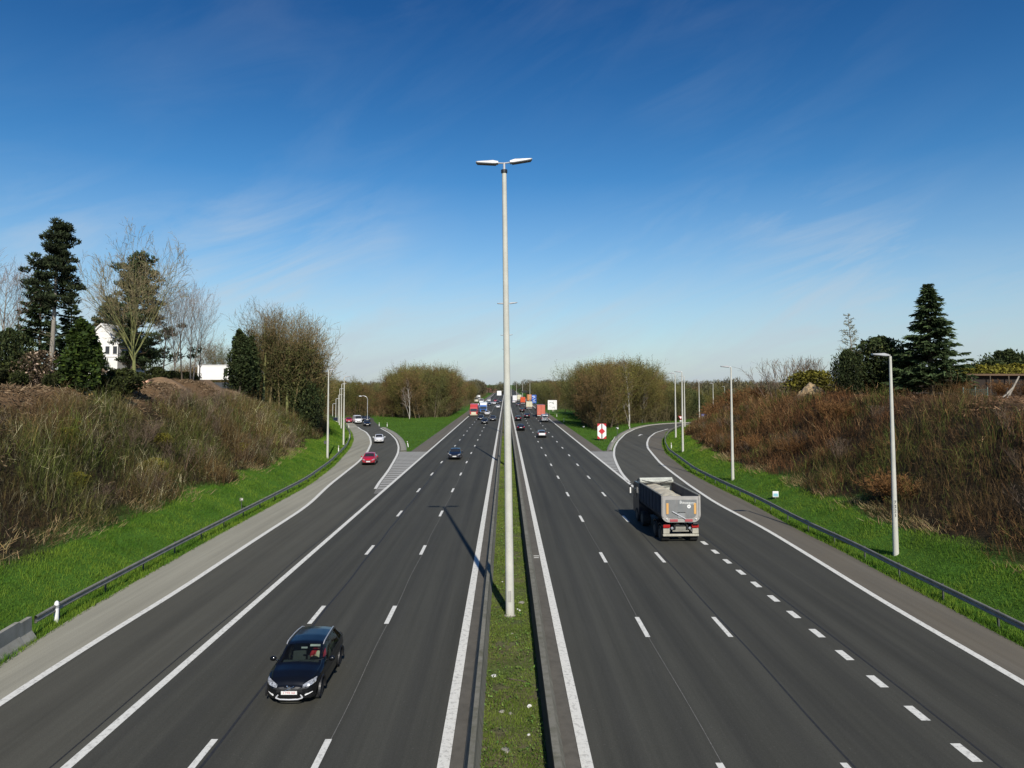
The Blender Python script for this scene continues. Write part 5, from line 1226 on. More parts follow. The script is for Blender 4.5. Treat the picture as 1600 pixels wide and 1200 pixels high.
# fittings of the near car: interior, driver, badge, trims
cx, cy = G(450, 1108); car1.location = (cx, cy + 2.18, .008); car1.rotation_euler = (0, 0, math.pi + R(.5))
fab = simple('seat_fabric', (0.05, 0.055, 0.055), .9)
b = BM(); b.box((0, .72, .82), (1.42, .5, .12), Matrix.Rotation(R(-12), 4, 'X'), .03).obj('dashboard', simple('dashboard', (0.05, 0.055, 0.052), .7), car1)
for s in (1, -1):
    b = BM(); b.box((s * .38, -.1, .5), (.5, .52, .16), None, .05); b.box((s * .38, -.42, .84), (.48, .14, .62), Matrix.Rotation(R(14), 4, 'X'), .05); b.box((s * .38, -.52, 1.2), (.26, .09, .18), Matrix.Rotation(R(10), 4, 'X'), .03)
    b.obj('seat', fab, car1, True)
BM().box((0, -1.15, .62), (1.3, .6, .5), None, .06).obj('rear_seat', fab, car1, True)
b = BM(); b.lathe([(-.012, .165), (-.012, .19), (.012, .19), (.012, .165)], 'y', n=20); o = b.obj('steering_wheel', M['black'], car1); o.location = (-.38, .42, .88); o.rotation_euler = (R(-28), 0, 0)
BM().box((0, .40, 1.3), (.22, .03, .06), None, .01).obj('rear_view_mirror', M['silver'], car1)
BM().box((-.36, .30, 1.345), (.36, .012, .07), Matrix.Rotation(R(35), 4, 'X')).obj('sun_visor', simple('sun_visor', (0.5, 0.5, 0.47), .8), car1)
for s in (1, -1):
    pts = [(s * (float(np.interp(y, hatch_K['y'], hatch_K['wt'])) + .005), y, float(np.interp(y, hatch_K['y'], hatch_K['zt'])) + .03 - (.03 if y in (.3, -1.6) else 0)) for y in (.3, .15, -.2, -.6, -1.0, -1.4, -1.6)]
    BM().path(pts, .018, 6).obj('roof_rail', M['silver'], car1)
yF = 2.08 + .08
b = BM(); b.path([(-.36, yF - .04, .43), (-.44, yF - .02, .335), (-.3, yF + .012, .3), (0, yF + .025, .295), (.3, yF + .012, .3), (.44, yF - .02, .335), (.36, yF - .04, .43)], .024, 8).obj('skid_trim', M['silver'], car1)
for s in (1, -1):
    BM().path([(s * .52, yF + .0, .43), (s * .62, yF - .1, .445), (s * .71, yF - .2, .47)], .024, 6).obj('light_strip', M['white'], car1)
bd = BM(); bd.lathe([(-.01, .045), (-.01, .062), (.01, .062), (.01, .045)], 'y', n=18)
bd.tube((.035, 0, .035), (.085, 0, .085), .01, .01, 6); bd.tube((.085, 0, .085), (.05, 0, .088), .009, .009, 6); bd.tube((.085, 0, .085), (.088, 0, .05), .009, .009, 6)
o = bd.obj('badge', M['chrome'], car1); o.location = (0, yF - .005, .635)
BM().tube((-.17, .02, .08), (.17, .02, -.08), .008, .008, 6).obj('badge_bar', M['chrome'], o)
for ch in car1.children:
    if ch.name.startswith('licence_plate') and ch.location.y > 0:
        text_mesh('plate_number', '1 TTE 165', .095, M['plate_red'], ch, (0, .0075, 0), (R(90), 0, R(180)))
for s in (-.25, .2):
    BM().path([(s, .98, 1.03), (s - .3, .93, 1.07), (s - .5, .9, 1.09)], .009, 5).obj('wiper', M['black'], car1)
# the driver
skin = simple('skin', (0.5, 0.3, 0.22), .6); shirt = simple('red_jacket', (0.45, 0.015, 0.03), .85); scarf = simple('cream_shirt', (0.6, 0.56, 0.42), .85)
def skin_figure(pts, edges, radii, name, mat, parent):
    me = bpy.data.meshes.new(name); me.from_pydata(pts, edges, []); o = link(name, me, parent, [mat])
    mo = o.modifiers.new('skin', 'SKIN')
    if not me.skin_vertices: me.skin_vertices.new()
    for v, r in zip(me.skin_vertices[0].data, radii): v.radius = (r, r)
    me.skin_vertices[0].data[0].use_root = True
    o.modifiers.new('sub', 'SUBSURF').levels = 2
    bpy.context.view_layer.update(); dg = bpy.context.evaluated_depsgraph_get()
    m2 = bpy.data.meshes.new_from_object(o.evaluated_get(dg)); o.modifiers.clear(); o.data = m2; m2.name = name
    if not m2.materials: m2.materials.append(mat)
    for p in m2.polygons: p.use_smooth = True
    return o
Mw = Matrix.Translation(car1.location) @ Matrix.Rotation(car1.rotation_euler.z, 4, 'Z')
dl_ = Mw @ Vector((-.38, -.12, .58))
drv = thing('person', 'driver in a red jacket with cream front at the wheel of the black hatchback', 'person', dl_, car1.rotation_euler.z)
pts = [(0, 0, .02), (0, -.04, .2), (0, -.08, .38), (0, -.07, .5), (0, -.05, .58), (0, -.03, .68), (0, -.02, .76), (-.17, -.06, .45), (-.24, .12, .3), (-.13, .38, .34), (.17, -.06, .45), (.24, .12, .3), (.13, .38, .34), (-.1, .3, .06), (-.1, .5, -.25), (.1, .3, .06), (.1, .5, -.25)]
ed = [(0, 1), (1, 2), (2, 3), (3, 4), (4, 5), (5, 6), (2, 7), (7, 8), (8, 9), (2, 10), (10, 11), (11, 12), (0, 13), (13, 14), (0, 15), (15, 16)]
skin_figure(pts, ed, [.14, .14, .15, .07, .06, .1, .085, .07, .055, .04, .07, .055, .04, .08, .06, .08, .06], 'body', skin, drv)
skin_figure([(0, 0, .02), (0, -.04, .2), (0, -.08, .38), (-.17, -.06, .45), (-.24, .12, .3), (-.16, .3, .33), (.17, -.06, .45), (.24, .12, .3), (.16, .3, .33)], [(0, 1), (1, 2), (2, 3), (3, 4), (4, 5), (2, 6), (6, 7), (7, 8)], [.155, .16, .165, .085, .07, .058, .085, .07, .058], 'jacket', shirt, drv)
BM().ball((0, .07, .3), (.1, .06, .16)).obj('shirt', scarf, drv, True)
BM().ball((0, -.04, .76), (.1, .11, .08)).obj('hair', simple('hair_brown', (0.06, 0.035, 0.02), .8), drv, True)

# other cars ---------------------------------------------------------------
gLc, gRc, gSc = 'vehicles coming along the left carriageway', 'vehicles leaving along the right carriageway', 'vehicles on the left slip road'
def heading(f, y): d_ = (float(f(y + 3)) - float(f(y - 3))) / 6; return math.atan2(-d_, 1)
def park(root, px, py, toward, L=2.15, dz=0.008, rz=None, f=None):
    x, y = G(px, py)
    h = heading(f, y) if f is not None else 0.0
    root.location = (x, y + L, dz); root.rotation_euler = (0, 0, h + (math.pi if toward else 0)); return root
park(car2, 573, 727.5, True, f=lambda y: (WL(y) + WR(y)) / 2); car2['group'] = gSc
for ch in list(car2.children):
    if ch.name.split('.')[0] == 'lower_trim': pass
def clone(src, body, label, px, py, toward, grp, L=2.15, scale=1.0, f=None, cat=None):
    swap = {'body': body, 'mirror': body} if body else None
    r = dup(src, (0, 0, 0), 0, label, grp, scale, swap)
    if cat: r['category'] = cat
    return park(r, px, py, toward, L, f=f)
sed_K = dict(y=[-2.3, -2.22, -2.05, -1.75, -1.5, -1.0, -.6, 0, .4, .8, 1.05, 1.5, 1.95, 2.12, 2.2],
             zt=[.80, .95, 1.02, 1.05, 1.12, 1.36, 1.44, 1.45, 1.38, 1.12, 1.0, .94, .85, .76, .64], zb=[.76, .9, .97, .98, .96, .94, .93, .91, .9, .91, .93, .88, .8, .72, .6],
             wb=[.68, .78, .84, .88, .9, .905, .91, .91, .905, .895, .885, .865, .8, .7, .6], wt=[.58, .66, .7, .7, .64, .6, .63, .64, .64, .7, .75, .73, .65, .57, .5], zs=hatch_K['zs'])
sed_spec = dict(hatch_spec); sed_spec.update(wheel_y=(1.42, -1.38), win=(-1.3, .74), pillars=(-.3,), ws=(.22, .98), rw=(-1.7, -.92), mirror_y=.6,
    carve=[('grille', lambda c: c[1] > 2.1 and abs(c[0]) < .45 and .48 < c[2] < .66), ('lower_trim', lambda c: (abs(c[1]) > 2.0 and c[2] < .40) or c[2] < .26)])
car3 = make_car(sed_K, sed_spec, 'white saloon car on the bend of the left slip road', 'car', None, P_white); car3['group'] = gSc
park(car3, 588.5, 693, True, 2.3, f=lambda y: (WL(y) + WR(y)) / 2)
clone(car2, P_navy, 'dark blue car alone in the middle lane of the left carriageway', 710, 719, True, gLc)
clone(car2, P_black, 'dark car in front of the blue lorry, nearer of the pair', 757, 662.5, True, gLc)
clone(car3, P_black, 'dark car in front of the blue lorry, farther of the pair', 751, 656.5, True, gLc, 2.3)
clone(car3, P_slate, 'dark car with bright headlights in the inner lane of the left carriageway', 770, 658, True, gLc, 2.3)
clone(car3, P_white, 'white car just behind the dark pair in the left carriageway', 761, 649, True, gLc, 2.3)
clone(car2, P_white, 'small white car in the inner lane beyond the headlit dark car', 778, 638, True, gLc)
clone(car3, P_black, 'black car in the inner right lane beside the median', 814, 673.5, False, gRc, 2.3)
c = clone(car2, P_grey, 'silver-tailed hatchback in the middle of the right carriageway, nearest there', 847, 684.5, False, gRc)
tg = BM().box((0, -2.2, .76), (1.25, .05, .42), None, .03).obj('tailgate', P_white, c); tg['label'] = 'bright white tailgate panel'
clone(car2, P_black, 'dark car in the inner right lane ahead of the black one', 810, 658, False, gRc)
clone(car3, P_black, 'dark car in the middle right lane behind the cream lorry', 823.5, 653.5, False, gRc, 2.3)
clone(car2, P_black, 'dark car ahead in the middle right lane near the orange lorry', 816, 644, False, gRc)
clone(car3, P_slate, 'slate grey car far ahead in the right carriageway left of the orange lorry', 810, 635, False, gRc, 2.3)
clone(car3, P_white, 'white car far ahead in the inner right lane below the white lorries', 803, 630, False, gRc, 2.3)
for px, py, pm_, lab in ((772, 632, P_white, 'white car in the far queue left of the median'), (777.5, 631, P_black, 'dark car in the far queue beside the median'), (768, 631.5, P_silver, 'silver car in the far queue left of the white one'), (782, 629, P_grey, 'grey car at the far end of the inner left lane'), (764.5, 634, P_black, 'dark car behind the blue lorry in the left carriageway'), (774, 628, P_red, 'small red car in the far queue'), (761, 632, P_silver, 'silver car between the blue lorry and the far white vans')):
    clone(car3, pm_, lab, px, py, True, gLc, 2.3)
# vans
van_K = dict(y=[-2.6, -2.56, -2.4, -1.8, -.8, .2, .8, 1.1, 1.5, 1.75, 2.1, 2.35, 2.45], zt=[1.9, 2.05, 2.12, 2.16, 2.18, 2.18, 2.14, 2.02, 1.6, 1.28, 1.12, .95, .75], zb=[1.1, 1.2, 1.2, 1.2, 1.2, 1.2, 1.18, 1.16, 1.14, 1.12, 1.02, .88, .7],
             wb=[.9, .94, .96, .97, .97, .97, .97, .97, .96, .95, .9, .8, .7], wt=[.82, .84, .85, .86, .86, .86, .85, .84, .82, .8, .76, .68, .6], zs=[.42, .36, .32, .28, .26, .26, .26, .26, .26, .26, .27, .3, .34])
van_spec = dict(hatch_spec); van_spec.update(name='van', wheel_y=(1.6, -1.6), wheel_r=.34, win=(.45, 1.55), pillars=(), ws=(1.02, 1.74), rw=(9, 10), mirror_y=1.35, plate_z=(.55, .7), arch=M['black'],
    lamp_f=(.46, .86, .86, .98, .07), lamp_r=(.8, .94, 1.2, 1.2, .28), carve=[('rear_window', lambda c: c[1] < -2.6 and abs(c[0]) < .66 and 1.35 < c[2] < 1.85), ('grille', lambda c: c[1] > 2.35 and abs(c[0]) < .5 and .6 < c[2] < .82), ('lower_trim', lambda c: c[2] < .42)])
van1 = make_car(van_K, van_spec, 'white delivery van approaching the left junction', 'van', None, P_white); van1['group'] = gSc
park(van1, 555, 662.5, True, 2.6); van1.rotation_euler[2] += .35
c = clone(van1, P_silver, 'pale van behind the red lorry on the right carriageway', 851.5, 660, False, gRc, 2.6, cat='van')
clone(van1, P_white, 'white van in the far queue above the blue lorry', 764, 628, True, gLc, 2.6, cat='van')
clone(van1, P_cream, 'cream van at the far left edge of the queue', 744, 629, True, gLc, 2.6, 1.25, cat='van')
clone(van1, P_white, 'tall white van beside the cream one in the far queue', 752, 631, True, gLc, 2.6, 1.2, cat='van')
for px, py, pm_, lab, src in ((570.5, 666.5, P_black, 'dark car entering the left slip road at the junction', car3), (562, 658.5, P_black, 'dark car behind the white delivery van', car2), (571, 658.5, P_slate, 'slate car beyond the junction on the left', car3), (522, 661.5, P_black, 'dark car half hidden behind the left lamp posts', car2), (542, 661, P_red, 'dull red car left of the white delivery van', car2)):
    clone(src, pm_, lab, px, py, True, gSc, 2.2, f=lambda y: (WL(y) + WR(y)) / 2)

# ------------------------------------------------------------------ lorries
def lorry(label, L, W, Hh, box, cab, group, lower=None, cabH=3.0, boxz=1.0, stripe=None, deflector=True, lights=True):
    """origin at the ground under the middle; cab at +y"""
    t = thing('lorry', label, 'lorry', (0, 0, 0), 0, group)
    yc = L / 2 - 1.1
    b = BM(); b.prism([(L / 2 - 2.2, .55), (L / 2, .55), (L / 2 + .02, 1.5), (L / 2 - .14, 2.55), (L / 2 - .3, cabH - .12), (L / 2 - .5, cabH), (L / 2 - 2.2, cabH)], 'x', -W / 2 + .04, W / 2 - .04)
    b.obj('cab', cab, t)
    BM().prism([(L / 2 - .005, 1.55), (L / 2 + .03, 1.55), (L / 2 - .12, 2.5), (L / 2 - .16, 2.5)], 'x', -W / 2 + .14, W / 2 - .14).obj('windshield', M['glass'], t)
    b = BM(); b.box((0, L / 2 + .02, 1.05), (W * .62, .06, .7), None, .02); b.obj('grille', lower or M['black'], t)
    BM().box((0, L / 2 + .03, .48), (W - .06, .18, .34), None, .04).obj('bumper', lower or M['steel_dark'], t)
    for s in (1, -1):
        BM().box((s * (W / 2 - .28), L / 2 + .125, .55), (.34, .04, .16), None, .01).obj('headlight', M['lens'], t)
        BM().box((s * (W / 2 + .12), L / 2 - .2, 2.05), (.16, .12, .62), None, .03).obj('mirror', M['black'], t)
        BM().box((s * (W / 2 - .03), L / 2 - .9, 2.0), (.03, .8, .62), None, .01).obj('side_window', M['glass'], t)
    if deflector: BM().prism([(L / 2 - 2.2, cabH), (L / 2 - .5, cabH + .003), (L / 2 - 1.2, Hh * .97), (L / 2 - 2.2, Hh * .99)], 'x', -W / 2 + .12, W / 2 - .12).obj('roof_deflector', cab, t)
    y0, y1 = -L / 2, L / 2 - 2.35
    BM().box((0, (y0 + y1) / 2, (boxz + Hh) / 2), (W, y1 - y0, Hh - boxz), None, .03).obj('cargo_box', box, t)
    b = BM()
    for s in (1, -1): b.box((s * W / 4, y0 - .015, (boxz + Hh) / 2), (W / 2 - .08, .025, Hh - boxz - .16), None, .008)
    b.obj('rear_door', stripe or box, t)
    b = BM(); 
    for s in (.12, -.12, .75, -.75): b.tube((s * W / 2.4, y0 - .04, boxz + .1), (s * W / 2.4, y0 - .04, Hh - .12), .015, .015, 6)
    b.obj('lock_rod', M['steel'], t)
    BM().box((0, (y0 + y1) / 2, .85), (W * .5, y1 - y0 - .2, .2)).obj('chassis', M['black'], t)
    BM().box((0, y0 + .12, .5), (W - .1, .12, .14), None, .02).obj('rear_bumper', M['white'], t)
    for s in (1, -1): BM().box((s * (W / 2 - .3), y0 + .05, .78), (.42, .06, .14), None, .01).obj('taillight', M['taillight'], t)
    wb_ = BM().lathe([(-.15, .3), (-.16, .46), (-.12, .5), (.12, .5), (.16, .46), (.15, .3)], 'x', n=18).mesh('wheel', True); wb_.materials.append(M['rubber'])
    rim = BM().lathe([(.05, .1), (.12, .12), (.135, .3), (.16, .3)], 'x', n=14).mesh('rim'); rim.materials.append(M['steel'])
    for y in (L / 2 - 1.3, y0 + 1.2, y0 + 2.5):
        for s in (1, -1):
            o = link('wheel', wb_, t); o.location = (s * (W / 2 - .18), y, .5); o.rotation_euler = (0, 0, 0 if s > 0 else math.pi); link('rim', rim, o)
    return t
def place_l(t, px, py, toward, L):
    x, y = G(px, py); t.location = (x, y + L / 2, .008); t.rotation_euler = (0, 0, math.pi if toward else 0); return t
place_l(lorry('red lorry with a cream lower cab on the outer lane of the left carriageway', 12, 2.5, 4.0, P_truckred, P_truckred, gLc, P_cream), 740, 650.5, True, 12)
place_l(lorry('blue lorry with a white roof deflector on the left carriageway', 11, 2.5, 3.9, P_white, P_blue, gLc), 755, 646, True, 11)
for ch in bpy.data.objects:
    if ch.name.startswith('roof_deflector') and ch.parent and 'blue lorry' in ch.parent.get('label', ''): ch.data.materials[0] = P_white
P_pink = paint('paint_faded_red', (0.55, 0.16, 0.11))
place_l(lorry('red box lorry seen from behind on the outer right lane', 12, 2.55, 3.9, P_truckred, P_truckred, gRc, stripe=P_pink, boxz=.7), 845.5, 652, False, 12)
place_l(lorry('cream lorry with an open orange load, seen from behind right of the orange lorry', 11, 2.55, 3.2, P_cream, P_cream, gRc, deflector=False), 827, 639.5, False, 11)
place_l(lorry('orange-red lorry in the middle right lane far ahead', 10, 2.5, 3.7, P_orange, P_orange, gRc), 817, 631.5, False, 10)
place_l(lorry('white box lorry far ahead in the inner right lane', 11, 2.5, 3.9, P_white, P_white, gRc), 804.5, 628.5, False, 11)
place_l(lorry('off-white box lorry far ahead, left of the orange lorry', 11, 2.5, 3.9, P_cream, P_white, gRc), 811.5, 626.8, False, 11)
t = lorry('tall orange container lorry beyond the cream lorry', 11, 2.6, 4.4, simple('orange_brown', (0.6, 0.24, 0.08), .6), P_grey, gRc); place_l(t, 827, 628.5, False, 11)
place_l(lorry('pale lorry at the head of the far left queue', 12, 2.5, 3.6, P_cream, P_white, gLc), 747, 626.5, True, 12)

# ------------------------------------------------------------------ the tipper lorry, seen from behind
tp = thing('dump_truck', 'dark grey four-axle dump truck loaded with pale gravel, seen from behind', 'dump truck')
x, y = G(1064.5, 849); tp.location = (x, y, .008); tp.rotation_euler = (0, 0, R(2.2))
def U(w_, zt_, zb_, r=.55, n=6):           # tub cross section: rounded bottom corners
    pts = [(-w_, zt_)]
    for k in range(n + 1): a = math.pi + math.pi / 2 * k / n; pts.append((-w_ + r + r * math.cos(a), zb_ + r + r * math.sin(a)))
    for k in range(n + 1): a = -math.pi / 2 + math.pi / 2 * k / n; pts.append((w_ - r + r * math.cos(a), zb_ + r + r * math.sin(a)))
    pts.append((w_, zt_)); return pts
def tub(w_, y0, y1, zt_, zb_, th, mat, name, parent):
    o_, i_ = U(w_, zt_, zb_), U(w_ - th, zt_, zb_ + th); b = BM(); n = len(o_)
    A = [[b.b.verts.new((p[0], yy_, p[1])) for p in prof] for yy_ in (y0, y1) for prof in (o_, i_)]
    for k in range(n - 1):
        b.b.faces.new((A[0][k], A[0][k + 1], A[2][k + 1], A[2][k])); b.b.faces.new((A[1][k + 1], A[1][k], A[3][k], A[3][k + 1]))
        b.b.faces.new((A[0][k + 1], A[0][k], A[1][k], A[1][k + 1])); b.b.faces.new((A[2][k], A[2][k + 1], A[3][k + 1], A[3][k]))
    for k in (0, n - 1): b.b.faces.new((A[0][k], A[2][k], A[3][k], A[1][k]))
    return b.obj(name, mat, parent)
M['cream_dirty'] = concrete('cream_dirty', (0.46, 0.44, 0.36), (0.2, 0.18, 0.14), .5, 3)
slate = concrete('truck_slate', (0.05, 0.053, 0.066), (0.12, 0.11, 0.1), .5, 1.2)
dusty = concrete('dusty_tailgate', (0.38, 0.365, 0.34), (0.34, 0.31, 0.28), .5, 1.6)
ZT, ZB = 3.12, 1.42
tub_o = tub(1.27, .05, 6.6, ZT, ZB, .06, slate, 'tipper_body', tp)
b = BM()
for s in (1, -1): b.box((s * 1.27, 3.3, ZT + .03), (.13, 6.6, .07), None, .015)
b.obj('top_rail', M['steel'], tub_o)
for s in (1, -1):
    for yy_ in np.linspace(.7, 6.2, 7): BM().box((s * 1.285, yy_, 2.45), (.04, .09, 1.2)).obj('side_rib', slate, tub_o)
pr = U(1.31, ZT - .02, ZB - .03, .5); BM().prism(pr, 'y', -.07, .05).obj('tailgate', dusty, tp); tgo = bpy.data.objects['tailgate'] if False else [c for c in tp.children if c.name.startswith('tailgate')][0]
pr = [(p[0] * .8, (p[1] - 2.2) * .72 + 2.22) for p in U(1.31, ZT, ZB, .5)]; BM().prism(pr, 'y', -.085, -.071).obj('recessed_panel', concrete('panel_grey', (0.2, 0.21, 0.21), (0.22, 0.2, 0.18), .5, 1.5), tgo)
for s in (1, -1):
    BM().box((s * .93, -.1, 2.3), (.15, .02, .72), None, .004).obj('yellow_marker', M['amber'], tgo)
    BM().box((s * .5, -.1, 1.52), (.52, .02, .16), None, .004).obj('reflector', simple('muted_red', (.36, .07, .08), .6) if s > 0 else bpy.data.materials['muted_red'], tgo)
    BM().box((s * 1.22, -.04, 2.4), (.1, .16, 1.35), None, .03).obj('corner_post', dusty, tgo)
    BM().ball((s * .98, -.12, 1.62), (.05, .04, .05)).obj('clearance_lamp', M['white'], tgo)
BM().tube((-.62, -.13, 2.12), (.28, -.13, 1.62), .04, .035, 8).obj('lever', M['silver'], tgo)
BM().box((.02, -.105, 1.85), (.5, .03, .36), None, .01).obj('hatch_door', concrete('hatch_grey', (0.27, 0.28, 0.28)), tgo)
BM().box((.02, -.125, 2.05), (.52, .03, .03)).obj('hinge', M['black'], tgo)
text_mesh('lettering', 'Bouwerts', .27, M['white'], tgo, (.42, -.095, 2.68), (R(90), R(4), 0))
b = BM(); b.lathe([(-.006, .0), (-.006, .125), (.006, .125), (.006, .0)], 'y', n=20); o = b.obj('round_sign', M['white'], tgo); o.location = (.52, -.1, 2.44)
text_mesh('speed_number', '90', .11, M['black'], o, (0, -.008, 0), (R(90), 0, 0))
# load of gravel
g = np.random.default_rng(5); nx_, ny_ = 22, 56; xs = np.linspace(-1.2, 1.2, nx_); ysg = np.linspace(.06, 6.5, ny_); X_, Y_ = np.meshgrid(xs, ysg)
Zl = 2.72 + .36 * np.exp(-((X_ + .35) / .75) ** 2) * (0.55 + .45 * np.cos((Y_ - 3.6) / 3.2)) - .22 * np.clip((X_ - .3) / .8, 0, 1) + (vnoise(X_, Y_, .5, 61) - .5) * .12 + (vnoise(X_, Y_, .18, 62) - .5) * .05
Vg = np.stack([X_, Y_, Zl], -1).reshape(-1, 3); i_, j_ = np.meshgrid(np.arange(nx_ - 1), np.arange(ny_ - 1)); a_ = (j_ * nx_ + i_).ravel()
gr = concrete('gravel', (0.52, 0.48, 0.37), (0.5, 0.4, 0.25), .5, 2.5)
tag(link('gravel_load', np_mesh('gravel_load', Vg, np.stack([a_, a_ + 1, a_ + nx_ + 1, a_ + nx_], -1), None, None, True), tp, [gr]))
# rolled tarpaulin at the front of the tub, with its crossed straps
tarp = concrete('tarpaulin', (0.5, 0.51, 0.45), (0.3, 0.3, 0.26), .4, 2)
b = BM()
for k in range(2): b.tube((-1.25, 6.35 + k * .22, ZT + .1 + k * .1), (1.25, 6.35 + k * .22, ZT + .12 + k * .1), .14, .15, 12)
for xx in np.linspace(-1.1, 1.1, 9): b.ball((xx, 6.3, ZT + .13 + .02 * math.sin(xx * 7)), (.2, .12, .12))
tr_o = b.obj('tarpaulin', tarp, tp, True)
BM().box((0, 6.72, ZT - .35), (2.5, .08, 1.1), None, .02).obj('headboard', tarp, tp)
b = BM()
for s in (1, -1): b.tube((s * 1.15, 6.2, ZT + .2), (-s * .2, 6.16, ZT - .06), .03, .03, 6); b.tube((s * .3, 6.17, ZT - .05), (s * 1.2, 6.2, ZT - .02), .03, .03, 6)
b.obj('strap', M['black'], tr_o)
# cab
b = BM(); b.prism([(6.95, .6), (8.9, .6), (8.95, 1.5), (8.75, 2.75), (8.5, 2.95), (6.95, 2.98)], 'x', -1.22, 1.22); cab = b.obj('cab', P_slate, tp)
BM().prism([(8.925, 1.55), (8.965, 1.55), (8.79, 2.65), (8.75, 2.65)], 'x', -1.1, 1.1).obj('windshield', M['glass'], cab)
BM().box((0, 6.94, 2.35), (1.5, .03, .5), None, .01).obj('rear_window', M['glass'], cab)
for s in (1, -1):
    BM().box((s * 1.225, 8.1, 2.1), (.03, .9, .65), None, .01).obj('side_window', M['glass'], cab)
    b = BM(); b.tube((s * 1.2, 8.7, 2.7), (s * 1.52, 8.75, 2.62), .03, .03, 6); b.box((s * 1.5, 8.75, 2.25), (.13, .24, .75), None, .05); mo = b.obj('mirror', M['black'], cab)
    BM().box((s * 1.5, 8.625, 2.2), (.1, .012, .5)).obj('mirror_glass', M['white'] if s < 0 else M['chrome'], mo)
    BM().tube((s * .75, 8.3, 2.97), (s * .75, 8.3, 3.14), .07, .06, 10).obj('beacon', M['red'], cab)
BM().box((0, 8.97, 1.0), (1.6, .04, .7), None, .01).obj('grille', M['black'], cab)
BM().prism([(6.97, 2.98), (8.4, 2.96), (8.0, 3.2), (6.97, 3.3)], 'x', -1.05, 1.05).obj('roof_deflector', P_slate, cab)
# chassis, tail, wheels
b = BM()
for s in (1, -1): b.box((s * .42, 4.2, 1.05), (.12, 8.4, .28))
for yy_ in (.3, 1.6, 3, 4.6, 6.4): b.box((0, yy_, 1.05), (.84, .1, .2))
b.obj('chassis', M['black'], tp)
BM().box((0, .1, .52), (2.42, .14, .15), None, .03).obj('rear_bumper', M['cream_dirty'], tp)
b = BM(); b.tube((-.55, .12, .78), (.55, .12, .78), .05, .05); b.box((0, .14, .95), (1.0, .08, .22), None, .02); b.obj('crossbar', M['steel'], tp)
for s in (1, -1):
    BM().box((s * .96, .03, 1.12), (.46, .05, .2), None, .01).obj('marker_board', M['taillight'], tp)
    BM().box((s * .98, .08, .79), (.42, .1, .34), None, .02).obj('light_box', M['cream_dirty'], tp)
    BM().ball((s * .6, .04, .98), (.1, .06, .1)).obj('round_lamp', M['lens'], tp)
    b = BM()
    for yy_ in (.75, 2.15): b.prism([(yy_ - .62, .75), (yy_ - .5, 1.06), (yy_ - .2, 1.2), (yy_ + .2, 1.2), (yy_ + .5, 1.06), (yy_ + .62, .75), (yy_ + .56, .75), (yy_ + .45, 1.02), (yy_ + .18, 1.14), (yy_ - .18, 1.14), (yy_ - .45, 1.02), (yy_ - .56, .75)], 'x', s * .7, s * 1.2)
    b.obj('mudguard', M['black'], tp)
BM().tube((.78, -.02, 1.3), (1.12, .0, 1.3), .12, .12, 14).obj('spare_air_tank', M['black'], tp)
wt_ = BM().lathe([(-.26, .3), (-.28, .48), (-.24, .52), (.24, .52), (.28, .48), (.26, .3)], 'x', n=24).mesh('wheel', True); wt_.materials.append(M['rubber'])
rimm = BM().lathe([(.1, .08), (.2, .12), (.2, .24), (.27, .31), (.285, .31)], 'x', n=18).mesh('rim'); rimm.materials.append(M['steel_dark'])
for yy_ in (.75, 2.15, 5.9, 7.6):
    for s in (1, -1):
        o = link('wheel', wt_, tp); o.location = (s * .97, yy_, .52); o.rotation_euler = (0, 0, 0 if s > 0 else math.pi); link('rim', rimm, o)
# ------------------------------------------------------------------ signs and posts
def post_sign(name, label, cat, X, Y, z0, z1, w_, mat, legs=(-.3, .3), back=M['steel_dark']):
    t = thing(name, label, cat, (X, Y, HZ(X, Y)))
    zb = HZ(X, Y)
    BM().box((0, 0, (z0 + z1) / 2 - zb), (w_, .05, z1 - z0), None, .012).obj('panel', mat, t)
    BM().box((0, .04, (z0 + z1) / 2 - zb), (w_ * .96, .02, (z1 - z0) * .96)).obj('back_plate', back, t)
    for lx in legs: BM().tube((lx * w_, .1, -.3), (lx * w_, .1, z1 - zb - .1), .05, .05, 8).obj('post', M['steel'], t)
    return t
x, y = G(940.5, 688)
t = thing('chevron_sign', 'red and white diverging sign with a red diamond at the tip of the right island', 'road sign', (x, y, 0))
sc = y / F; wS, hS = 13.6 * sc, 23.5 * sc; zc = HC + (600 - 673.3) * sc
b = BM(); b.prism([(-wS / 2, zc - hS / 2), (wS / 2, zc - hS / 2), (wS / 2, zc + hS / 2), (-wS / 2, zc + hS / 2)], 'y', 0, .04); pn = b.obj('panel', M['red'], t)
c_ = wS * .36
oct_ = lambda s: [(-wS / 2 * s + c_, zc - hS / 2 * .96), (wS / 2 * s - c_, zc - hS / 2 * .96), (wS / 2 * s, zc - hS * .29), (wS / 2 * s, zc + hS * .29), (wS / 2 * s - c_, zc + hS / 2 * .96), (-wS / 2 * s + c_, zc + hS / 2 * .96), (-wS / 2 * s, zc + hS * .29), (-wS / 2 * s, zc - hS * .29)]
BM().prism(oct_(1.0), 'y', -.012, -.002).obj('white_field', M['white'], pn)
BM().box((0, -.02, zc), (.22, .012, hS * .95)).obj('centre_strip', M['steel_dark'], pn)
BM().prism([(0, zc - .62), (.62, zc), (0, zc + .62), (-.62, zc)], 'y', -.04, -.03).obj('diamond', M['red'], pn)
for s in (-.3, .3): BM().tube((s * wS, .08, -.3), (s * wS, .08, zc + hS * .4), .05, .05, 8).obj('post', M['steel_dark'], t)
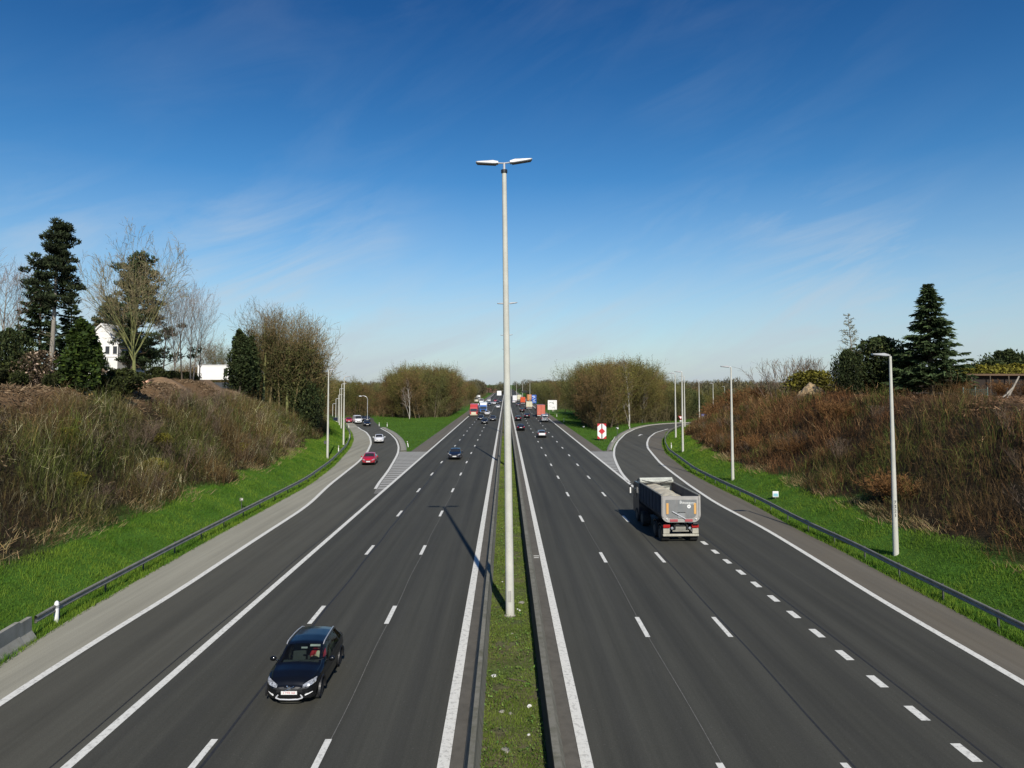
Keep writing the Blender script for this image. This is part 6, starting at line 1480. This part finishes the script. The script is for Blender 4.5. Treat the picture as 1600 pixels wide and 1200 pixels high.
# white route sign
X, zt = AT(863, 240, 625.3); _, zb_ = AT(863, 240, 640.3)
t = post_sign('route_sign', 'square white road sign with a dark junction diagram right of the motorway', 'road sign', X, 240, zb_, zt, 3.1, M['white'])
zc = (zt + zb_) / 2; ink = simple('sign_ink', (0.1, 0.14, 0.13), .6)
for (u0, v0, u1, v1, r) in ((-.9, 1.0, -.35, .75, .07), (-.35, .75, .1, .72, .07), (.1, .72, .55, .3, .1), (.1, .72, .5, 1.1, .08), (-.9, 1.0, -.95, .5, .05), (.2, -.72, 1.0, -.7, .06), (-.95, -.05, -.9, -.5, .04), (1.0, 1.25, .9, 1.1, .05), (-.3, -1.0, .2, -1.02, .04)):
    d = math.atan2(v1 - v0, u1 - u0); l = math.hypot(u1 - u0, v1 - v0); BM().box(((u0 + u1) / 2, -.035, zc + (v0 + v1) / 2), (l, .012, r * 2), Matrix.Rotation(-d, 4, 'Y')).obj('diagram_stroke', ink, t)
x, y = G(864, 645); t = thing('marker_plate', 'small grey marker plate below the white junction sign', 'marker', (x, y, 0)); BM().box((0, 0, .8), (.6, .04, .6), None, .02).obj('panel', M['steel'], t); BM().tube((0, .05, -.2), (0, .05, .8), .04).obj('post', M['steel_dark'], t)
# blue sign of the far right carriageway
X, zt = AT(834.5, 370, 617); _, zb_ = AT(834.5, 370, 630)
t = post_sign('direction_sign', 'tall blue direction sign with white lettering beside the far right lanes', 'road sign', X, 370, zb_, zt, 2.5, M['blue'])
b = BM(); zc = (zt + zb_) / 2
for (u, v, w_, h_) in ((-.3, 1.5, 1.5, .3), (.1, .9, .9, .25), (-.5, .3, .5, .25), (.35, -.2, .7, .25), (-.2, -.9, 1.0, .25), (.1, -1.5, 1.2, .25)): b.box((u, -.035, zc + v), (w_, .012, h_))
b.obj('lettering', M['white'], t)
# gantry over the far right lanes
t = thing('gantry', 'dark sign gantry over the far right lanes', 'gantry', (15.5, 430, 0)); 
b = BM(); 
for zz in (5.3, 6.3): b.tube((-6, 0, zz), (2, 0, zz), .12, .12, 6)
for k in range(8): b.tube((-6 + k, 0, 5.3), (-5 + k, 0, 6.3), .07, .07, 6)
b.obj('truss', M['steel_dark'], t); BM().tube((1.6, 0, -.3), (1.6, 0, 6.3), .2, .2, 8).obj('post', M['steel_dark'], t)
BM().box((-2.5, -.15, 5.8), (5.5, .1, .8)).obj('panel', M['black'], t)
# white square sign over the far left lanes on a cantilever from the reservation
X, zt = AT(780, 480, 610.8); _, zb_ = AT(780, 480, 617.8)
t = thing('hanging_sign', 'plain white square sign above the far inner left lane', 'road sign', (.25, 480, 0))
BM().box((X - .25, -.1, (zt + zb_) / 2), (3.0, .06, zt - zb_), None, .02).obj('panel', M['white'], t)
b = BM(); b.tube((0, 0, -.3), (0, 0, zt + .2), .16, .13, 8); b.tube((0, 0, zt), (X - .25 - 1.4, 0, zt), .09, .09, 6); b.obj('arm_post', M['steel'], t)
# blue sign and give-way sign beyond the right slip road
X, zt = AT(1101, 200, 647); _, zb_ = AT(1101, 200, 653)
t = post_sign('direction_sign', 'wide blue direction sign at the bend of the right slip road', 'road sign', X, 200, zb_, zt, 1.9, M['blue'])
b = BM()
for (u, v) in ((-.3, .25), (-.2, -.05), (-.35, -.3)): b.box((u, -.035, (zt + zb_) / 2 + v), (.8, .012, .1))
b.obj('lettering', M['white'], t)
x, y = G(1064, 659); y = 190; X, zt = AT(1063.5, y, 650); _, zb_ = AT(1063.5, y, 656)
t = thing('give_way_sign', 'red-edged white give-way triangle beside the right slip road', 'road sign', (X, y, 0))
sg = BM().prism([(-.62, zt), (.62, zt), (0, zb_)], 'y', 0, .03).obj('panel', M['red'], t)
zz = (zt - zb_); BM().prism([(-.38, zt - zz * .14), (.38, zt - zz * .14), (0, zb_ + zz * .26)], 'y', -.012, -.002).obj('white_field', M['white'], sg)
BM().box((0, -.005, zb_ - .3), (.5, .03, .25)).obj('sub_plate', M['white'], t); BM().tube((0, .06, -.2), (0, .06, zt), .04).obj('post', M['steel'], t)
# delineator posts
dm = BM(); dm.prism([(-.06, -.2), (.06, -.2), (.06, .86), (-.02, .95), (-.06, .93)], 'y', -.05, .05); dmesh = dm.mesh('body'); dmesh.materials.append(M['white'])
bm_ = BM().box((0, 0, .74), (.128, .108, .16), Matrix.Rotation(R(12), 4, 'Y')).mesh('band'); bm_.materials.append(M['black'])
rm_ = BM().box((0, -.058, .74), (.05, .01, .11)).mesh('reflector'); rm_.materials.append(M['amber'])
def delin(px, py, label, lean=0.0, s=1.0, grp='white delineator posts'):
    x, y, z = spot(px, py); t = thing('delineator_post', label, 'marker post', (x, y, z), 0, grp); t.rotation_euler = (0, lean, 0); t.scale = (s, s, s)
    link('body', dmesh, t); link('band', bm_, t) if s < 1.2 else None; link('reflector', rm_, t) if s < 1.2 else None
x, y = G(80, 967); x += .42; y -= .3; t = thing('delineator_post', 'white rounded marker post beside the end of the left guard rail', 'marker post', (x, y, 0), 0, 'white delineator posts')
b = BM(); b.lathe([(-.2, .1), (.78, .1), (.86, .07), (.9, .02)], 'z', n=14); b.obj('body', M['white'], t, True); BM().lathe([(.58, .104), (.72, .104)], 'z', n=14).obj('reflector', M['lens'], t)
for a in ((529, 706, 'white delineator post behind the left guard rail near the first lamp post', 0), (638, 698, 'leaning white delineator post at the tip of the left island', R(-12)), (605, 666.5, 'white delineator post on the left island near the junction, right one', 0), (592.5, 666, 'white delineator post on the left island near the junction, left one', 0),
          (870, 651, 'white delineator post on the right island below the junction sign', 0), (881, 659, 'white delineator post on the right island left of the diverging sign', 0), (984, 671, 'white delineator post on the right island by the slip road kerb', 0), (1049, 701, 'white delineator post behind the right guard rail at its bend', 0), (735.5, 642, 'white delineator post beside the red lorry on the left', 0), (546, 687, 'white delineator post by the second left lamp post', 0), (545, 669, 'yellowish delineator post where the left guard rail ends', 0)):
    delin(*a[:3], a[3])
x, y = G(912, 669); t = thing('marker_plate', 'low white plate in the grass left of the diverging sign', 'marker', (x, y, 0)); BM().box((0, 0, .35), (.5, .04, .22), None, .02).obj('panel', M['white'], t); BM().tube((0, .04, -.2), (0, .04, .4), .03).obj('post', M['steel'], t)
x, y, z = spot(377, 797); t = thing('marker_plate', 'small grey plate on a thin post behind the left guard rail', 'marker', (x, y, z)); BM().box((0, 0, .82), (.3, .04, .26), None, .02).obj('panel', M['steel'], t); BM().box((.06, -.03, .85), (.09, .02, .1)).obj('sticker', M['white'], t); BM().tube((0, .04, -.2), (0, .04, .9), .025).obj('post', M['steel_dark'], t)
x, y, z = spot(510, 697); t = thing('marker_plate', 'small dark plate with a white dot left of the first left lamp post', 'marker', (x, y, z)); BM().box((0, 0, .55), (.8, .05, .5), None, .02).obj('panel', M['steel_dark'], t); BM().ball((.15, -.04, .5), (.12, .03, .12)).obj('disc', M['white'], t); BM().tube((0, .06, -.2), (0, .06, .6), .03).obj('post', M['steel_dark'], t)
x, y, z = spot(1212, 780); t = thing('marker_plate', 'white and pale blue plate in the grass of the right verge', 'marker', (x, y, z)); BM().box((0, 0, .42), (.52, .04, .52), None, .03).obj('panel', M['white'], t); BM().box((0, -.03, .36), (.4, .012, .26)).obj('blue_field', simple('pale_blue', (0.25, 0.5, 0.6)), t); BM().tube((0, .05, -.2), (0, .05, .5), .03).obj('post', M['steel'], t)
x, y = G(964.5, 690); t = thing('floodlight', 'thin post with a dark lamp right of the diverging sign', 'lamp', (x, y, 0)); BM().tube((0, 0, -.2), (0, 0, 2.4), .04, .04).obj('post', M['steel_dark'], t); BM().box((0, -.05, 2.45), (.5, .25, .36), None, .05).obj('lamp_head', M['lamp_dark'], t); BM().ball((.1, -.2, 2.42), (.12, .04, .12)).obj('lens', M['white'], t)
x, y = G(955, 692); t = thing('leaning_stake', 'pale thin stake leaning in the grass beside the kerb of the right island', 'stake', (x, y, 0)); BM().tube((0, 0, 0), (.75, .3, 1.1), .04, .03).obj('stake', M['litter'], t)

# ------------------------------------------------------------------ houses and sheds
def wall_box(b, c, d): return b.box(c, d)
X, zt = AT(158, 92, 508); z0 = HZ(X, 92)
t = thing('white_house', 'white gabled house half hidden behind the laurel', 'house', (X + .3, 92, z0)); e = AT(158, 92, 535)[1] - z0; ap = zt - z0
b = BM(); b.prism([(-2.0, -.5), (2.0, -.5), (2.0, e), (-.2, ap), (-2.4, ap - 2.2)], 'y', 0, 7); b.obj('wall', M['render'], t)
b = BM(); b.prism([(2.25, e - .2), (-.2, ap + .05), (-.2, ap + .25), (2.35, e - .05)], 'y', -.25, 7.2); b.prism([(-2.7, ap - 2.45), (-.2, ap + .052), (-.2, ap + .252), (-2.85, ap - 2.3)], 'y', -.25, 7.2); b.obj('roof', M['white'], t)
X2, zw = AT(168.5, 92, 540); _, zw0 = AT(168.5, 92, 554)
for k, dx_ in enumerate((0, 1.0)):
    wd = BM().box((X2 - X - .3 + dx_, -.02, (zw + zw0) / 2 - z0), (.75, .06, zw - zw0), None, .01).obj('window', M['white'], t); BM().box((X2 - X - .3 + dx_, -.06, (zw + zw0) / 2 - z0), (.52, .03, (zw - zw0) * .84)).obj('pane', M['glass'], wd)
BM().box((0.4, -.04, zw0 - z0 - .25), (3.0, .12, .12)).obj('sill', M['render'], t)
BM().box((1.2, -.6, .6), (2.6, 1.0, 2.4)).obj('porch', M['render'], t)
X, zt = AT(334, 128, 571.5); _, zb_ = AT(334, 128, 598)
t = thing('flat_roofed_house', 'white flat-roofed box house on the left embankment skyline', 'house', (X, 128, zb_ - .6)); Wd = 50 / F * 128
BM().box((0, 3, (zt - zb_) / 2 + .9), (Wd, 6, zt - zb_ - .5)).obj('wall', M['render'], t); BM().box((0, 3, zt - zb_ + .7), (Wd + .15, 6.15, .14)).obj('roof', M['white'], t); BM().box((.6, 3.1, .1), (Wd - 2.4, 5.6, 1.1)).obj('base', M['lamp_dark'], t)
wd = BM().box((Wd / 2 - .75, -.02, (zt - zb_) / 2 + 1.0), (.65, .06, 1.3), None, .01).obj('window', M['black'], t); BM().box((Wd / 2 - .75, -.06, (zt - zb_) / 2 + 1.0), (.5, .03, 1.12)).obj('pane', M['glass'], wd)
X0, zt = AT(1395, 82, 585); X1, _ = AT(1640, 82, 585); z0 = HZ((X0 + X1) / 2, 82)
t = thing('long_shed', 'long low dark shed with a flat brown roof edge on the right embankment', 'shed', ((X0 + X1) / 2, 82, z0)); Wd = X1 - X0; hh = zt - z0
BM().box((0, 3, hh / 2 - .4), (Wd - .6, 5, hh + .4)).obj('wall', concrete('shed_wall', (0.024, 0.016, 0.012), (0.012, 0.012, 0.009), .6, .6), t)
BM().box((0, 3, hh - .04), (Wd, 6.2, .22)).obj('roof', concrete('roof_edge', (0.13, 0.08, 0.045), (0.09, 0.065, 0.04), .5, .6), t)
b = BM()
for k in range(9): b.tube((-Wd / 2 + .5 + k * (Wd - 1) / 8, -.05, -.3), (-Wd / 2 + .5 + k * (Wd - 1) / 8, -.05, hh - .15), .07, .07, 6)
b.obj('post_row', M['bark'], t)
X, zt = AT(1138, 330, 627); t = thing('white_house', 'small white house with a pale grey roof beyond the right slip road', 'house', (X, 330, zt - 5)); 
BM().prism([(-4, -1), (4, -1), (4, 2.6), (0, 4.8), (-4, 2.6)], 'y', 0, 7).obj('wall', M['render'], t)
b = BM(); b.prism([(4.3, 2.4), (0, 4.82), (0, 5.05), (4.4, 2.6)], 'y', -.3, 7.3); b.prism([(-4.3, 2.4), (0, 4.822), (0, 5.052), (-4.4, 2.6)], 'y', -.3, 7.3); b.obj('roof', simple('grey_roof', (.3, .3, .31)), t)
for s in (-1.6, 1.6): BM().box((s, -.03, 1.6), (1.0, .06, 1.1)).obj('window', M['glass'], t)
for i, (px, Y, w_, top) in enumerate(((757, 900, 22, 606), (768, 860, 18, 607.5))):
    X, zt = AT(px, Y, top); t = thing('red_house', ['reddish house at the far end of the motorway, left one', 'reddish house at the far end of the motorway, right one'][i], 'house', (X, Y, 0)); hh = zt
    BM().prism([(-w_ / 2, 0), (w_ / 2, 0), (w_ / 2, hh * .6), (-w_ / 2, hh * .6)], 'y', 0, 10).obj('wall', simple('far_brick', (.28, .16, .13)), t)
    BM().prism([(-w_ / 2 - .5, hh * .6 + .003), (w_ / 2 + .5, hh * .6 + .003), (w_ / 2 - 3, hh), (-w_ / 2 + 3, hh)], 'y', -.3, 10.3).obj('roof', simple('far_tiles', (.3, .12, .09)), t)

# ------------------------------------------------------------------ heaps, fence, litter
def heap(name, label, cat, px, py, w_, h_, mat, seed, Y=None, ax=1.0):
    if Y is None: x, y, z = spot(px, py)
    else: x, _ = AT(px, Y, py); y = Y; z = HZ(x, y)
    g = np.random.default_rng(seed); n = 54; u = np.linspace(-1, 1, n); A_, B_ = np.meshgrid(u, u); r_ = np.sqrt(A_ ** 2 + B_ ** 2)
    Zh = h_ * np.clip(1 - r_ ** 1.15, -.05, 1) + sum((vnoise(A_ * f_ + seed, B_ * f_, 1, seed) - .5) * h_ * k_ for f_, k_ in ((3, .5), (7, .3), (16, .16))) * np.clip(1.15 - r_, 0, .6)
    Zh = Zh + H(x + A_ * w_ / 2, y + B_ * w_ / 2 * ax) - z - .1; V = np.stack([A_ * w_ / 2, B_ * w_ / 2 * ax, Zh], -1).reshape(-1, 3); i, j = np.meshgrid(np.arange(n - 1), np.arange(n - 1)); a = (j * n + i).ravel()
    o = link(name, np_mesh(name, V, np.stack([a, a + 1, a + n + 1, a + n], -1), None, None, True), None, [mat]); o.location = (x, y, z - .05); return tag(o, label, cat)
sand = concrete('sand', (0.42, 0.3, 0.16), (0.3, 0.2, 0.1), .4, 2)
heap('sand_heap', 'pale yellow sand heap on the right embankment top', 'sand heap', 1265, 614, 4.2, 1.75, sand, 3, Y=88)
earth = concrete('earth', (0.22, 0.14, 0.075), (0.12, 0.08, 0.045), .5, 1.5)
heap('earth_heap', 'low brown earth heap below the flat white house', 'earth heap', 330, 602, 8, 1.0, earth, 4, Y=92)
heap('earth_heap', 'long brown earth heap in the middle of the left embankment top', 'earth heap', 255, 604, 9, .7, earth, 5, Y=80, ax=.5)
heap('earth_heap', 'tawny earth heap just left of the dark cypress', 'earth heap', 372, 603, 5, .8, earth, 6, Y=98)
b = BM()
X0, _ = AT(1505, 66, 600); X1, _ = AT(1543, 66, 600); z0 = HZ((X0 + X1) / 2, 66)
t = thing('mesh_fence', 'short green mesh fence in front of the shed', 'fence', ((X0 + X1) / 2, 66, z0)); w_ = X1 - X0
for k in range(13): b.tube((-w_ / 2 + w_ * k / 12, 0, 0), (-w_ / 2 + w_ * k / 12, 0, 1.0), .012, .012, 4)
for k in range(6): b.tube((-w_ / 2, 0, .1 + k * .17), (w_ / 2, 0, .1 + k * .17), .012, .012, 4)
b.obj('mesh_panel', simple('fence_green', (.04, .1, .08)), t)
for s in (-.5, 0, .5): BM().tube((s * w_, .03, -.3), (s * w_, .03, 1.15), .035, .035, 8).obj('post', simple('fence_post', (.2, .26, .22)) if s == -.5 else bpy.data.materials['fence_post'], t)
# felled branches
for i, (pa, pb, Y, lab) in enumerate((((1572, 612), (1600, 588), 62, 'pale cut trunk leaning at the right picture edge'), ((1565, 622), (1590, 606), 61, 'pale cut limb lying below the leaning trunk'), ((345, 637), (366, 622), 86, 'pale cut branches lying on the left earth slope'))):
    xa, za = AT(pa[0], Y, pa[1]); xb, zb_ = AT(pb[0], Y, pb[1]); za = HZ(xa, Y)
    t = thing('cut_branch', lab, 'branch', (xa, Y, za)); b = BM(); b.tube((0, 0, 0), (xb - xa, .6, max(.4, zb_ - za)), .1, .06, 8)
    b.tube(((xb - xa) * .4, .24, max(.4, zb_ - za) * .4), ((xb - xa) * .2, -.4, max(.4, zb_ - za) * .4 + .6), .05, .02, 6); b.obj('limb', M['bark_pale'], t)
for i, (px, py, w_, h_, m_, lab) in enumerate(((137, 605, 1.6, .5, simple('pale_green_bin', (.35, .5, .42)), 'pale green crate on the left embankment top below the laurel'), (143.5, 605, .7, .45, M['amber'], 'small orange block beside the pale green crate'), (227, 603, 1.5, .4, simple('peach_board', (.7, .42, .28)), 'peach-coloured board below the big bare trunk'))):
    YY_ = 60 if px < 200 else 78; X, _ = AT(px, YY_, py); z = HZ(X, YY_); b = BM(); b.box((0, 0, h_ / 2), (w_ * .6, .5, h_), None, .03); b.box((0, 0, h_ + .02), (w_ * .62, .52, .05), None, .01)
    o = b.obj(['crate', 'block', 'board'][i], m_); o.location = (X, YY_, z); tag(o, lab, ['crate', 'block', 'board'][i])
# litter and stones on the central reservation
g = np.random.default_rng(17)
def lump(px, py, s, mat, name, lab, cat, flat=.5):
    x, y = G(px, py, .05); bm = bmesh.new(); bmesh.ops.create_icosphere(bm, subdivisions=2, radius=1)
    for v in bm.verts: v.co = v.co * g.uniform(.75, 1.2); v.co.z *= flat
    bmesh.ops.scale(bm, vec=(s, s * .8, s), verts=bm.verts); me = bpy.data.meshes.new(name); bm.to_mesh(me); bm.free()
    o = link(name, me, None, [mat]); o.location = (x, y, .04 + s * flat * .35); o.rotation_euler = (0, 0, g.uniform(0, 6)); tag(o, lab, cat)
for a in ((815, 942, 0.161, M['rock'], 'stone', 'grey stone slab right of the nearest lamp post foot', 'stone', .4), (812, 954, 0.068, M['litter'], 'litter', 'white scrap on the ground right of the lamp post foot', 'litter', .6), (785, 909, 0.043, M['litter'], 'litter', 'small white scrap left of the lamp post, upper one', 'litter', .6),
          (772, 1056, 0.124, M['litter'], 'rubble', 'pale rubble patch at the left side of the median weeds', 'rubble', .3), (827, 1104, 0.081, M['litter'], 'litter', 'brightest white scrap on the right of the median weeds', 'litter', .7), (797, 1115, 0.074, M['rock'], 'stone', 'pale stone in the median weeds left of the bright scrap', 'stone', .5),
          (784, 1112, 0.105, M['rock'], 'stone', 'grey stone at the left of the median weeds, second from bottom', 'stone', .4), (790, 1172, 0.161, M['rock'], 'stone', 'flat grey stone in the median weeds nearest the camera', 'stone', .25), (809, 952, 0.056, M['litter'], 'litter', 'tiny white scrap touching the lamp post foot', 'litter', .6), (800, 990, 0.062, M['rock'], 'stone', 'small stone just below the lamp post foot', 'stone', .4), (826, 1148, 0.050, M['litter'], 'litter', 'small pale scrap near the right barrier at the bottom', 'litter', .6)): lump(*a)
x, y = G(806, 1064, .05); t = BM().tube((-.4, .17, .05), (.35, -.1, .04), .025, .018, 7).obj('stick', M['bark'], None); t.location = (x, y, .03); tag(t, 'brown stick lying across the median weeds', 'stick')
